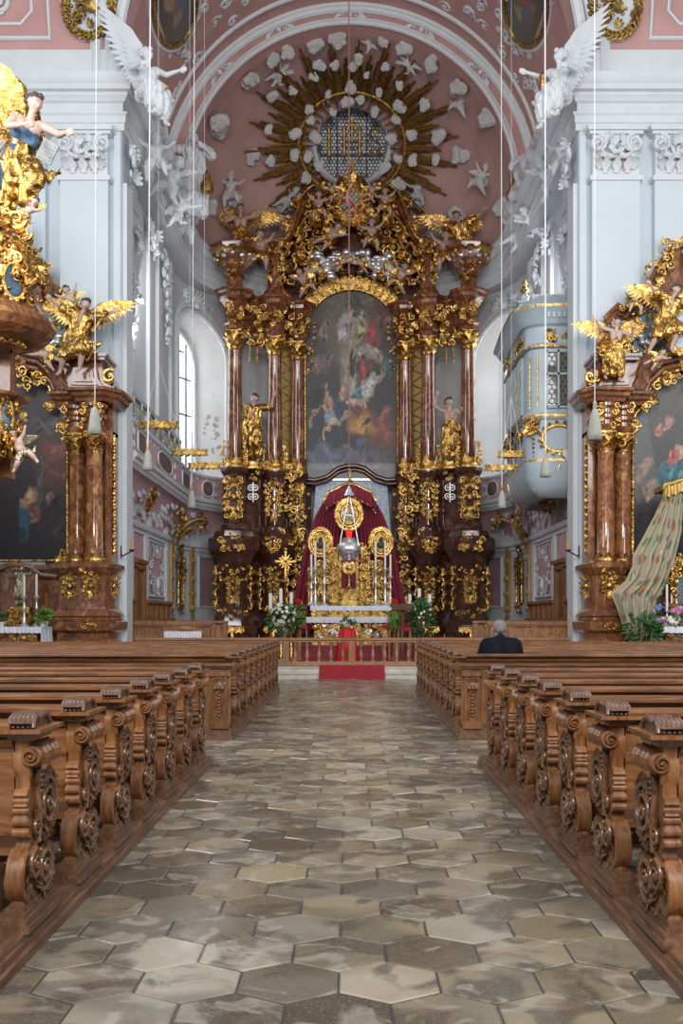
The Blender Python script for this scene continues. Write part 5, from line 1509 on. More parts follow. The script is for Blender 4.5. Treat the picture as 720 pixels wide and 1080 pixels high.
for i, (px, py, d, where) in enumerate(clouds):
    p, n = dome_pt(px, py, .1 if where in ('beyond the ray tips', 'on the pink dome') else .42)
    h = math.degrees(math.atan2(px-371, 152-py)) % 360; hr = round(h/30) % 12 or 12
    k_ = (hr, where); s_ = math.hypot(px-371, py-152)
    nm = ['twelve', 'one', 'two', 'three', 'four', 'five', 'six', 'seven', 'eight', 'nine', 'ten', 'eleven'][hr % 12]
    lab = "white stucco cloud %s at %s o'clock round the window" % (where, nm)
    if k_ in seen: lab = "white stucco cloud %s near %s o'clock, %s its neighbour" % (where, nm, 'outside' if s_ > 100 else 'beside')
    if lab in [c for c in seen if isinstance(c, str)]: lab = "second white stucco cloud %s past %s o'clock" % (where, nm)
    seen.add(k_); seen.add(lab)
    o = bpy.data.objects.new('stucco_cloud', CL[i % 6]); COL.objects.link(o)
    f = (n*.55+V((0, 1, .25))*.45).normalized(); up = (V((0, 0, 1))-f*f.z).normalized(); sc_ = d*p.y/F*.98
    o.matrix_world = frame(f.cross(up), f, up, p) @ RY(q.uniform(-.8, .8)) @ SCL(sc_)
    tag(o, lab, 'cloud', 'stucco clouds in the dome')
SM = ('cloudgrey',)*4
for px, py, h, k_, fl, lab in ((292, 90, 34, 'putto3', 0, 'white stucco cherub tumbling at the upper left edge of the rays'), (390, 56, 22, 'putto2', 0, 'white stucco cherub at the very top of the rays'),
      (484, 122, 36, 'putto2', 1, 'white stucco winged cherub at the right end of the rays'), (243, 222, 44, 'putto1', 0, 'white stucco cherub riding a cloud low on the left of the dome'),
      (302, 222, 36, 'putto3', 0, 'white stucco cherub on a cloud above the left retable scroll'), (440, 220, 36, 'putto1', 1, 'white stucco cherub on a cloud above the right retable scroll'),
      (505, 204, 38, 'putto2', 1, 'white stucco winged cherub low on the right of the dome'), (433, 78, 30, 'putto3', 1, 'white stucco cherub diving among the upper right rays'), (343, 186-74, 16, 'putto1', 0, 'tiny white stucco cherub above the round window')):
    p, n = dome_pt(px, py, .45); place(k_, 'stucco_cherub', lab, 'cherub', tuple(p), h*p.y/F, mats=SM, flip=bool(fl))
# ================================================================== drapes
def drape(outer, inner, Y, nf, amp, bulge=.25, nu=60, nv=40, th=.02):
    """cloth between two px polylines (top to bottom) hanging at depth Y with vertical folds"""
    def along(poly, t):
        L = [0]
        for a, b in zip(poly[:-1], poly[1:]): L.append(L[-1]+math.dist(a, b))
        d = t*L[-1]
        for i in range(len(poly)-1):
            if d <= L[i+1]+1e-9:
                q_ = (d-L[i])/max(1e-9, L[i+1]-L[i]); return (poly[i][0]+(poly[i+1][0]-poly[i][0])*q_, poly[i][1]+(poly[i+1][1]-poly[i][1])*q_)
        return poly[-1]
    def pos(u, v):
        a = along(outer, v); b = along(inner, v)
        p = W(a[0]+(b[0]-a[0])*u, a[1]+(b[1]-a[1])*u, Y)
        f = amp*(.35+.65*v)*sin(2*PI*nf*u+.6*sin(v*3+u*4))
        p.y += f-bulge*v*sin(PI*min(1, u*1.1))*.5
        return p
    return pos
def solid(me, th=.02):
    return evaluated(me, [('SOLIDIFY', dict(thickness=th, offset=0))])

# ================================================================== high altar table and reliquary
def px_obj(loc): return TR(-loc[0], -loc[1], -loc[2])
HAx = .03
T = thing('altar_table', 'gilded and silvered altar table with white lace cloth before the reliquary wall', 'altar table', (HAx, 33.3, .72))
Bt = px_obj((0, 33.3, .72))
mb = MB(); mb.T = Bt; mb.box(-1.2, 1.2, 32.95, 33.9, .72, 1.6); mb.box(-1.28, 1.28, 32.88, 33.9, .72, .8); mb.box(-1.25, 1.25, 32.9, 33.9, 1.5, 1.6)
obj('frontal', mb, G['oldgold'], T)
mb = MBS(); mb.T = Bt @ TR(0, 32.93, 1.15)
for i in range(9): mb.T = Bt @ TR(-1.05+i*.262, 32.93, 1.15); mb.clump(.26, .62, .06, 5, i, .18, 'r')
obj('frontal_gilt_relief', mb, G['gold'], T, 60)
mb = MBS()
for i in range(6): mb.T = Bt @ TR(-.9+i*.36, 32.92, 1.15); mb.clump(.25, .55, .06, 4, i+50, .16, 'r')
obj('frontal_silver_relief', mb, G['silver'], T, 60)
vs = []
def cloth(name, x0, x1, y0, y1, z, drop, par, Bm):
    n = 120; mb = MB(); mb.T = Bm
    mb.box(x0, x1, y0, y1, z, z+.02)
    vs = []; fs = []
    for i in range(n+1):
        x = x0+(x1-x0)*i/n; w_ = .012*sin(i*1.1); d = drop*(1+.10*abs(sin(i*PI/8)))
        vs += [(x, y0-.005, z+.02), (x, y0-.02+w_, z-d*.5), (x, y0-.015+w_*1.4, z-d)]
    for i in range(n):
        a = 3*i; fs += [(a, a+3, a+4, a+1), (a+1, a+4, a+5, a+2)]
    mb.add(vs, fs)
    vb = [(v[0], v[1]+.008, v[2]) for v in vs]; mb.add(vb, [f[::-1] for f in fs])
    return obj(name, mb, G['linen'], par, 60)
cloth('altar_cloth', -1.48, 1.48, 32.8, 33.9, 1.62, .16, T, Bt)
mb = MB(); mb.T = Bt; mb.box(-1.32, 1.32, 33.7, 34.2, 1.6, 2.0); obj('gradine', mb, G['oldgold'], T)
mb = MBS()
for i in range(10): mb.T = Bt @ TR(-1.2+i*.266, 33.68, 1.82); mb.clump(.25, .2, .04, 4, i+9, .12)
obj('gradine_relief', mb, G['gold'], T, 60)
cloth('upper_cloth', -1.36, 1.36, 33.62, 34.2, 2.0, .14, T, Bt)

RQ = thing('reliquary_wall', 'gilded reliquary wall with three rayed oval shrines on the high altar', 'shrine', (HAx, 34.4, 2.0))
Br = px_obj((0, 34.4, 2.0))
def QZ(py): return WZ(py, 34.4)
def QX(px): return WX(px, 34.4)-.03
mb = MB(); mb.T = Br
for x0, x1, y_, z0, z1 in ((325, 412, 0, 638, 622), (330, 407, .05, 622, 600), (336, 352, .05, 600, 592), (385, 401, .05, 600, 592), (346, 356, -.1, 636, 578), (380, 390, -.1, 636, 578), (357, 360, -.2, 632, 575), (375, 378, -.2, 632, 575)):
    a, b = QX(x0), QX(x1); mb.box(a, b, 34.35+y_, 34.7, QZ(z0), QZ(z1)); mb.box(a-.04, b+.04, 34.3+y_, 34.7, QZ(z1)-.04, QZ(z1)+.02)
for x in (326, 333, 343, 393, 403, 410):
    mb.lathe([(.07, QZ(622)), (.09, QZ(620)), (.05, QZ(615)), (.05, QZ(604)), (.09, QZ(602)), (.03, QZ(598))], 10, (QX(x), 34.25, 0))
mb.prism([(QX(355), QZ(577)), (QX(380), QZ(577)), (QX(376), QZ(571)), (QX(368), QZ(567)), (QX(360), QZ(571))], 'y', 34.1, 34.6)
obj('gilt_architecture', mb, G['oldgold'], RQ, 30)
mb = MBS()
for i, (x, y, w, h) in enumerate(((338, 612, .5, .5), (399, 612, .5, .5), (338, 598, .5, .3), (399, 598, .5, .3), (351, 590, .35, 1.0), (385, 590, .35, 1.0), (329, 608, .3, .6), (408, 608, .3, .6), (345, 630, .8, .3), (392, 630, .8, .3), (350, 610, .3, .9), (386, 610, .3, .9), (368, 626, .6, .25))):
    mb.T = Br @ TR(QX(x), 34.22, QZ(y)); mb.clump(w, h, .1, 9, i, .2, 'r')
obj('gilt_foliage', mb, G['gold'], RQ, 60)
mb = MB(); mb.T = Br; mb.box(QX(359), QX(377), 34.2, 34.38, QZ(622), QZ(577)); obj('crimson_niche', mb, G['crimson'], RQ)
for x, y in ((333, 612), (346, 612), (333, 628), (348, 629), (391, 612), (404, 612), (390, 629), (404, 628)):
    mb = MB(); mb.T = Br; mb.ell((QX(x), 34.18, QZ(y)), (.09, .04, .11), 10, 7); p_ = obj('relic_pane', mb, G['darkglass'], RQ)
    mb = MB(); mb.T = Br; mb.tube([(QX(x)+.1*cos(a*PI/8), 34.16, QZ(y)+.12*sin(a*PI/8)) for a in range(17)], .022, 6); obj('relic_frame', mb, G['gold'], p_)
for x, y, rx, rz, nm in ((368, 543, 15, 18, 'lamb'), (338, 572, 13, 17, 'bust'), (401.5, 572, 13, 17, 'bust')):
    cx_, cz_ = QX(x), QZ(y); a_, b_ = rx*34.4/F, rz*34.4/F
    mb = MB(); mb.T = Br @ TR(cx_, 34.25, cz_)
    for i in range(44):
        t = 2*PI*i/44; mb.leaf((a_*.72*cos(t), 0, b_*.72*sin(t)), (cos(t), 0, sin(t)), (0, -1, 0), a_*.34, a_*.14, .05, 0, .4, rows=3)
    mb.tube([(a_*.72*cos(t*PI/16), -.05, b_*.72*sin(t*PI/16)) for t in range(33)], .045, 6); mb.tube([(a_*.56*cos(t*PI/16), -.06, b_*.56*sin(t*PI/16)) for t in range(33)], .025, 6)
    d_ = obj('rayed_frame', mb, G['gold'], RQ, 60)
    mb = MB(); mb.T = Br @ TR(cx_, 34.26, cz_); mb.ell((0, 0, 0), (a_*.7, .04, b_*.7), 24, 8); obj('gilt_ground', mb, G['oldgold'], d_)
    if nm == 'bust':
        mb = MB(); mb.T = Br @ TR(cx_, 34.19, cz_); mb.ell((0, 0, .08), (.07, .06, .09), 10, 7); mb.ell((0, 0, -.1), (.14, .06, .12), 10, 7); obj('dark_bust', mb, G['hairdark'], d_, 180)
    else:
        mb = MB(); mb.T = Br @ TR(cx_, 34.19, cz_); mb.ell((.0, 0, -.05), (.16, .06, .07), 10, 7); mb.ell((-.14, 0, .05), (.06, .05, .05), 8, 6)
        for q in (-.1, -.04, .06, .11): mb.tube([(q, 0, -.08), (q, 0, -.2)], .018, 6)
        mb.clump(.5, .3, .03, 7, 4, .14); obj('silver_lamb', mb, G['silver'], d_, 180)
mb = MB(); mb.T = Br @ TR(QX(368), 34.0, QZ(637)); mb.box(-.26, .26, 0, .1, .0, .3); obj('altar_card', mb, simple('silver_grey_card', (.42, .40, .34), (.3, .28, .24), 9, .4, .3), RQ)
p0 = W(368, 621, 34.0)
mb = MB(); mb.lathe([(.14, 0), (.15, .03), (.05, .1), (.03, .2), (.055, .27), (.025, .35), (.03, .55)], 14)
for i in range(20):
    t = 2*PI*i/20; mb.leaf((.1*cos(t), 0, .72+.1*sin(t)), (cos(t), 0, sin(t)), (0, -1, 0), .16, .06, .05, 0, .4, rows=3)
mb.ell((0, 0, .72), (.12, .05, .12), 14, 8); mb.box(-.02, .02, -.02, .02, .85, 1.05); mb.box(-.07, .07, -.02, .02, .94, .98)
o = obj('monstrance', mb, G['gold'], None, 50); o.location = p0; tag(o, 'small gilded monstrance in the crimson niche of the high altar', 'monstrance')
mb = MB(); mb.box(-.26, .26, -.2, .35, 0, p0.z-2.02); o = obj('monstrance_stand', mb, G['oldgold'], None); o.location = (p0.x, 34.15, 2.02); tag(o, 'low gilded block carrying the monstrance in the niche', 'stand')

# crimson canopy and curtains
CP = thing('crimson_canopy', 'gold fringed crimson canopy with curtains flaring round the reliquary wall', 'canopy', (HAx, 35.4, .7))
Bc = px_obj((HAx, 35.4, .7))
for s in (-1, 1):
    mx = lambda x: 368.5+s*(x-368.5)
    ou = [(mx(x), y) for x, y in ((392, 522), (405, 545), (415, 575), (422, 610), (429, 645), (431, 668))]
    inn = [(mx(x), y) for x, y in ((368.5, 522), (368.5, 560), (368.5, 600), (368.5, 640), (368.5, 668))]
    pos = drape(ou, inn, 35.6, 11, .07)
    me = painted_grid(110, 30, lambda u, v: pos(u, v), lambda u, v: (0, 0, 0)); me.materials.append(G['crimson']); me = solid(me)
    me.transform(Bc); obj('curtain', me, None, CP)
mb = MB(); mb.T = Bc
pts = [W(x, y, 35.1)-V((0, 0, 0)) for x, y in ((342, 528), (346, 520), (354, 516), (362, 512), (369, 510), (376, 512), (384, 516), (392, 520), (396, 528))]
mb.tube(pts, .06, 8); mb.tube([p+V((0, .05, -.1)) for p in pts], .04, 6); mb.lathe([(.06, 0), (.1, .08), (.03, .16), (.02, .4), (.0, .5)], 10, tuple(pts[4]))
obj('gilt_cresting', mb, G['gold'], CP, 50)
mb = MB(); mb.T = Bc
vs = []; fs = []; n = 90
for i in range(n+1):
    t = i/n*8; j = min(7, int(t)); p = pts[j].lerp(pts[j+1], t-j); q = .05*sin(i*.55)
    vs += [p+V((0, -.02, 0)), p+V((0, q-.06, -.25)), p+V((0, q*1.4-.06, -.45-.06*abs(sin(i*.35))))]
for i in range(n): a = 3*i; fs += [(a, a+3, a+4, a+1), (a+1, a+4, a+5, a+2)]
mb.add(vs, fs); mb.add([v+V((0, .02, 0)) for v in vs], [f[::-1] for f in fs])
v_ = obj('valance', mb, G['crimson'], CP, 180)
mb = MB(); mb.T = Bc; mb.tube([V(vs[3*i+2])+V((0, -.015, 0)) for i in range(n+1)], .028, 5); obj('gold_fringe', mb, G['gold'], v_, 180)
mb = MB(); mb.T = Bc; mb.box(-.9, .95, 35.7, 35.75, 4.9, 5.6); mb.tube([(0.03, 35.8, 0.7), (0.03, 35.8, 5.9)], .05, 8); obj('canopy_back', mb, G['crimson'], CP)

# candles on the high altar
def candlestick(name, label, loc, hs, hc, mat='silver', grp=None, rs=1., rc=.035):
    t = thing(name, label, 'candlestick', tuple(loc), 0, grp)
    mb = MB(); mb.lathe([(.13*rs, 0), (.14*rs, .03), (.08*rs, .07), (.035*rs, .14), (.06*rs, hs*.25), (.03*rs, hs*.3), (.03*rs, hs*.55), (.06*rs, hs*.62), (.03*rs, hs*.68), (.03*rs, hs*.88), (.09*rs, hs*.97), (.09*rs, hs)], 12)
    for a in range(3): mb.ell((.11*rs*cos(a*2.09+1), .11*rs*sin(a*2.09+1), .02), .035*rs, 6, 5)
    obj('stand', mb, G[mat], t, 60)
    mb = MB(); mb.lathe([(rc, hs), (rc, hs+hc), (rc*.6, hs+hc+.01)], 12); mb.tube([(0, 0, hs+hc), (0, 0, hs+hc+.04)], .005, 4); obj('candle', mb, G['candle'], t, 60)
    return t
for i, (px, ty, lab) in enumerate(((323, 585, 'leftmost tall silver candlestick on the high altar shelf'), (332.5, 571, 'second silver candlestick from the left on the high altar shelf'), (342, 571, 'silver candlestick under the left oval shrine, nearest the middle'),
        (396, 571, 'silver candlestick under the right oval shrine, nearest the middle'), (406, 571, 'second silver candlestick from the right on the high altar shelf'), (416, 585, 'rightmost tall silver candlestick on the high altar shelf'))):
    p = W(px, 637, 33.85); p.z = 2.02; tz = WZ(ty, 33.85)-2.02
    px_ = max(-1.3, min(1.3+.06, p.x)); candlestick('candlestick', lab, (px_, 33.82, 2.02), tz*.58, tz*.42)
# sanctuary lamp
p = W(368, 590, 30)
L = thing('sanctuary_lamp', 'silver hanging sanctuary lamp with a red glass before the shrine', 'lamp', (p.x, 30, p.z-.1))
mb = MB(); mb.lathe([(.0, -.12), (.05, -.08), (.03, 0), (.1, .06), (.28, .2), (.36, .36), (.34, .5), (.25, .6), (.2, .62), (.22, .7), (.17, .74)], 20)
for i in range(8):
    a = PI*i/4; d = V((cos(a), sin(a), 0)); mb.leaf(d*.3+V((0, 0, .3)), d*.6+V((0, 0, .7)), d, .25, .16, .5, 2)
    mb.leaf(d*.15+V((0, 0, .1)), d*.9+V((0, 0, .2)), d-V((0, 0, .5)), .2, .12, .4, 1)
obj('bowl', mb, G['silver'], L, 60)
mb = MB(); mb.lathe([(.07, .74), (.09, .85), (.1, .98), (.09, .98), (.05, .76)], 14); obj('red_glass', mb, G['redglass'], L, 60)
mb = MB()
for i in range(3):
    a = PI/2+i*2*PI/3; mb.tube([(.33*cos(a), .33*sin(a), .5), (.1*cos(a), .1*sin(a), 1.6), (0, 0, 2.1)], .014, 5)
mb.lathe([(.1, 2.05), (.16, 2.0), (.06, 2.2), (.02, 2.3)], 12)
obj('chains', mb, G['silver'], L)
mb = MB(); mb.tube([(0, 0, 2.2), (0, 0, 21.3)], .018, 5); obj('cord', mb, simple('brown_red_cord', (.30, .13, .11), None, 1, .7), L)

# flowers and plants
def leafball(mb, c, r, n, L, seed, up=.3):
    q = random.Random(seed)
    for i in range(n):
        d = V((q.gauss(0, 1), q.gauss(0, 1), q.gauss(0, 1)+up)).normalized(); p = V(c)+V((d.x*r[0], d.y*r[1], d.z*r[2]))*q.uniform(.45, 1)
        mb.leaf(p, d+V((q.uniform(-.6, .6), q.uniform(-.6, .6), q.uniform(-.5, .4))), d.orthogonal(), L*q.uniform(.7, 1.2), L*.4, .3, 0, .08, rows=3)
def blooms(mb, c, r, n, R, seed, petals=6, front=True):
    q = random.Random(seed)
    for i in range(n):
        d = V((q.gauss(0, 1), -abs(q.gauss(0, 1)), q.gauss(0, 1)+.2)).normalized(); p = V(c)+V((d.x*r[0], d.y*r[1], d.z*r[2]))*q.uniform(.85, 1.1)
        rr = R*q.uniform(.75, 1.2); u = d.orthogonal().normalized(); w = d.cross(u)
        for k_ in range(petals):
            a = 2*PI*k_/petals; e = u*cos(a)+w*sin(a); mb.leaf(p, e+d*.35, d, rr, rr*.75, .25, 0, .15, rows=3)
        mb.ell(p+d*rr*.15, rr*.25, 6, 5)
p = W(299, 652, 29.5)
T = thing('flower_arrangement', 'large bouquet of white flowers on a stand left of the altar behind the rail', 'flowers', (p.x, 29.5, .3))
mb = MB(); leafball(mb, (0, 0, 1.25), (.48, .35, .42), 240, .2, 1); obj('foliage', mb, G['green'], T, 180)
mb = MB(); blooms(mb, (0, -.05, 1.38), (.34, .3, .38), 46, .085, 3); obj('white_blooms', mb, G['white'], T, 180)
mb = MB(); mb.lathe([(.2, 0), (.2, .03), (.04, .1), (.03, .7), (.12, .8), (.16, 1.0)], 14); obj('stand', mb, G['silver'], T, 60)
p = W(443, 655, 29.6)
T = thing('potted_plant', 'bushy green plant on a stand right of the altar below three candles', 'plant', (p.x, 29.6, .3))
mb = MB(); leafball(mb, (0, 0, 1.25), (.4, .35, .6), 320, .17, 5); obj('foliage', mb, G['green'], T, 180)
mb = MB(); blooms(mb, (0, 0, 1.3), (.35, .3, .5), 12, .05, 6); obj('white_blooms', mb, G['white'], T, 180)
mb = MB(); mb.lathe([(.16, 0), (.2, .5), (.22, .52), (.2, .55)], 14); obj('pot', mb, G['oldgold'], T, 60)
for px, lab in ((315, 'trailing fern with red flowers on a pillar stand left of the altar table'), (416, 'trailing fern on a pillar stand right of the altar table behind the lectern')):
    p = W(px, 650, 31.2)
    T = thing('trailing_fern', lab, 'plant', (p.x, 31.2, .3))
    mb = MB(); mb.lathe([(.16, 0), (.16, .05), (.07, .12), (.06, 1.2), (.14, 1.3), (.16, 1.5)], 12); obj('pillar_stand', mb, G['stallwood'], T, 60)
    mb = MB(); leafball(mb, (0, 0, 1.5), (.17, .18, .26), 80, .14, px)
    q = random.Random(px)
    for i in range(70):
        a = q.uniform(0, 6.28); mb.leaf((.15*cos(a), .15*sin(a), 1.55-q.random()*.5), (cos(a)*.3, sin(a)*.3, -1), (cos(a), sin(a), 0), .35, .05, .1, 0, .1, rows=3)
    obj('foliage', mb, G['lime'], T, 180)
    mb = MB(); blooms(mb, (0, -.05, 1.8), (.16, .15, .08), 9, .055, 6); obj('red_blooms', mb, G['redcloth'], T, 180)
p = W(366, 665, 28.6)
T = thing('flower_stand', 'bright red draped stand with a small posy before the altar table', 'flower stand', (p.x, 28.6, .3))
mb = MB(); vs = []; n = 48; fs = []
for j, (r_, z) in enumerate(((.0, 1.0), (.2, 1.0), (.22, .9), (.27, .45), (.33, .02))):
    for i in range(n): k_ = r_*(1+(.12*sin(i*PI*2*9/n) if j > 1 else 0)); vs.append((k_*cos(2*PI*i/n), k_*sin(2*PI*i/n), z))
for j in range(4):
    for i in range(n): fs.append((j*n+i, j*n+(i+1) % n, (j+1)*n+(i+1) % n, (j+1)*n+i))
mb.add(vs, fs); obj('red_drape', mb, G['redcloth'], T, 180)
mb = MB(); leafball(mb, (0, 0, 1.14), (.24, .2, .16), 70, .12, 9); obj('foliage', mb, G['green'], T, 180)
mb = MB(); blooms(mb, (0, 0, 1.18), (.16, .15, .14), 14, .06, 4); obj('white_blooms', mb, G['white'], T, 180)
# processional cross and big candles
for px, ty, lab in ((285, 626, 'thick white candle on gilded stand, leftmost beside the white bouquet'), (296, 621, 'thick white candle on gilded stand just left of the processional cross'), (307, 625, 'thick white candle on gilded stand just right of the processional cross'),
                    (432, 627, 'thick candle on gilded stand right of the lectern, leftmost of three'), (442, 621, 'tallest thick candle on gilded stand above the green plant'), (453, 627, 'thick candle on gilded stand, rightmost beside the green plant')):
    p = W(px, 652, 30.3); h = WZ(ty, 30.3)-.3; candlestick('floor_candlestick', lab, (p.x, 30.3, .3), h-.5, .5, 'gold', None, 1.2, .055)
p = W(301, 652, 30.7)
mb = MB(); mb.lathe([(.2, 0), (.2, .04), (.05, .12), (.025, .3), (.025, 2.4), (.06, 2.45), (.03, 2.55)], 12)
mb.box(-.03, .03, -.02, .02, 2.5, 3.35); mb.box(-.26, .26, -.02, .02, 3.0, 3.06)
for x, z in ((0, 3.4), (-.29, 3.03), (.29, 3.03)): mb.ell((x, 0, z), (.06, .03, .06), 8, 6)
for i in range(12): t = 2*PI*i/12; mb.leaf((.05*cos(t), 0, 3.03+.05*sin(t)), (cos(t), 0, sin(t)), (0, -1, 0), .2, .05, .05, 0, rows=3)
o = obj('processional_cross', mb, G['gold'], None, 60); o.location = (p.x, 30.7, .3); tag(o, 'tall gilded processional cross on its staff above the white bouquet', 'cross')
# lectern, chair, stools
p = W(424, 652, 28.6)
T = thing('lectern', 'dark wooden lectern with sloping top behind the rail right of the altar', 'lectern', (p.x, 28.6, .3))
mb = MB(); mb.T = TR(0, 0, 1.62)@RX(.35); mb.box(-.28, .28, -.2, .2, -.02, .03); obj('book_rest', mb, G['kerbwood'], T)
mb = MB(); mb.lathe([(.22, 0), (.22, .05), (.06, .1), (.05, 1.5), (.1, 1.6)], 8); obj('post', mb, G['kerbwood'], T)
for px, hw, z1, lab in ((426, .2, .62, 'red upholstered stool beside the lectern post'), (283, .22, .46, 'low red cushioned stool below the left floor candles'), (320, .13, .75, 'narrow red stool at the left corner of the altar table'), (407, .13, .75, 'narrow red stool at the right corner of the altar table'), (449, .22, .46, 'low red cushioned stool left of the right outer pedestal'), (468, .25, .46, 'low red cushioned stool furthest right behind the rail')):
    p = W(px, 660, 29.2); y = 29.2
    if px == 426: y = 29.0
    if px in (320, 407): y = 31.6-.6
    T = thing('red_stool', lab, 'stool', (WX(px, y), y, .3))
    z1 = WZ(661 if px == 426 else (672 if hw > .2 else 659), y)-.3
    mb = MB(); mb.box(-hw, hw, -.2, .2, z1-.12, z1-.02, .03); mb.box(-hw+.03, hw-.03, -.17, .17, z1-.02, z1, .03); obj('cushion', mb, G['red'], T)
    for a in (-1, 1):
        for b in (-1, 1): mb = MB(); mb.box(a*(hw-.03)-.02, a*(hw-.03)+.02, b*.16-.02, b*.16+.02, 0, z1-.12); obj('leg', mb, G['stallwood'], T)

# ================================================================== galleries
def gpath(n=9, amax=.62, a=XO, b=5.0): return [(-a, 28.55), (-a, YE)]+[(-a*cos(amax*i/n), YE+b*sin(amax*i/n)) for i in range(1, n+1)]
def gframe(Y, z, side, off=0.):
    if Y <= YE: return frame_on(V((-XO, Y)), z, V((-1, 0)), -side)
    th = math.asin(min(1, (Y-YE)/5.0)); return frame_on(V((-XO*cos(th), Y)), z, V((-cos(th)/XO, sin(th)/5.0)).normalized(), -side)
for side, nm in ((-1, 'left'), (1, 'right')):
    T = thing('choir_gallery', 'curved choir gallery with rose panels and gilt balusters along the %s wall' % nm, 'gallery', (side*XO, 28.6, 4.6))
    Bg = px_obj((side*XO, 28.6, 4.6))
    pth = gpath(); pth2 = mir(pth) if side > 0 else pth
    def sw(name, pr, mat, path=pth2, ang=30):
        mb = MB(); mb.T = Bg; mb.sweep(pr, path); return obj(name, mb, mat, T, ang)
    sw('cornice', [(-.45, 5.95), (.0, 5.95), (.03, 6.02), (.1, 6.08), (.12, 6.16), (.2, 6.22), (.22, 6.32), (.1, 6.36), (.04, 6.4), (-.45, 6.4)], G['stucco'])
    sw('parapet', [(-.12, 6.4), (.0, 6.4), (.0, 7.2), (-.12, 7.2)], G['pinkpanel'])
    sw('sill_moulding', [(-.15, 7.2), (.04, 7.2), (.09, 7.25), (.09, 7.32), (.02, 7.36), (-.15, 7.36)], G['stucco'])
    cv = [(-.5, 4.62)]+[(-.5+.5*(1-cos(t*PI/12)), 4.62+1.33*sin(t*PI/12)) for t in range(1, 7)]+[(-.5, 5.95)]
    co_ = sw('cove', cv, G['pinkpanel'], ang=60)
    # stucco scrollwork on the cove
    mb = MBS(); q = random.Random(8)
    for i in range(60):
        Y = 28.9+i*.2; z = q.uniform(4.7, 5.8)
        t = min(1, (z-4.62)/1.33); offx = -.5+.5*(1-math.sqrt(max(0, 1-t*t)))
        mb.T = Bg @ gframe(Y, z, side) @ TR(0, -offx-.0, 0) @ RX(-.35*t)
        mb.scroll(0, 0, q.uniform(.12, .24), 1.4, q.uniform(0, 6), q.choice((1, -1)), .05, 3)
    obj('cove_scrollwork', mb, G['stucco'], co_, 60)
    mb = MBS()
    for Y, z in ((31.5, 5.5), (31.2, 5.2), (36.9, 5.3), (37, 4.9), (40, 5.4)):
        t = (z-4.62)/1.33; mb.T = Bg @ gframe(Y, z, side) @ TR(0, .35*(1-t)-.1, 0); mb.clump(.9, .6, .15, 9, int(Y), .3)
    obj('gilt_cove_ornament', mb, G['oldgold'], co_, 60)
    mb = MBS()
    for Y in (30.9, 35.8, 39.2, 29.0, 40.9):
        mb.T = Bg @ gframe(Y, 6.8, side); mb.scroll(0, .18, .13, 1.4, 1, 1, .035, 2); mb.scroll(0, -.18, .13, 1.4, 4, -1, .035, 2)
    for i in range(40): mb.T = Bg @ gframe(28.9+i*.32, 6.45 if i % 2 else 7.15, side); mb.scroll(0, 0, .06, 1.3, i, 1, .02, 1)
    obj('parapet_stucco', mb, G['stucco'], T, 60)
    for j, (a, b) in enumerate(((29.4, 30.6), (32.5, 35.0), (37.2, 38.9), (40.0, 40.9))):
        if side > 0 and j == 0: continue
        c = (a+b)/2; hw = (b-a)/2*(1 if j < 3 else .8)
        mb = MB(); mb.T = Bg @ gframe(c, 6.8, side)
        out_ = [(hw*(abs(cos(t*PI/12))**(.35 if j % 2 == 0 else .8))*(1 if cos(t*PI/12) > 0 else -1), .29*(abs(sin(t*PI/12))**(.35 if j % 2 == 0 else .8))*(1 if sin(t*PI/12) > 0 else -1)) for t in range(24)]
        mb.prism(out_, 'y', -.05, .02)
        pn = obj('dark_panel', mb, simple('dark_brown_fluted_panel', (.10, .065, .05), (.2, .15, .12), 5, .7) if 'dkp' not in G else G['dkp'], T)
        G['dkp'] = pn.data.materials[0]
        mb = MB(); mb.T = Bg @ gframe(c, 6.8, side); mb.tube([(x*1.03, -.05, z*1.06) for x, z in out_+out_[:1]], .035, 6); obj('panel_frame', mb, G['stucco'], pn, 60)
    if side < 0:
        sw('handrail', [(-.1, 8.0), (.04, 8.0), (.06, 8.06), (.06, 8.12), (-.1, 8.14)], G['oriel'], [(-XO, 28.55), (-XO, 37.0)])
        sw('lower_rail', [(-.06, 7.36), (.0, 7.36), (.0, 7.45), (-.06, 7.45)], G['oriel'], [(-XO, 28.55), (-XO, 37.0)])
        sw('middle_rail', [(-.05, 7.85), (.0, 7.85), (.0, 7.9), (-.05, 7.9)], G['oriel'], [(-XO, 28.55), (-XO, 37.0)])
        bl_ = MB(); bl_.lathe([(.05, 7.45), (.05, 7.5), (.03, 7.52), (.05, 7.56), (.03, 7.6), (.055, 7.65), (.03, 7.7), (.05, 7.74), (.03, 7.78), (.05, 7.82), (.04, 7.86), (.05, 8.0)], 8)
        blm = mesh_of(bl_, G['latticegold'], 40); sl = MB(); sl.box(-.02, .02, -.15, .15, 7.45, 7.86); slm = mesh_of(sl, G['oriel'])
        for i in range(8):
            y = 28.9+i*1.12
            o = obj('baluster', blm, None, T); o.location = (.03, y-28.6, -4.6)
            o = obj('slat', slm, None, T); o.location = (-.04, y-28.6+.56, -4.6)
# ================================================================== oriel on the right gallery
T = thing('oratory_box', 'blue grey and gilt glazed oratory box projecting over the right gallery', 'oratory', (5.9, 28.6, 5.0))
Bo = px_obj((5.9, 28.6, 5.0))
def arcp(cx, cy, r, a0, a1, n=6): return [(cx+r*cos(math.radians(a0+(a1-a0)*i/n)), cy+r*sin(math.radians(a0+(a1-a0)*i/n))) for i in range(n+1)]
plan = [(5.1, 33.2), (5.1, 29.3)]+arcp(5.6, 29.3, .5, 180, 270)[1:]+[(6.9, 28.8)]
plan = [(6.3, 33.3), (5.2, 33.2)]+plan[1:]
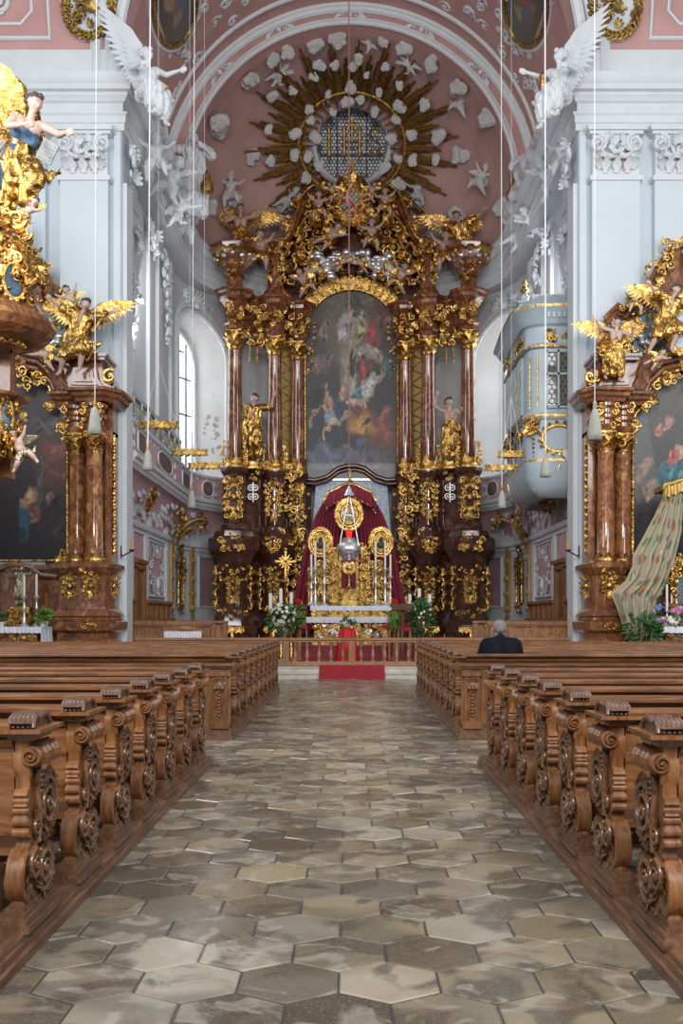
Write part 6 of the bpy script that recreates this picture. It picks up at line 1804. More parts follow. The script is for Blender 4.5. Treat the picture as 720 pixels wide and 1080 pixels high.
# travel so that the outside of the box is on the right: reverse the plan
pl_ = plan[::-1]; pl_ = plan
def swo(name, pr, mat, par=T, ang=30, pl=None):
    mb = MB(); mb.T = Bo
    mb.sweep([(-o_, z) for o_, z in pr], pl or plan, flip=False) if False else mb.sweep(pr, (pl or plan), False)
    return obj(name, mb, mat, par, ang)
plan = [(6.9, 28.8)]+arcp(5.6, 29.3, .5, 270, 180)+[(5.1, 31.2), (5.2, 33.2), (6.3, 33.4)]
plan = plan[::-1]
# sweep puts 'out' to the right of travel; from (6.3,33.4) towards the viewer the right hand is -x, the outside
body = [(-.15, 6.1), (.0, 6.1), (.0, 7.3), (-.15, 7.3)]
swo('lower_wall', body, G['oriel'])
swo('sill', [(-.15, 7.3), (.06, 7.3), (.1, 7.36), (.1, 7.44), (.03, 7.5), (-.15, 7.5)], G['oriel'])
swo('window_wall', [(-.15, 7.5), (-.03, 7.5), (-.03, 9.35), (-.15, 9.35)], G['oriel'])
swo('frieze', [(-.15, 9.35), (.08, 9.35), (.12, 9.45), (.02, 9.5), (.02, 9.95), (.08, 10.0), (-.15, 10.0)], G['oriel'])
swo('roof_cornice', [(-.15, 10.0), (.12, 10.0), (.22, 10.12), (.3, 10.3), (.42, 10.4), (.42, 10.5), (.2, 10.62), (-.15, 10.9)], G['oriel'])
swo('gilt_band', [(.1, 7.36), (.12, 7.36), (.12, 7.43), (.1, 7.43)], G['gold'])
swo('gilt_band', [(.42, 10.42), (.44, 10.42), (.44, 10.48), (.42, 10.48)], G['gold'])
swo('gilt_band', [(.0, 6.1), (.03, 6.1), (.03, 6.17), (.0, 6.17)], G['gold'])
swo('gilt_band', [(.08, 9.36), (.12, 9.36), (.13, 9.41), (.1, 9.42)], G['gold'])
bulb = [(-.5, 5.1), (-.35, 5.15), (-.12, 5.35), (.0, 5.65), (.04, 5.95), (.06, 6.1), (-.5, 6.1)]
swo('bulging_base', bulb, G['oriel'], ang=60)
mb = MB(); mb.T = Bo; mb.box(5.25, 6.7, 29.0, 33.1, 10.3, 10.95); obj('roof', mb, G['oriel'], T)
mb = MB(); mb.T = Bo; mb.prism([(5.3, 29.1), (6.7, 29.1), (6.7, 33.0), (5.4, 33.0)], 'z', 5.3, 6.12); mb.box(5.3, 6.7, 29.05, 33.0, 7.2, 7.3); obj('floor', mb, G['oriel'], T)
def ofr(i):                                          # frames on the two faces: 0 front, 1 side
    return Bo @ (TR(6.15, 28.8, 0) if i == 0 else frame((0, -1, 0), (1, 0, 0), (0, 0, 1), (5.1, 31.0, 0)))
mb = MB(); mb.T = ofr(0) @ TR(-.18, 0, 6.75); mb.tube([(.48*cos(t*PI/12), -.03, .38*sin(t*PI/12)) for t in range(25)], .05, 6)
for t in range(16): mb.leaf((.5*cos(t*PI/8), -.03, .4*sin(t*PI/8)), (cos(t*PI/8+.8), 0, sin(t*PI/8+.8)), (0, -1, 0), .16, .1, .4)
obj('gilt_oval', mb, G['gold'], T, 60)
mb = MBS(); mb.T = Bo
for x, y, f in ((5.12, 29.9, 1), (5.12, 30.9, 1), (5.12, 31.9, 1), (5.15, 32.8, 1), (5.3, 28.95, 0)):
    mb.T = Bo @ (frame((0, -1, 0), (1, 0, 0), (0, 0, 1), (x, y, 0)) if f else TR(x, y, 0) @ RZ(-.6))
    o_ = mb.T; mb.T = o_ @ TR(0, -.03, 7.1); mb.clump(.35, .45, .12, 6, int(y*3), .28)
    mb.T = o_
    for z in range(5): mb.leaf((0, -.02, 6.85-z*.12), (0, 0, -1), (0, -1, 0), .18, .12-.012*z, .3)
    for e in (-.12, .12): mb.tube([(e, -.03, 7.6), (e, -.03, 9.2)], .02, 5)
obj('gilt_brackets', mb, G['gold'], T, 60)
mb = MBS()
mb.T = ofr(0) @ TR(-.2, -.02, 9.72); mb.clump(1.1, .3, .06, 10, 3, .2)
for e in (-1.4, -.4, .6, 1.4): mb.T = ofr(1) @ TR(e, -.02, 9.72); mb.clump(.7, .28, .06, 6, int(e*5+9), .2)
mb.T = Bo
for e in range(5): mb.tube([(5.2+e*.0, 29.6+e*.75, 6.1), (5.12, 29.6+e*.75, 5.9), (5.25, 29.6+e*.75, 5.45), (5.5, 29.7+e*.72, 5.15)], .035, 5)
for e in range(3): mb.tube([(5.5+e*.5, 28.78, 6.1), (5.5+e*.48, 28.78, 5.9), (5.55+e*.45, 28.95, 5.45), (5.6+e*.42, 29.2, 5.15)], .035, 5)
obj('gilt_relief', mb, G['gold'], T, 60)
mb = MB(); mb.T = Bo                                # dentils
for i in range(26): mb.box(4.86, 4.95, 29.3+i*.15, 29.37+i*.15, 10.15, 10.3)
for i in range(9): mb.box(5.6+i*.15, 5.67+i*.15, 28.5, 28.6, 10.15, 10.3)
obj('dentils', mb, G['oriel'], T); T.children[-1]['kind'] = 'stuff'
w = MB(); w.T = ofr(0); w.box(-.5, .12, -.0, .02, 7.7, 9.2); pane = obj('window_pane', w, G['darkglass'], T)
w = MB(); w.T = ofr(0); hs = .155
for j in range(12):
    for i in range(-4, 2):
        x = (i+.5*(j % 2))*hs+.02; z = 7.78+j*hs*.866
        if not (-.5 < x < .14) or z > 9.2: continue
        for a in (PI/2, PI/2+2*PI/3, PI/2+4*PI/3): w.tube([(x, -.02, z), (x+cos(a)*hs*.577, -.02, z+sin(a)*hs*.577)], .013, 4, caps=False)
obj('honeycomb_lattice', w, G['latticegold'], pane)
w = MB(); w.T = ofr(0)
for x in (-.53, -.19, .15): w.box(x-.03, x+.03, -.06, .02, 7.6, 9.3)
for z in (7.65, 8.6, 9.25): w.box(-.53, .15, -.06, .02, z-.03, z+.03)
obj('window_frame', w, G['oriel'], pane)
for e in (-1.3, -.2, .9):
    w = MB(); w.T = ofr(1); w.box(e-.28, e+.28, -.0, .04, 7.7, 9.2); pn = obj('side_window', w, G['darkglass'], T)
    w = MB(); w.T = ofr(1)
    for x in (e-.32, e, e+.32): w.box(x-.035, x+.035, -.05, .04, 7.6, 9.3)
    obj('side_window_frame', w, G['oriel'], pn)
mb = MB(); mb.T = Bo @ TR(5.3, 30.5, 10.9); mb.box(-.2, .2, -.2, .2, -.1, .25); mb.box(-.26, .26, -.26, .26, .2, .26); mb.lathe([(.2, .26), (.12, .35), (.14, .45), (.06, .55)], 10)
obj('finial_block', mb, G['oriel'], T)
mb = MB(); mb.T = Bo @ TR(5.3, 30.5, 11.45); mb.lathe([(.08, 0), (.14, .1), (.05, .2), (.08, .3), (.02, .42)], 10); obj('gilt_finial', mb, G['gold'], T)
# ================================================================== side altars
def side_altar(sd):
    nm = 'left' if sd < 0 else 'right'; YS = 26.75
    X0 = sd*8.93; k = 39.85
    lab = ('brown marble side altar with gilded capitals on the left, half cut by the picture edge' if sd < 0 else 'brown marble side altar with gilded capitals on the right behind the floral drape')
    T = thing('side_altar', lab, 'altar', (X0, YS, .3))
    Bs = TR(0, 0, -.3)                              # local: x from the altar axis, y from YS, world height
    def Z(py): return 1.6+(652-py)/k
    colm = MB(); colm.lathe([(.27, 0), (.28, .06), (.25, .12), (.225, .16), (.225, 1.), (.2, 2.7), (.215, 2.8), (.215, 2.86)], 20); cme = mesh_of(colm, G['sidemarble'], 50)
    cb = MB(); cb.lathe([(.3, -.03), (.31, .03), (.27, .07), (.25, .12)], 16)
    for i in range(8): a = i*PI/4; cb.leaf((.25*cos(a), .25*sin(a), 0), (0, 0, 1), (cos(a), sin(a), 0), .22, .17, .3)
    cbm = mesh_of(cb, G['gold'], 60)
    cp = MB(); cp.capital(.22, .52); cpm = mesh_of(cp, G['gold'], 60)
    for e in (-1, 1):
        for cx_, cy in ((1.66, .05), (2.2, -.3)):
            o = obj('column', cme, None, T); o.location = (e*cx_, cy, 3.12-.3)
            q = obj('capital', cpm, None, o); q.location = (0, 0, 2.86)
            q = obj('column_base', cbm, None, o)
        mb = MB(); mb.T = Bs                       # pilasters and body behind
        for a, b, y0 in ((1.38, 2.43, .35), (2.42, 2.6, .0)):
            u, v = sorted((e*a, e*b)); mb.box(u, v, y0, .74, 3.1, 6.6)
        obj('pilaster', mb, G['sideframe'], T)
        mb = MB(); mb.T = Bs
        for i in range(16): mb.ell((e*2.63, .1, 3.4+i*.19), (.06, .05, .08), 7, 5)
        mb.tube([(e*2.63, .12, 3.3), (e*2.63, .12, 6.5)], .03, 5)
        obj('gilt_edge', mb, G['gold'], T)
        # pedestal: a moulded outline following the two staggered columns
        pth = [(1.25, .5), (1.25, -.22), (1.85, -.22), (1.85, -.62), (2.55, -.62), (2.62, -.3), (2.62, .7)]
        if e < 0: pth = [(-x, y) for x, y in reversed(pth)]
        pr = [(-.3, .3), (.1, .3), (.1, .95), (.04, 1.05), (.04, 1.2), (.2, 1.28), (.24, 1.36), (.24, 1.5), (.12, 1.56), (.1, 1.62), (.16, 1.66), (.1, 1.76), (.02, 1.84), (.0, 1.95), (.0, 2.7), (.05, 2.75), (.1, 2.85), (.16, 2.92), (.16, 3.02), (.02, 3.1), (-.3, 3.1)]
        mb = MB(); mb.T = Bs; mb.sweep(pr, pth); u, v = sorted((e*1.3, e*2.55)); mb.prism([(e*1.3, -.1), (e*1.9, -.1), (e*1.9, -.5), (e*2.5, -.5), (e*2.5, .7), (e*1.3, .7)], 'z', .3, 3.08)
        ped = obj('pedestal', mb, G['sideframe'], T, 30)
        mb = MBS()
        for x, y, s_ in ((1.55, -.24, 1), (2.2, -.64, 2)):
            mb.T = Bs @ TR(e*x, y, 2.45); mb.applique(.42, .75, s_)
            mb.T = Bs @ TR(e*x, y-.2, 1.42); mb.clump(.3, .2, .06, 5, s_, .14)
            mb.T = Bs @ TR(e*x, y-.1, 2.85); mb.clump(.45, .16, .06, 6, s_+5, .12)
        mb.T = Bs @ TR(e*2.66, -.1, 2.45) @ RZ(e*.9); mb.applique(.35, .75, 4)
        obj('gilt_applique', mb, G['gold'], ped, 60)
        # stacked entablature rings
        mb = MB(); mb.T = Bs
        for cx_, cy in ((1.66, .05), (2.2, -.3)):
            mb.lathe([(.26, 6.5), (.28, 6.55), (.3, 6.62), (.26, 6.68), (.26, 6.78), (.33, 6.84), (.33, 6.92), (.27, 6.98), (.27, 7.08), (.36, 7.14), (.36, 7.22), (.3, 7.26)], 16, (e*cx_, cy, 0))
        u, v = sorted((e*1.4, e*2.6)); mb.box(u, v, .1, .74, 6.5, 7.3)
        pth2 = [(1.2, .6), (1.2, -.1), (1.75, -.15), (1.8, -.55), (2.5, -.65), (2.75, -.3), (2.75, .72)]
        if e < 0: pth2 = [(-x, y) for x, y in reversed(pth2)]
        mb.sweep([(-.4, 7.25), (.02, 7.25), (.06, 7.33), (.14, 7.38), (.16, 7.46), (.24, 7.5), (.24, 7.58), (-.4, 7.6)], pth2)
        mb.prism([(e*1.3, .7), (e*1.3, 0), (e*1.85, -.05), (e*1.9, -.45), (e*2.5, -.55), (e*2.7, -.2), (e*2.7, .7)], 'z', 7.26, 7.58)
        en = obj('entablature', mb, G['sideframe'], T, 30)
        mb = MBS()
        for cx_, cy in ((1.66, -.25), (2.2, -.62)):
            for q in (-.2, .2): mb.T = Bs @ TR(e*cx_+q, cy+.08, 6.95); mb.clump(.16, .75, .08, 7, int(cx_*9), .16, 'r')
        obj('gilt_relief', mb, G['gold'], en, 60)
        # curved pediment console with framed front
        mb = MB(); mb.T = Bs
        o2 = [(1.25, 7.6), (2.65, 7.6), (2.72, 7.75), (2.6, 8.0), (2.4, 8.15), (2.35, 8.4), (1.5, 8.4), (1.15, 8.5), (1.2, 8.2), (1.3, 7.95)]
        mb.prism([(e*x, z) for x, z in o2], 'y', -.2, .7)
        o3 = [(1.45, 7.65), (2.45, 7.65), (2.3, 7.9), (2.25, 8.2), (1.65, 8.2), (1.6, 7.9)]
        for sc_, y_ in ((1, -.32), (.72, -.38), (.45, -.44)):
            mb.prism([(e*(1.95+(x-1.95)*sc_), 7.92+(z-7.92)*sc_) for x, z in o3], 'y', y_, -.1)
        u, v = sorted((e*1.35, e*2.5)); mb.box(u, v, -.4, .7, 8.38, 8.46); mb.box(u-.06, v+.06, -.46, .7, 8.46, 8.54)
        for off in (0, .12, .24):
            mb.tube([(e*(1.5-off), -.3+off*.3, 7.62), (e*(1.32-off), -.3+off*.3, 7.9), (e*(1.28-off), -.3+off*.3, 8.15), (e*(1.1-off), -.3+off*.3, 8.55)], .075, 8)
        obj('pediment_console', mb, G['sideframe'], T, 40)
        mb = MBS(); mb.T = Bs; mb.scroll(e*2.62, 7.95, .2, 1.3, 1, e, .06, 4, y=-.3)
        mb.T = Bs @ TR(e*2.0, -.5, 8.65); mb.clump(.8, .4, .15, 9, 7, .3)
        obj('gilt_scroll', mb, G['gold'], T, 60)
        # upper stage: raking scroll gable
        mb = MB(); mb.T = Bs
        o4 = [(0, 8.2), (1.9, 8.5), (1.95, 9.2), (2.1, 9.6), (1.75, 9.95), (1.55, 9.8), (1.35, 10.15), (1.05, 10.2), (.9, 10.6), (.5, 11.2), (.25, 11.5), (0, 11.6)]
        mb.prism([(e*x, z) for x, z in o4], 'y', .25, .7)
        for w_, dz in ((.09, 0), (.06, -.18)):
            mb.tube([(e*2.1, .15, 9.62+dz), (e*1.75, .15, 9.98+dz), (e*1.55, .15, 9.82+dz)], w_, 6); mb.tube([(e*1.55, .15, 9.82+dz), (e*1.3, .15, 10.3+dz), (e*.95, .15, 10.5+dz), (e*.7, .15, 11.0+dz), (e*.3, .15, 11.5+dz)], w_, 6)
        g_ = obj('gable', mb, G['sideframe'], T, 40)
        mb = MB(); mb.T = Bs
        mb.prism([(e*0, 8.4), (e*1.4, 8.5), (e*1.3, 9.6), (e*.6, 10.0), (0, 10.1)], 'y', .12, .26)
        obj('blue_field', mb, G['bluepanel'], g_)
        mb = MBS()
        for i, (x, z, w, h, n) in enumerate(((.3, 11.4, .7, .8, 12), (.75, 10.75, .7, .7, 10), (1.2, 10.1, .7, .6, 10), (1.15, 9.6, .5, .8, 9), (.6, 10.2, .8, .5, 9), (1.75, 9.3, .5, .9, 9), (.9, 8.75, 1.4, .5, 14), (1.55, 8.8, .5, .6, 8), (.4, 8.6, .8, .5, 8), (1.5, 9.75, .5, .4, 5))):
            mb.T = Bs @ TR(e*x, .1, z); mb.clump(w, h, .2, n, i+5)
        obj('gilt_foliage', mb, G['gold'], g_, 60)
        mb = MB(); mb.T = Bs; q = random.Random(4)
        for i in range(9): mb.ell((e*(1.0+q.uniform(-.2, .25)), .0, 9.0+q.uniform(-.12, .15)), (.11, .09, .09), 8, 6)
        obj('silver_cloud', mb, G['silver'], g_, 180)
    # arch over the painting: brown bands and gilt edge
    mb = MB(); mb.T = Bs
    arch = [(-1.5, 6.9), (-1.38, 7.2), (-1.1, 7.5), (-.95, 7.9), (-.6, 8.25), (0, 8.4), (.6, 8.25), (.95, 7.9), (1.1, 7.5), (1.38, 7.2), (1.5, 6.9)]
    for off, th in ((.0, .09), (.17, .08), (.32, .09)): mb.tube([(x*(1+off*.25), .1-off*.3, z+off) for x, z in arch], th, 8)
    obj('arched_moulding', mb, G['sideframe'], T, 60)
    mb = MB(); mb.T = Bs; mb.tube([(-1.36, .2, 3.15), (-1.36, .2, 6.75)]+[(x*.93, .18, z-.12) for x, z in arch]+[(1.36, .2, 6.75), (1.36, .2, 3.15), (-1.36, .2, 3.15)], .05, 6)
    for x, z, w, h in ((0, 8.05, .9, .45), (.55, 7.9, .6, .35), (-.55, 7.9, .6, .35), (1.0, 7.35, .35, .5), (-1.0, 7.35, .35, .5), (1.36, 6.6, .3, .7), (-1.36, 6.6, .3, .7), (0, 8.5, .35, .3), (1.36, 3.2, .3, .3)):
        mb.T = Bs @ TR(x, .08, z); mb.clump(w, h, .08, 9, int(z*3), .22)
    obj('gilt_frame', mb, G['gold'], T, 60)
    mb = MB(); mb.T = Bs; mb.box(-1.5, 1.5, .5, .72, .3, 8.3); mb.box(-1.4, 1.4, .2, .5, .3, 2.95); mb.box(-1.45, 1.45, .1, .5, 2.9, 3.02)
    mb.tube([(-1.3, .1, 2.7), (-.7, .1, 2.75), (-.4, .1, 2.95), (0, .1, 3.05), (.4, .1, 2.95), (.7, .1, 2.75), (1.3, .1, 2.7)], .07, 8)
    for m in (-.85, .85): mb.box(m-.4, m+.4, .15, .25, 1.5, 2.6)
    obj('altar_body', mb, G['sideframe'], T, 40)
    return T
side_altar(-1); side_altar(1)
def oilpaint(nm, label, loc, w, h, bgc, blobs, seed, ins, nu=90, nv=150, warp=.05):
    me = painted_grid(nu, nv, lambda u, v: ((u-.5)*w, 0, v*h), painter(bgc, strokes(blobs, int(seed), 7, .9), seed, warp*.7), ins); me.materials.append(G['oil'])
    o = obj(nm, me, None); o.location = loc; return tag(o, label, 'painting')
def arched(u, v):
    x = abs(2*u-1)*1.34; z = 3.15+v*5.05
    return z < 6.7 or z < 8.2-(x/1.34)**2*1.3
bgL = lambda u, v: lerp3(lerp3((.012, .010, .012), (.05, .035, .035), min(1, v*1.8)), (.13, .055, .045), max(0, 1-((u-.85)**2/.05+(v-.55)**2/.05)))
oilpaint('side_altar_painting', 'dark oil painting with red sky and small figures inside the left side altar', (-8.93, 26.75+.42, 3.15), 2.68, 5.05, bgL,
    [(.62, .26, .07, .05, .3, (.22, .10, .07), .4), (.55, .20, .05, .09, 0, (.03, .09, .12), .4), (.80, .33, .05, .03, 0, (.20, .12, .09), .4), (.7, .42, .03, .14, -.3, (.10, .08, .08), .5), (.86, .28, .09, .04, .3, (.025, .02, .025), .5), (.60, .35, .06, .04, .5, (.35, .22, .12), .4), (.55, .30, .04, .03, 0, (.35, .2, .14), .4), (.9, .6, .15, .04, .2, (.22, .08, .06), .7), (.88, .48, .12, .02, -.2, (.18, .07, .05), .7), (.8, .72, .25, .06, 0, (.09, .07, .08), .7), (.92, .17, .1, .04, 0, (.05, .035, .03), .5)], 5., arched)
bgR = lambda u, v: lerp3((.012, .015, .022), (.13, .12, .11), min(1, max(0, (v-.3)*1.5)))
oilpaint('side_altar_painting', 'oil painting of a blue robed figure among clouds inside the right side altar', (8.93, 26.75+.42, 3.15), 2.68, 5.05, bgR,
    [(.42, .50, .16, .05, .2, (.05, .16, .20), .4), (.34, .44, .10, .05, .5, (.04, .13, .17), .4), (.48, .60, .05, .04, 0, (.45, .28, .2), .3), (.42, .56, .06, .04, .4, (.40, .10, .09), .3), (.12, .48, .06, .05, .3, (.22, .13, .10), .5), (.18, .53, .04, .03, 0, (.28, .16, .12), .4), (.08, .40, .08, .06, .2, (.16, .09, .07), .5), (.20, .38, .06, .05, 0, (.22, .14, .10), .4), (.30, .70, .05, .03, 0, (.35, .17, .13), .4), (.38, .74, .04, .03, .4, (.38, .22, .17), .4), (.15, .25, .12, .05, .3, (.03, .02, .02), .6), (.8, .5, .2, .2, 0, (.08, .07, .07), .8)], 9., arched)
# mensa tables
for sd in (-1, 1):
    nm = 'left' if sd < 0 else 'right'; xc = sd*8.9 if sd < 0 else 8.98
    T = thing('side_altar_table', 'side altar table with white cloth and gilt scroll frieze on the %s' % nm, 'altar table', (xc, 25.7, 0))
    h = CH+(652-661)*25.5/F
    mb = MB(); mb.box(-1.0, 1.0, -.3, .6, 0, h-.03); mb.box(-1.06, 1.06, -.34, .6, h-.1, h-.03); mb.box(-1.05, 1.05, -.34, .6, 0, .15); obj('table_body', mb, G['sideframe'], T)
    mb = MBS()
    for i in range(10): mb.T = TR(-.95+i*.21, -.33, h-.25); mb.clump(.22, .14, .03, 4, i, .12, 'r')
    obj('gilt_frieze', mb, G['oldgold'], T, 60)
    mb = MB(); mb.box(-.8, .8, -.32, -.29, .25, h-.42); obj('dark_panel', mb, G['altarmarble'], T)
    cloth('altar_cloth', -1.12, 1.12, -.4, .55, h-.02, .13, T, Matrix.Identity(4))
    mb = MBS()
    for e in (-1.12, 1.12):
        vs = []; mb.T = Matrix.Identity(4)
        for i in range(13):
            y = -.4+.95*i/12; vs += [(e, y, h), (e+.03*sin(i*1.6)*(1 if e > 0 else -1), y, h-.22), (e+.05*sin(i*1.6)*(1 if e > 0 else -1), y, h-.42)]
        mb.add(vs, [f for i in range(12) for f in ((3*i, 3*i+3, 3*i+4, 3*i+1), (3*i+1, 3*i+4, 3*i+5, 3*i+2))])
    obj('cloth_side', mb, G['linen'], T, 180)
hM = CH+(652-661)*25.5/F
def atm(px, Y=25.6): return WX(px, Y)
p = (atm(17), 25.9, hM)
mb = MB(); mb.box(-.3, .3, -.15, .2, 0, .5, .04); mb.clump(.7, .55, .1, 16, 3); mb.T = TR(0, -.16, .28); mb.clump(.62, .5, .1, 18, 3, .25); mb.T = TR(0, -.2, .25); mb.ell((0, 0, .03), (.13, .06, .15), 12, 8)
o = obj('reliquary_base', mb, G['oldgold'], None, 60); o.location = p; tag(o, 'gilded scroll base with silver oval under the saint bust, left side altar', 'reliquary')
place('stand', 'saint_bust_statue', 'silver gilt robed saint statue on the left side altar table', 'statue', (p[0], p[1], hM+.05), 1.42, mats=('oldsilver',)*4 if 'oldsilver' in G else ('silvergilt',)*4) if False else None
G['silvergilt'] = simple('tarnished_silver_gilt', (.50, .42, .30), (.30, .24, .17), 9, .35, .9, (25, .4, .02))
place('stand', 'saint_statue', 'silver gilt robed saint statue on the left side altar table', 'statue', (p[0], p[1]+.02, hM+.5), 1.05, mats=('silvergilt',)*4)
candlestick('candlestick', 'white candle on silver stick before the saint statue, left side altar', (atm(25.5, 25.5), 25.5, hM+.005), .78, .5, 'silver', None, .9, .03)
candlestick('candlestick', 'white candle on silver stick above the bright green fern, left side altar', (atm(38.5, 25.75), 25.75, hM+.005), .78, .55, 'silver', None, .9, .03)
T = thing('green_fern', 'bright green fern on the right end of the left side altar table', 'plant', (atm(46, 25.6), 25.62, hM))
mb = MB(); mb.lathe([(.09, 0), (.12, .14), (.11, .14)], 12); obj('pot', mb, G['pot'], T)
mb = MB(); leafball(mb, (0, 0, .26), (.2, .16, .18), 150, .14, 4, .6); obj('foliage', mb, G['lime'], T, 180)
T = thing('green_sprig', 'small green sprig at the far left of the left side altar table', 'plant', (atm(1, 25.6), 25.62, hM))
mb = MB(); mb.lathe([(.06, 0), (.08, .12), (.07, .12)], 12); obj('pot', mb, G['pot'], T)
mb = MB(); leafball(mb, (0, 0, .22), (.12, .1, .12), 70, .1, 8, .6); obj('foliage', mb, G['green'], T, 180)

# right side altar: shrine, hydrangeas, candles
for i, (px, Y, zt, rr, lab) in enumerate(((690.5, 25.55, 601, .028, 'tallest thin candle among the hydrangeas on the right side altar'), (688.5, 25.42, 619, .036, 'shorter thick candle left front among the hydrangeas, right side altar'), (703, 25.42, 617, .03, 'white candle standing right among the hydrangeas, right side altar'))):
    hh = WZ(zt, Y)-hM; candlestick('candlestick', lab, (WX(px, Y), Y, hM+.005), hh*.38, hh*.62, 'silver', None, .8, rr)
fl = [(681, 654, 'pinkflower', 'pink hydrangea pot at the left front of the right side altar table'), (684, 644, 'blueflower', 'blue violet hydrangea behind at the left, right side altar table'), (696, 656, 'pinkflower', 'pink hydrangea pot in the middle front of the right side altar table'),
      (697, 641, 'blueflower', 'blue violet hydrangea behind the middle, right side altar table'), (709, 655, 'white', 'white green hydrangea pot right of the middle, right side altar table'), (712, 645, 'pinkflower', 'rose pink hydrangea behind at the right, right side altar table'), (690, 628, 'white', 'small pale posy in a silver vase between the tall candles')]
for i, (px, py, mt, lab) in enumerate(fl):
    Y = 25.42+(.22 if py < 650 else 0)+(.12 if py < 635 else 0); zc = WZ(py, Y)-hM
    T = thing('hydrangea_pot' if i < 6 else 'posy_vase', lab, 'flowers', (WX(px, Y), Y, hM+.005))
    mb = MB(); mb.lathe([(.07, 0), (.095, .16), (.085, .16)] if i < 6 else [(.06, 0), (.03, .1), (.05, zc-.1), (.07, zc)], 14); obj('pot', mb, G['pot'], T)
    mb = MB(); leafball(mb, (0, 0, zc*.72), (.16, .13, .12), 70, .12, i); 
    mb.tube([(0, 0, .1), (0, 0, zc)], .02, 5); obj('foliage', mb, G['green'], T, 180)
    mb = MB(); q = random.Random(i)
    for j in range(5 if i < 6 else 3):
        c = (q.uniform(-.13, .13), q.uniform(-.12, .02), zc+q.uniform(-.06, .08))
        for m_ in range(26):
            d = V((q.gauss(0, 1), q.gauss(0, 1), q.gauss(0, 1))).normalized(); mb.ell(V(c)+d*.07, .02, 5, 4)
        mb.ell(c, .07, 8, 6)
    obj('flower_heads', mb, G[mt], T, 180)
T = thing('leafy_bush', 'loose leafy bush standing at the foot of the floral drape', 'plant', (WX(678, 25.0), 24.9, 0))
mb = MB(); mb.lathe([(.2, 0), (.26, .5), (.24, .5), (.2, .1)], 14); obj('pot', mb, G['stallwood'], T)
mb = MB(); leafball(mb, (0, 0, 1.15), (.5, .25, .62), 230, .19, 14, .2); q = random.Random(3)
for i in range(12):
    a = q.uniform(0, 6.28); mb.tube([(0, 0, .45), (.2*cos(a), .1*sin(a), .8), (.4*cos(a), .15*sin(a), 1.2+q.uniform(-.2, .3))], .01, 4)
obj('foliage', mb, G['green'], T, 180)
# shrine on the right altar
T = thing('wayside_shrine', 'brown and gilt niche shrine on the right side altar behind the hydrangeas', 'shrine', (WX(722, 26.1), 26.1, hM))
mb = MB(); mb.box(-.5, .5, -.15, .25, 0, .55); mb.box(-.55, .55, -.2, .25, .5, .58); mb.box(-.42, -.28, -.12, .2, .58, 1.3); mb.box(.28, .42, -.12, .2, .58, 1.3); mb.box(-.3, .3, .15, .25, .55, 1.6)
obj('shrine_body', mb, G['sideframe'], T)
mb = MBS()
for e in (-1, 1):
    mb.T = TR(e*.34, -.16, 1.0); mb.clump(.25, .7, .08, 9, 3, .18, 'r'); mb.T = TR(e*.2, -.1, 1.55); mb.clump(.4, .4, .08, 9, 5, .2)
mb.T = TR(0, -.1, 1.75); mb.clump(.4, .3, .08, 8, 4, .2); mb.T = TR(0, -.18, .35); mb.clump(.8, .25, .05, 9, 4, .18)
obj('gilt_ornament', mb, G['gold'], T, 60)
mb = MB(); mb.box(-.2, .2, .08, .14, .6, 1.35); obj('blue_niche', mb, G['bluepanel'], T)
for i, px in enumerate((703, 708, 713)):
    candlestick('short_candle', ('leftmost', 'middle', 'rightmost')[i]+' of three short candles on the ledge of the right altar shrine', (WX(px, 25.95), 25.95, hM+.585), .05, .22, 'gold', None, .35, .025)
# floral canopy
FC = thing('floral_canopy', 'beige floral print drape hanging from a gilded canopy on the right side altar', 'canopy', (8.9, 25.9, 0))
Bf = TR(-8.9, -25.9, 0)
cols = [(.42, .10, .06), (.45, .17, .20), (.35, .10, .22), (.5, .22, .06), (.10, .20, .14), (.50, .48, .50)]
q = random.Random(21); spots = []
for gu in range(7):
    for gv in range(8):
        cu, cv_ = (gu+.5+q.uniform(-.2, .2)+(.5 if gv % 2 else 0))/7, (gv+.5+q.uniform(-.2, .2))/8
        for j in range(3): spots.append((cu+q.uniform(-.03, .03), cv_+q.uniform(-.022, .022), q.uniform(.015, .026), q.choice(cols)))
        for j in range(3): spots.append((cu+q.uniform(-.03, .03), cv_+q.uniform(-.022, .022), q.uniform(.010, .016), (.07, .16, .06)))
def floral(u, v):
    c = (.36, .32, .215)
    if u < .012: return (.45, .08, .05)
    for su, sv, r_, col in spots:
        if abs(u-su) < r_ and abs(v-sv) < r_*1.3 and (u-su)**2+((v-sv)/1.25)**2 < r_*r_: c = col
    return c
for s in (1, -1):
    mxx = (lambda x: x) if s > 0 else (lambda x: 726.5*2-x)
    ou = [(mxx(x), y) for x, y in ((700, 520), (690, 543), (678, 566), (667, 586), (667, 596), (660, 612), (644, 625), (652, 645), (657, 662), (664, 680))]
    inn = [(mxx(x), y) for x, y in ((721, 520), (719, 560), (712, 590), (700, 620), (690, 640), (684, 660), (676, 680))]
    pos = drape(ou, inn, 25.15, 4.5, .10, .5)
    me = painted_grid(150, 150, pos, floral); me.materials.append(G['printed']); me.transform(Bf); obj('floral_curtain', me, None, FC)
pts = [W(x, y, 25.1) for x, y in ((699, 517), (701, 511), (708, 510), (716, 507), (726, 505), (736, 507), (744, 510), (751, 511), (754, 517))]
mb = MB(); mb.T = Bf; mb.tube(pts, .05, 8)
vs = []; fs = []; n = 80
for i in range(n+1):
    t = i/n*8; j = min(7, int(t)); p_ = pts[j].lerp(pts[j+1], t-j); w_ = .03*sin(i*.7)
    vs += [p_+V((0, w_, 0)), p_+V((0, w_-.03, -.15)), p_+V((0, w_*1.5-.03, -.27-.06*abs(sin(i*.3))))]
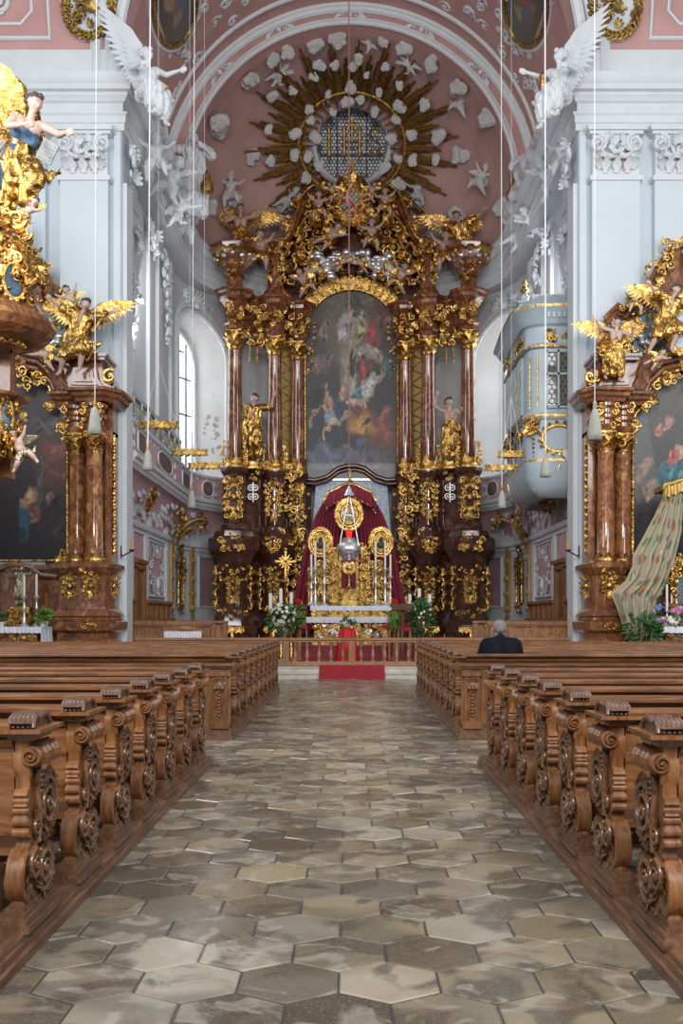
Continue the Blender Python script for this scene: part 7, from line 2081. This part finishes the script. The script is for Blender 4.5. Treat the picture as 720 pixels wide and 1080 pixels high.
mb.add(vs, [f for i in range(n) for f in ((3*i, 3*i+3, 3*i+4, 3*i+1), (3*i+1, 3*i+4, 3*i+5, 3*i+2))])
obj('gilt_valance', mb, simple('yellow_gilt_valance', (.62, .40, .12), (.45, .28, .07), 6, .4, .4), FC, 180)
mb = MB(); mb.T = Bf; mb.prism([(p_.x, p_.z) for p_ in pts], 'y', 25.12, 25.9); mb.tube([(8.95, 25.9, 4.9), (8.95, 26.7, 4.9)], .05, 6); obj('canopy_board', mb, G['oldgold'], FC)

# figures on the side altars
SG = ('skin', 'gold', 'hairdark', 'gold')
def sfig(key, label, px, py, Y, h, mats=SG, nm='gilded_angel', cat='angel', **k): p = W(px, py, Y); return place(key, nm, label, cat, tuple(p), h*Y/F, mats=mats, **k)
sfig('fly', 'gilded angel striding with spread wings on the left side altar console', 80, 394, 26.2, 86)
sfig('putto2', 'cherub clinging to the brown gable above the left striding angel', 78, 334, 26.6, 40, nm='cherub', cat='cherub')
sfig('putto3', 'gilt clad cherub sprawling beside the arch of the left side altar', 52, 388, 26.2, 42, nm='cherub', cat='cherub', flip=True)
sfig('putto1', 'cherub high on the left gable under the pulpit angel', 22, 262, 26.3, 40, nm='cherub', cat='cherub', flip=True)
sfig('standwing', 'angel with arms raised seated on the right side altar console', 648, 402, 26.1, 66, flip=True)
sfig('putto1', 'cherub with raised hand in front of the brown right gable', 670, 334, 26.5, 36, nm='cherub', cat='cherub', flip=True)
sfig('fly', 'large gilded angel floating towards the inscribed shield on the right', 701, 372, 26.1, 78)
sfig('putto3', 'cherub stretched across the gold band below the right shield', 690, 388, 25.9, 30, nm='cherub', cat='cherub')
# trumpet of the left angel
mb = MB(); a, b = W(98, 350, 25.9), W(112, 328, 25.9); mb.tube([a, a.lerp(b, .7), b], [.03, .04, .10], 8); tag(obj('gilded_trumpet', mb, G['gold']), 'gilded trumpet held up by the striding angel of the left side altar', 'trumpet')
# inscribed shield on the right altar
T = thing('inscribed_shield', 'oval white shield with dark red lettering in a gilt wreath, right side altar', 'shield', tuple(W(717, 348, 26.35)))
mb = MB(); mb.ell((0, 0, 0), (.33, .08, .50), 24, 12); obj('shield_face', mb, G['stucco'], T, 180)
mb = MB(); mb.tube([(.38*cos(t*PI/14), -.03, .55*sin(t*PI/14)) for t in range(29)], .06, 6)
for t in range(18): mb.leaf((.4*cos(t*PI/9), -.05, .57*sin(t*PI/9)), (cos(t*PI/9+.9), 0, sin(t*PI/9+.9)), (0, -1, 0), .24, .15, .4)
obj('gilt_wreath', mb, G['gold'], T, 60)
def text(s, size, loc, mat, par, name, rot=(PI/2, 0, 0), ext=.004):
    cu = bpy.data.curves.new('t', 'FONT'); cu.body = s; cu.size = size; cu.align_x = 'CENTER'; cu.extrude = ext
    o = bpy.data.objects.new('t', cu); COL.objects.link(o); dg = bpy.context.evaluated_depsgraph_get(); dg.update()
    me = bpy.data.meshes.new_from_object(o.evaluated_get(dg), depsgraph=dg); bpy.data.objects.remove(o)
    me.materials.clear(); me.materials.append(mat); r_ = obj(name, me, None, par); r_.location = loc; r_.rotation_euler = rot; return r_
G['redink'] = simple('dark_red_lettering', (.22, .02, .03), None, 1, .5)
for i, ln in enumerate(('REGINA', 'ANGELO', 'RUM')): text(ln, .13, (0, -.09, .12-.17*i), G['redink'], T, 'inscription')

# ================================================================== pulpit on the left
PY = 18.0; kp = F/PY
P0 = (WX(-15, PY), PY)
T = thing('pulpit', 'hanging wooden pulpit with domed sounding board and gilt scrolls at the left edge', 'pulpit', (P0[0], PY, 3.5))
def PZ(py): return WZ(py, PY)-3.5
mb = MB(); mb.lathe([(.35, PZ(364)), (.75, PZ(362)), (1.0, PZ(360)), (1.15, PZ(354)), (1.22, PZ(345)), (1.18, PZ(338)), (1.08, PZ(333)), (1.0, PZ(328)), (.95, PZ(322)), (.9, PZ(318)), (.85, PZ(300)), (.92, PZ(296)), (.95, PZ(290)), (.8, PZ(284)), (.5, PZ(262)), (.35, PZ(245)), (.3, PZ(232))], 12, a0=.26, a1=.26+2*PI); sbd = obj('sounding_board', mb, G['sideframe'], T, 30)
mb = MBS(); mb.lathe([(.62, PZ(366)), (.62, PZ(361)), (.4, PZ(362))], 24, cap=False, sy=.8)
for i in range(22): a = 2*PI*i/22; mb.ell((.65*cos(a), .55*sin(a), PZ(363.5)), .06, 7, 5)
for i in range(9):
    a = -PI+PI*i/8; mb.T = TR(.93*cos(a), .93*sin(a), PZ(309)) @ RZ(a+PI/2); mb.clump(.35, .5, .1, 6, i, .25, 'r')
    mb.T = TR(.75*cos(a), .75*sin(a), PZ(278)) @ RZ(a+PI/2); mb.clump(.5, .6, .15, 7, i+20, .3)
for i in range(5): mb.T = TR(.15, -.35, PZ(240+i*8)); mb.clump(.9-.1*i, .4, .3, 10, i+4, .3)
mb.T = TR(.62, -.5, PZ(262)); mb.clump(.6, .7, .2, 14, 2, .3); mb.T = TR(.7, -.45, PZ(285)); mb.clump(.5, .5, .2, 12, 12, .3)
obj('gilt_ornament', mb, G['gold'], sbd, 60)
mb = MB(); mb.T = TR(.72, -.62, PZ(309)) @ RZ(.75); mb.ell((0, 0, 0), (.2, .05, .3), 16, 8); c_ = obj('blue_cartouche', mb, G['blue'], sbd, 180)
mb = MB(); mb.T = TR(.72, -.66, PZ(309)) @ RZ(.75); mb.tube([(.2*cos(t*PI/12), 0, .31*sin(t*PI/12)) for t in range(25)], .045, 6)
for t in range(14): mb.ell((.24*cos(t*PI/7), -.02, .35*sin(t*PI/7)), .045, 6, 5)
obj('cartouche_frame', mb, G['gold'], c_, 60)
mb = MB(); mb.lathe([(.05, PZ(500)), (.12, PZ(495)), (.25, PZ(485)), (.3, PZ(478)), (.48, PZ(468)), (.55, PZ(462)), (.5, PZ(458)), (.5, PZ(428)), (.6, PZ(425)), (.75, PZ(421)), (.78, PZ(418)), (.6, PZ(417))], 8, a0=PI/8, a1=PI/8+2*PI); bk = obj('basket', mb, G['sideframe'], T, 30)
mb = MBS()
for i in range(6):
    a = -PI+PI*i/5+.2; mb.T = TR(.5*cos(a), .5*sin(a), PZ(444)) @ RZ(a+PI/2); mb.clump(.22, .65, .08, 7, i, .2, 'r')
    mb.T = TR(.42*cos(a), .42*sin(a), PZ(472)) @ RZ(a+PI/2); mb.clump(.5, .4, .12, 8, i+9, .24)
obj('gilt_ornament', mb, G['gold'], bk, 60)
for i, a in enumerate((-.55, -1.9)):
    mb = MB(); mb.T = TR(.5*cos(a), .5*sin(a), PZ(443)) @ RZ(a+PI/2); mb.ell((0, 0, 0), (.13, .05, .32), 14, 8); c_ = obj('slate_oval', mb, G['bluepanel'], bk, 180)
    mb = MB(); mb.T = TR(.5*cos(a), .5*sin(a), PZ(443)) @ RZ(a+PI/2); mb.tube([(.14*cos(t*PI/12), -.03, .34*sin(t*PI/12)) for t in range(25)], .035, 6); obj('oval_frame', mb, G['gold'], c_, 60)
mb = MB(); mb.box(-.5, .3, .4, .7, PZ(500), PZ(240)); mb.box(-5.9, -.3, .45, .7, PZ(470), PZ(250)); obj('back_panel', mb, G['sideframe'], T)
p = W(12, 236, 17.9)
BG = place('leanwing', 'pulpit_angel', 'large gilded angel with raised wing holding a tablet on the pulpit roof', 'angel', (p.x+.15, p.y, p.z), 138*PY/F, mats=('skin', 'gold', 'hairdark', 'gold'), rz=.25)
K = FIG['leanwing']['K']; mb = MB()
mb.caps(K['pel']-K['rt']*.05, K['ll'][1], .09, .085); mb.caps(K['ll'][1], K['ll'][1].lerp(K['ll'][2], .8), .08, .05); mb.caps(K['ll'][1], K['ll'][1]+V((-.22, .0, -.05)), .06, .02); mb.caps(K['nk']-K['up']*.12-K['rt']*.06, K['nk']-K['up']*.16+K['rt']*.06+K['fr']*.03, .07, .06)
obj('blue_sash', folds(blob(mb, G['blue'], .014), .014, 15, 4, .25), None, BG)
mb = MB(); mb.box(-.14, .14, -.02, .02, -.18, .18)
for i in range(5): mb.box(-.1, .1, -.03, -.02, -.13+i*.06, -.115+i*.06)
o = obj('stone_tablet', mb, simple('grey_tablet', (.3, .3, .3), (.18, .18, .18), 9, .6)); o.location = W(50, 160, 17.2); o.rotation_euler = (.2, .5, .1); tag(o, 'small grey lettered tablet held by the pulpit angel', 'tablet')
p = W(26, 236, 17.6); place('putto3', 'cherub', 'cherub crouching at the feet of the big pulpit angel', 'cherub', tuple(p), 40*PY/F, mats=('skin', 'gold', 'hairdark', 'gold'))
p = W(8, 270, 17.5); place('putto1', 'cherub', 'cherub on the pulpit roof at the picture edge', 'cherub', tuple(p), 40*PY/F, mats=('skin', 'gold', 'hairdark', 'gold'))
p = W(24, 494, 17.9); place('putto2', 'cherub', 'pale cherub hanging at the side of the small pulpit basket', 'cherub', tuple(p), 52*PY/F, mats=('skin', 'silvergilt', 'hairdark', 'silvergilt'))

# ================================================================== corner angels and cornice groups
def cfig(key, label, px, pyfoot, h, Y, flip=False, nm='stucco_angel', cat='angel', rz=0, dz=0, **k):
    p = W(px, pyfoot, Y); return place(key, nm, label, cat, (p.x, p.y, p.z), h*Y/F, rz, ('stucco',)*4, flip, **k)
cfig('sit', 'large white winged angel seated on the left corner of the cornice', 156, 129, 100, 27.0, rz=.55)
cfig('sit', 'large white winged angel seated on the right corner of the cornice', 589, 132, 102, 27.0, True, rz=-.55)
cn = [('stand', 'white robed stucco statue leaning forward on the left choir cornice', 206, 232, 92, 36.0, 1), ('stand', 'white robed stucco statue standing on the right choir cornice', 556, 238, 84, 37.0, 0),
      ('putto1', 'white cherub on the left cornice just below the corner angel', 164, 196, 62, 29.5, 0), ('putto2', 'second white cherub down the left cornice holding a gilt drum', 178, 216, 60, 31.5, 1), ('putto3', 'third white cherub down the left cornice', 186, 236, 52, 33.5, 0), ('putto1', 'lowest white cherub crouching at the end of the left cornice', 196, 262, 52, 36.5, 1),
      ('putto1', 'white cherub on the right cornice reaching for a torch', 594, 196, 60, 29.3, 1), ('putto2', 'second white cherub down the right cornice', 580, 212, 54, 31.4, 0), ('putto3', 'white cherub crawling on the right cornice below the statue', 566, 250, 46, 34.5, 1), ('putto3', 'lowest white cherub leaning out at the end of the right cornice', 545, 264, 46, 37.0, 0)]
for key, lab, px, py, h, Y, fl in cn:
    cfig(key, lab, px, py, h, Y, bool(fl), 'stucco_statue' if key == 'stand' else 'stucco_cherub', 'statue' if key == 'stand' else 'cherub')
for px, py, Y, lab in ((218, 192, 35.3, 'small gilded bell shaped lantern hanging from the left cornice statue'), (541, 200, 36.3, 'small gilded bell shaped lantern held by the right cornice statue')):
    mb = MB(); mb.lathe([(.05, -.4), (.22, -.35), (.24, -.1), (.12, .1), (.16, .2), (.05, .35), (.02, .45)], 10); o = obj('gilded_lantern', mb, G['oldgold'], None, 60); o.location = W(px, py, Y); tag(o, lab, 'lantern')
for px, py, Y, lab in ((174, 95, 26.6, 'little gilded object in the hand of the left corner angel'), (572, 84, 26.6, 'little gilded object in the hand of the right corner angel')):
    mb = MB(); mb.lathe([(.04, -.25), (.09, -.15), (.04, 0), (.1, .1), (.03, .2)], 10); o = obj('gilded_attribute', mb, G['gold'], None, 60); o.location = W(px, py, Y); tag(o, lab, 'ornament')
# cloud banks under the cornice groups
for side in (-1, 1):
    mb = MB(); q = random.Random(6)
    for i in range(26):
        y = 28.4+i*.36; mb.ell((side*(-0)+side*(5.95+q.uniform(-.12, .2)), y, 16.42+q.uniform(-.05, .3)), (q.uniform(.25, .4), q.uniform(.25, .4), q.uniform(.2, .35)), 12, 8)
    me = blob(mb, G['cloudgrey'], .07, 3); o = obj('stucco_cloud_bank', me, None)
    tag(o, 'long rolling white stucco cloud bank under the cherubs on the %s cornice' % ('left' if side < 0 else 'right'), 'cloud')

# ================================================================== gilded cartouches and oval vault paintings
for px, sd in ((94, 'left'), (648, 'right')):
    T = thing('wall_cartouche', 'gilded and white scroll cartouche at the top of the %s arch wall' % sd, 'cartouche', tuple(W(px, 14, 27.42)))
    mb = MB(); mb.prism([(-.6, 1.4), (.6, 1.4), (.62, .4), (.5, -.3), (.25, -.75), (-.25, -.75), (-.5, -.3), (-.62, .4)], 'y', -.05, .05); obj('white_field', mb, G['stucco'], T)
    mb = MBS(); mb.T = TR(0, -.06, .3); mb.clump(1.0, 1.7, .08, 22, 5, .3, 'r')
    for i in range(16): 
        a = PI+PI*i/15; mb.T = TR(0, -.05, .2); mb.scroll(.62*cos(a), .85*sin(a), .13, 1.3, a, 1, .05, 2)
    for e in (-1, 1):
        for z in (.1, .4, .7, 1.0, 1.3): mb.T = TR(0, -.05, 0); mb.scroll(e*.62, z+.2, .13, 1.3, z, 1, .05, 2)
    obj('gilt_scrollwork', mb, G['oldgold'], T, 60)
for m in (0, 1):
    ph = .62 if not m else PI-.62
    fr = barrel_frame(31.9, ph)
    T = thing('vault_painting', 'oval ceiling painting in a gilt frame on the %s flank of the choir vault' % ('left' if not m else 'right'), 'painting', tuple(fr.translation))
    Tr = TR(*(-fr.translation)) @ fr
    bgo = lambda u, v: lerp3((.10, .06, .04), (.16, .15, .14), v)
    obl = [(.5, .5, .16, .12, .3, (.28, .12, .08), .4), (.4, .6, .1, .08, .5, (.10, .16, .24), .4), (.62, .42, .1, .1, 0, (.36, .25, .15), .4), (.55, .7, .12, .06, 0, (.30, .24, .16), .5), (.42, .35, .12, .06, .4, (.05, .04, .03), .5), (.3, .5, .06, .12, .2, (.22, .14, .08), .4)]
    me = painted_grid(50, 50, lambda u, v: ((2*u-1)*1.0, -.1+.08*(2*u-1)**2, (2*v-1)*1.9), painter(bgo, obl, 3+m, .06), lambda u, v: (2*u-1)**2+(2*v-1)**2 < 1)
    me.materials.append(G['oil']); me.transform(Tr); obj('canvas', me, None, T)
    mb = MB(); mb.T = Tr; mb.tube([(1.04*cos(t*PI/24), -.1, 1.95*sin(t*PI/24)) for t in range(49)], .09, 8); obj('gilt_frame', mb, G['oldgold'], T, 60)
    mb = MB(); mb.T = Tr; mb.tube([(1.22*cos(t*PI/24), -.05, 2.15*sin(t*PI/24)) for t in range(49)], .08, 8)
    for t in range(20): mb.scroll(1.35*cos(t*PI/10), 2.3*sin(t*PI/10), .15, 1.3, t, 1, .045, 2, y=-.02)
    obj('stucco_frame', mb, G['stucco'], T, 60)

# ================================================================== hanging tassels and gilded hoops
for px, t0, t1, Y, w, lab in ((100, 424, 458, 14.5, 6.8, 'large grey tassel on a cord before the left side altar columns'), (156, 470, 496, 19.0, 5.2, 'middle sized dark tassel hanging before the left gallery'), (202, 514, 536, 23.0, 4.6, 'small pale tassel hanging lowest before the left gallery end'),
                              (627, 425, 464, 14.0, 7.5, 'large grey tassel on a cord before the right side altar columns'), (575, 478, 503, 19.0, 5.6, 'middle sized tassel hanging below the right oratory box'), (529, 514, 536, 23.0, 4.4, 'small pale tassel hanging lowest left of the right gallery')):
    p = W(px, t1, Y); h = (t1-t0)*Y/F; r_ = w*Y/F
    T = thing('bell_tassel', lab, 'tassel', tuple(p))
    mb = MB(); n = 28; vs = []; fs = []; prf = [(1., 0), (.93, .2), (.8, .5), (.62, .75), (.35, .88), (.2, .93)]
    for rr, z in prf:
        for i in range(n): k_ = r_*rr*(1+.07*(1 if i % 2 else -1)*(1-z)); vs.append((k_*cos(2*PI*i/n), k_*sin(2*PI*i/n), z*h*.92))
    for j in range(len(prf)-1):
        for i in range(n): fs.append((j*n+i, j*n+(i+1) % n, (j+1)*n+(i+1) % n, (j+1)*n+i))
    fs.append(tuple(range(n))[::-1]); mb.add(vs, fs); obj('fringe', mb, G['tassel'], T, 180)
    mb = MB(); mb.lathe([(.2*r_, h*.84), (.3*r_, h*.9), (.22*r_, h*.96), (.3*r_, h), (.1*r_, h*1.08)], 12); obj('knot', mb, G['oldgold'] if px != 627 else G['tassel'], T, 60)
    mb = MB(); mb.tube([(0, 0, h), (WX(px+(5 if px < 369 else -1), Y)-p.x, 0, 22-p.z)], (.0095*Y/14 if px in (156, 575) else .006*Y/14), 5); obj('cord', mb, G['cord'], T)
for px0, px1, py, Y, lab in ((147, 187, 447, 22.5, 'gilded fringed hoop nearest the pier before the left gallery'), (182, 218, 476, 24.5, 'gilded fringed hoop in the middle before the left gallery'), (199, 232, 490.5, 26.2, 'lowest gilded fringed hoop at the left gallery end'),
                             (526, 552, 478, 25, 'upper gilded fringed hoop before the right gallery'), (512, 545, 492.5, 26.5, 'lower gilded fringed hoop before the right gallery')):
    p = W((px0+px1)/2, py, Y); R_ = (px1-px0)/2*Y/F
    T = thing('gilded_hoop', lab, 'hoop', tuple(p), scale=(1, .25, 1))
    mb = MB(); mb.lathe([(R_, 0), (R_*1.02, .05), (R_*.9, .05), (R_*.88, 0)], 24, cap=False)
    n = 18
    for i in range(n):
        a = 2*PI*i/n; mb.leaf((R_*.97*cos(a), R_*.97*sin(a), .0), (cos(a)*.2, sin(a)*.2, -1), (cos(a), sin(a), 0), .14, .13, .3, 0)
        mb.ell((R_*cos(a), R_*sin(a), .03), .035, 6, 5)
    obj('rim', mb, G['oldgold'], T, 60)
    mb = MB()
    for i in range(3): a = i*2*PI/3+.4; mb.tube([(R_*.95*cos(a), R_*.95*sin(a), .04), (0, 0, 1.4)], .004, 4)
    mb.tube([(0, 0, 1.4), (0, 0, 22-p.z)], .003, 4); obj('cord', mb, G['cord'], T)

# ================================================================== choir stalls, small table, sconces, mirrors
for sd in (-1, 1):
    nm = 'left' if sd < 0 else 'right'
    T = thing('choir_stall', 'walnut choir stall front with light inlay behind the rail on the %s' % nm, 'stall', (sd*5.2, 28.7, .3))
    def bx2(mb, a, b, *r, **k): u, v = sorted((sd*(a-5.2), sd*(b-5.2))); mb.box(u, v, *r, **k)
    mb = MB(); bx2(mb, 4.0, 6.4, 0, .1, 0, 1.12); bx2(mb, 4.0, 6.4, -.05, .15, 0, .15)
    for x in (4.6, 5.25, 6.3): bx2(mb, x-.08, x+.08, -.05, .1, .1, 1.1)
    obj('front_board', mb, G['stallwood'], T, 30)
    mb = MB(); bx2(mb, 3.9, 6.45, -.12, .2, 1.12, 1.2); bx2(mb, 3.95, 6.45, -.08, .16, 1.07, 1.12); obj('desk_top', mb, G['stallwood'], T, 30)
    mb = MB(); c = sd*(5.8-5.2); mb.T = TR(c, -.0, .6); mb.applique(.8, .5, 3); mb.ell((0, 0, 0), (.4, .02, .22), 20, 6); obj('inlaid_ornament', mb, G['inlay'], T, 60)
    T = thing('stall_seat_row', 'row of walnut stall seats with shoulder high arms along the %s choir wall' % nm, 'stall', (sd*6.0, 33, .3))
    mb = MB(); u, v = sorted((sd*.35, sd*.5)); mb.box(u, v, -3.6, 3.6, 0, 1.3); u, v = sorted((sd*-.1, sd*.4)); mb.box(u, v, -3.6, 3.6, .4, .46); obj('seat_back', mb, G['stallwood'], T)
    for i in range(9):
        y = -3.5+i*.87; mb = MB(); u, v = sorted((-sd*.2, sd*.4)); mb.box(u, v, y-.05, y+.05, 0, 1.15); mb.box(u-.05, v+.05, y-.08, y+.08, 1.15, 1.22); obj('arm_panel', mb, G['stallwood'], T, 30)
    # low curved desk continuing towards the altar
    T = thing('choir_desk', 'low walnut choir desk with pillars next to the stall on the %s' % nm, 'desk', (sd*4.3, 31.2, .3))
    mb = MB(); u, v = sorted((-sd*.5, sd*1.4)); mb.box(u, v, 0, .08, 0, 1.15); mb.box(u, v, -.15, .2, 1.15, 1.22)
    obj('desk_front', mb, G['stallwood'], T)
    for i in range(6): mb = MB(); x = sd*(-.42+i*.35); mb.box(x-.05, x+.05, -.08, 0, 0, 1.1); mb.box(x-.07, x+.07, -.1, 0, 1.0, 1.15); obj('pillar', mb, G['stallwood'], T, 30)
    # wall sconce on the pier
    p = W(114 if sd < 0 else 622, 583, 27.4)
    T = thing('wall_sconce', 'black iron wall sconce with an orange candle on the %s pier' % nm, 'sconce', (sd*6.27, 27.1, WZ(583, 27.4)))
    mb = MB(); mb.tube([(0, .4, -.15), (0, .4, .2)], .03, 6); mb.tube([(0, .4, 0), (-sd*.1, .2, -.1), (-sd*.25, 0, -.05), (-sd*.4, -.02, .03)], .02, 6); mb.lathe([(.02, 0), (.08, .05), (.08, .07)], 10, (-sd*.4, -.02, .0)); obj('arm', mb, G['black'], T)
    mb = MB(); mb.lathe([(.03, .07), (.03, .32)], 10, (-sd*.4, -.02, 0)); obj('candle', mb, simple('orange_candle', (.6, .25, .05), None, 1, .5) if 'oc' not in G else G['oc'], T)
    # gilt framed dark mirror and rocaille pilasters at the start of the apse
    pp, nn = wall_pt(.13); fr = frame_on(pp, 3.15, nn, -sd)
    T = thing('gilt_wall_frame', 'tall gilt rocaille frame with dark picture on the curved %s wall' % nm, 'picture', tuple(fr.translation))
    Tr = TR(*(-fr.translation)) @ fr
    mb = MB(); mb.T = Tr; mb.box(-.28, .28, -.08, .0, -.9, .7); obj('dark_picture', mb, G['darkglass'], T)
    mb = MBS(); mb.T = Tr; mb.tube([(-.3, -.1, -.95), (-.3, -.1, .7), (0, -.1, 1.0), (.3, -.1, .7), (.3, -.1, -.95), (-.3, -.1, -.95)], .05, 6)
    for x, z, w, h in ((0, 1.15, .5, .5), (0, -1.2, .7, .5), (.32, .2, .2, 1.2), (-.32, .2, .2, 1.2)): mb.T = Tr @ TR(x, -.1, z); mb.clump(w, h, .08, 9, 3, .22, 'r')
    obj('gilt_rocaille', mb, G['gold'], T, 60)
    # carved gilt bracket curling out under the gallery
    pp, nn = wall_pt(-.4); fr = frame_on(pp, 4.6, nn, -sd)
    T = thing('gilt_bracket', 'large golden brown curling bracket under the %s gallery curve' % nm, 'bracket', tuple(fr.translation))
    Tr = TR(*(-fr.translation)) @ fr
    mb = MB(); mb.T = Tr; mb.leaf((0, -.1, -.2), (0, -.25, 1), (0, -1, 0), 1.5, .9, .55, 1, .3, rows=10); mb.leaf((.2, -.1, -.2), (.35, -.25, 1), (0, -1, 0), 1.0, .5, .5, 1, .3, rows=8); mb.leaf((0, -.1, -.1), (0, 0, -1), (0, -1, 0), .6, .35, .2, 1, .3)
    obj('carved_leaf', mb, G['yellowpanel'], T, 180)
    mb = MB(); mb.T = Tr; mb.scroll(-.1, .7, .25, 1.4, 1, 1, .08, 3, y=-.5); obj('gilt_scroll', mb, G['gold'], T, 60)
p = W(193, 672, 27.9)
T = thing('credence_table', 'small table with pleated white cloth and a low bowl behind the left rail', 'table', (p.x, 28.1, .3))
h = WZ(666, 28)-.3
mb = MB()
for a in (-.42, .42):
    for b in (-.18, .18): mb.box(a-.03, a+.03, b-.03, b+.03, 0, h-.02)
mb.box(-.48, .48, -.22, .22, h-.06, h-.01); obj('table_frame', mb, G['stallwood'], T)
mb = MB(); vs = []; n = 60
for i in range(n+1):
    x = -.52+1.04*i/n; w_ = .02*sin(i*1.3); vs += [(x, -.25, h), (x, -.26+w_, h-.12), (x, -.26+w_*1.4, h-.26)]
mb.add(vs, [f for i in range(n) for f in ((3*i, 3*i+3, 3*i+4, 3*i+1), (3*i+1, 3*i+4, 3*i+5, 3*i+2))]); mb.box(-.52, .52, -.25, .25, h-.01, h+.005); obj('pleated_cloth', mb, G['linen'], T, 60)
mb = MB(); mb.lathe([(.1, 0), (.3, .05), (.34, .1), (.3, .12), (.0, .14)], 18, (0, 0, h+.005), sy=.5); tb = obj('low_bowl', mb, G['inlay'], T)

# ================================================================== man kneeling in the pew
PX = W(526, 690, 15.0)
T = thing('person', 'grey haired person in a dark jacket bowed in prayer in the far right pews', 'person', (PX.x, 14.72, .0))
KP = dict(pel=(0, 0, 0), up=(0, .25, 1), front=(0, 1, 0), hup=(0, .62, 1), face=(0, 1, -.7), la=((-.22, .15, -1), (.5, .9, .45)), ra=((.22, .15, -1), (-.5, .9, .45)), ll=((-.15, 1, -.05), (0, .1, -1)), rl=((.15, 1, -.05), (0, .1, -1)))
K = skeleton(KP); Hm = 1.78
me = blob(body_mb(K), G['humanskin'], .007); M0 = TR(0, 0, .75) @ SCL(Hm); me.transform(M0); obj('body', me, None, T)
mb = MB(); R = K['L']['hd']; h, f, hu = K['hd'], K['face'], K['hup']; mb.ell(h+hu*R*.22-f*R*.2, (R*1.0,)*3, 16, 10); mb.ell(h-hu*R*.3-f*R*.42, R*.68, 12, 8)
me = blob(mb, G['headhair'], .006); me.transform(M0); obj('hair', me, None, T)
mb = MB(); up, rt, fr, pel, nk = K['up'], K['rt'], K['fr'], K['pel'], K['nk']
for s in (-1, 1):
    mb.caps(pel+rt*s*.06-up*.06, pel+up*.12+rt*s*.055, .09, .085); mb.caps(pel+up*.12+rt*s*.055, nk+rt*s*.055-up*.06, .085, .075)
    s0, el, wr, d = K['la' if s < 0 else 'ra']; mb.caps(nk+rt*s*.04-up*.015, s0-up*.012+rt*s*.012, .048, .056); mb.caps(nk+K['hup']*.01, s0-up*.02, .035, .05); mb.caps(s0+rt*s*.012-up*.01, el+rt*s*.012, .058, .056); mb.caps(el, wr-d*.012, .046, .030)
mb.caps(nk-up*.03, nk+K['hup']*.025-fr*.005, .052, .042)
me = folds(blob(mb, G['jacket'], .009, 4), .004, 14, 3); me.transform(M0); obj('jacket', me, None, T)
mb = MB()
for l in ('ll', 'rl'):
    h0, kn, an, d = K[l]; mb.caps(h0, kn, .075, .055); mb.caps(kn, an, .052, .036); mb.caps(an, an+V((0, .09, -.01)), .034, .024)
me = blob(mb, G['black'], .01, 3); me.transform(M0); obj('trousers', me, None, T)
# ================================================================== camera, light
cam = bpy.data.cameras.new('camera'); co = bpy.data.objects.new('camera', cam); COL.objects.link(co)
co.location = (0, 0, CH); co.rotation_euler = (PI/2, 0, 0)
cam.sensor_fit = 'VERTICAL'; cam.sensor_height = 36; cam.sensor_width = 24; cam.lens = F/1080*36
cam.shift_x = -(CX-360)/1080; cam.shift_y = (HY-540)/1080
cam.clip_end = 200
SC.camera = co
wd = bpy.data.worlds.new('sky'); SC.world = wd; wd.use_nodes = True
bg = wd.node_tree.nodes['Background']; bg.inputs[0].default_value = (.80, .89, 1, 1); bg.inputs[1].default_value = .42
def area(name, loc, target, sx, sy, power, col=(1, .97, .93)):
    l = bpy.data.lights.new(name, 'AREA'); l.shape = 'RECTANGLE'; l.size = sx; l.size_y = sy; l.energy = power; l.color = col
    o = bpy.data.objects.new(name, l); COL.objects.link(o); o.location = loc
    o.rotation_euler = (V(target)-V(loc)).to_track_quat('-Z', 'Y').to_euler(); return o
for s in (-1, 1):
    area('apse_window_light', (s*9.2, 41.6, 11), (0, 37, 7), 3, 6, 380, (.95, .97, 1))
    area('choir_fill_light', (s*6.3, 31.2, 12), (-s*2, 38, 8), 1.6, 4, 220, (.95, .97, 1))  # added lamp hidden behind the pier; the choir wall has no window here
    area('nave_fill_light', (s*10, 12, 11), (0, 22, 6), 5, 8, 1100, (.95, .98, 1))  # lamps added at the nave sides as daylight; windows there are assumed, unseen
area('rear_fill_light', (0, -6, 12), (0, 28, 8), 8, 7, 4200, (1, .96, .90))  # added lamp high behind the camera
SC.view_settings.view_transform = 'Standard'; SC.view_settings.look = 'None'; SC.view_settings.gamma = 1
SC.view_settings.use_curve_mapping = False; SC.view_settings.exposure = 0.12
SC.cycles.max_bounces = 6; SC.cycles.use_denoising = True; SC.cycles.caustics_reflective = False; SC.cycles.caustics_refractive = False
SC.cycles.diffuse_bounces = 4; SC.cycles.glossy_bounces = 3
SC.cycles.sample_clamp_indirect = 6
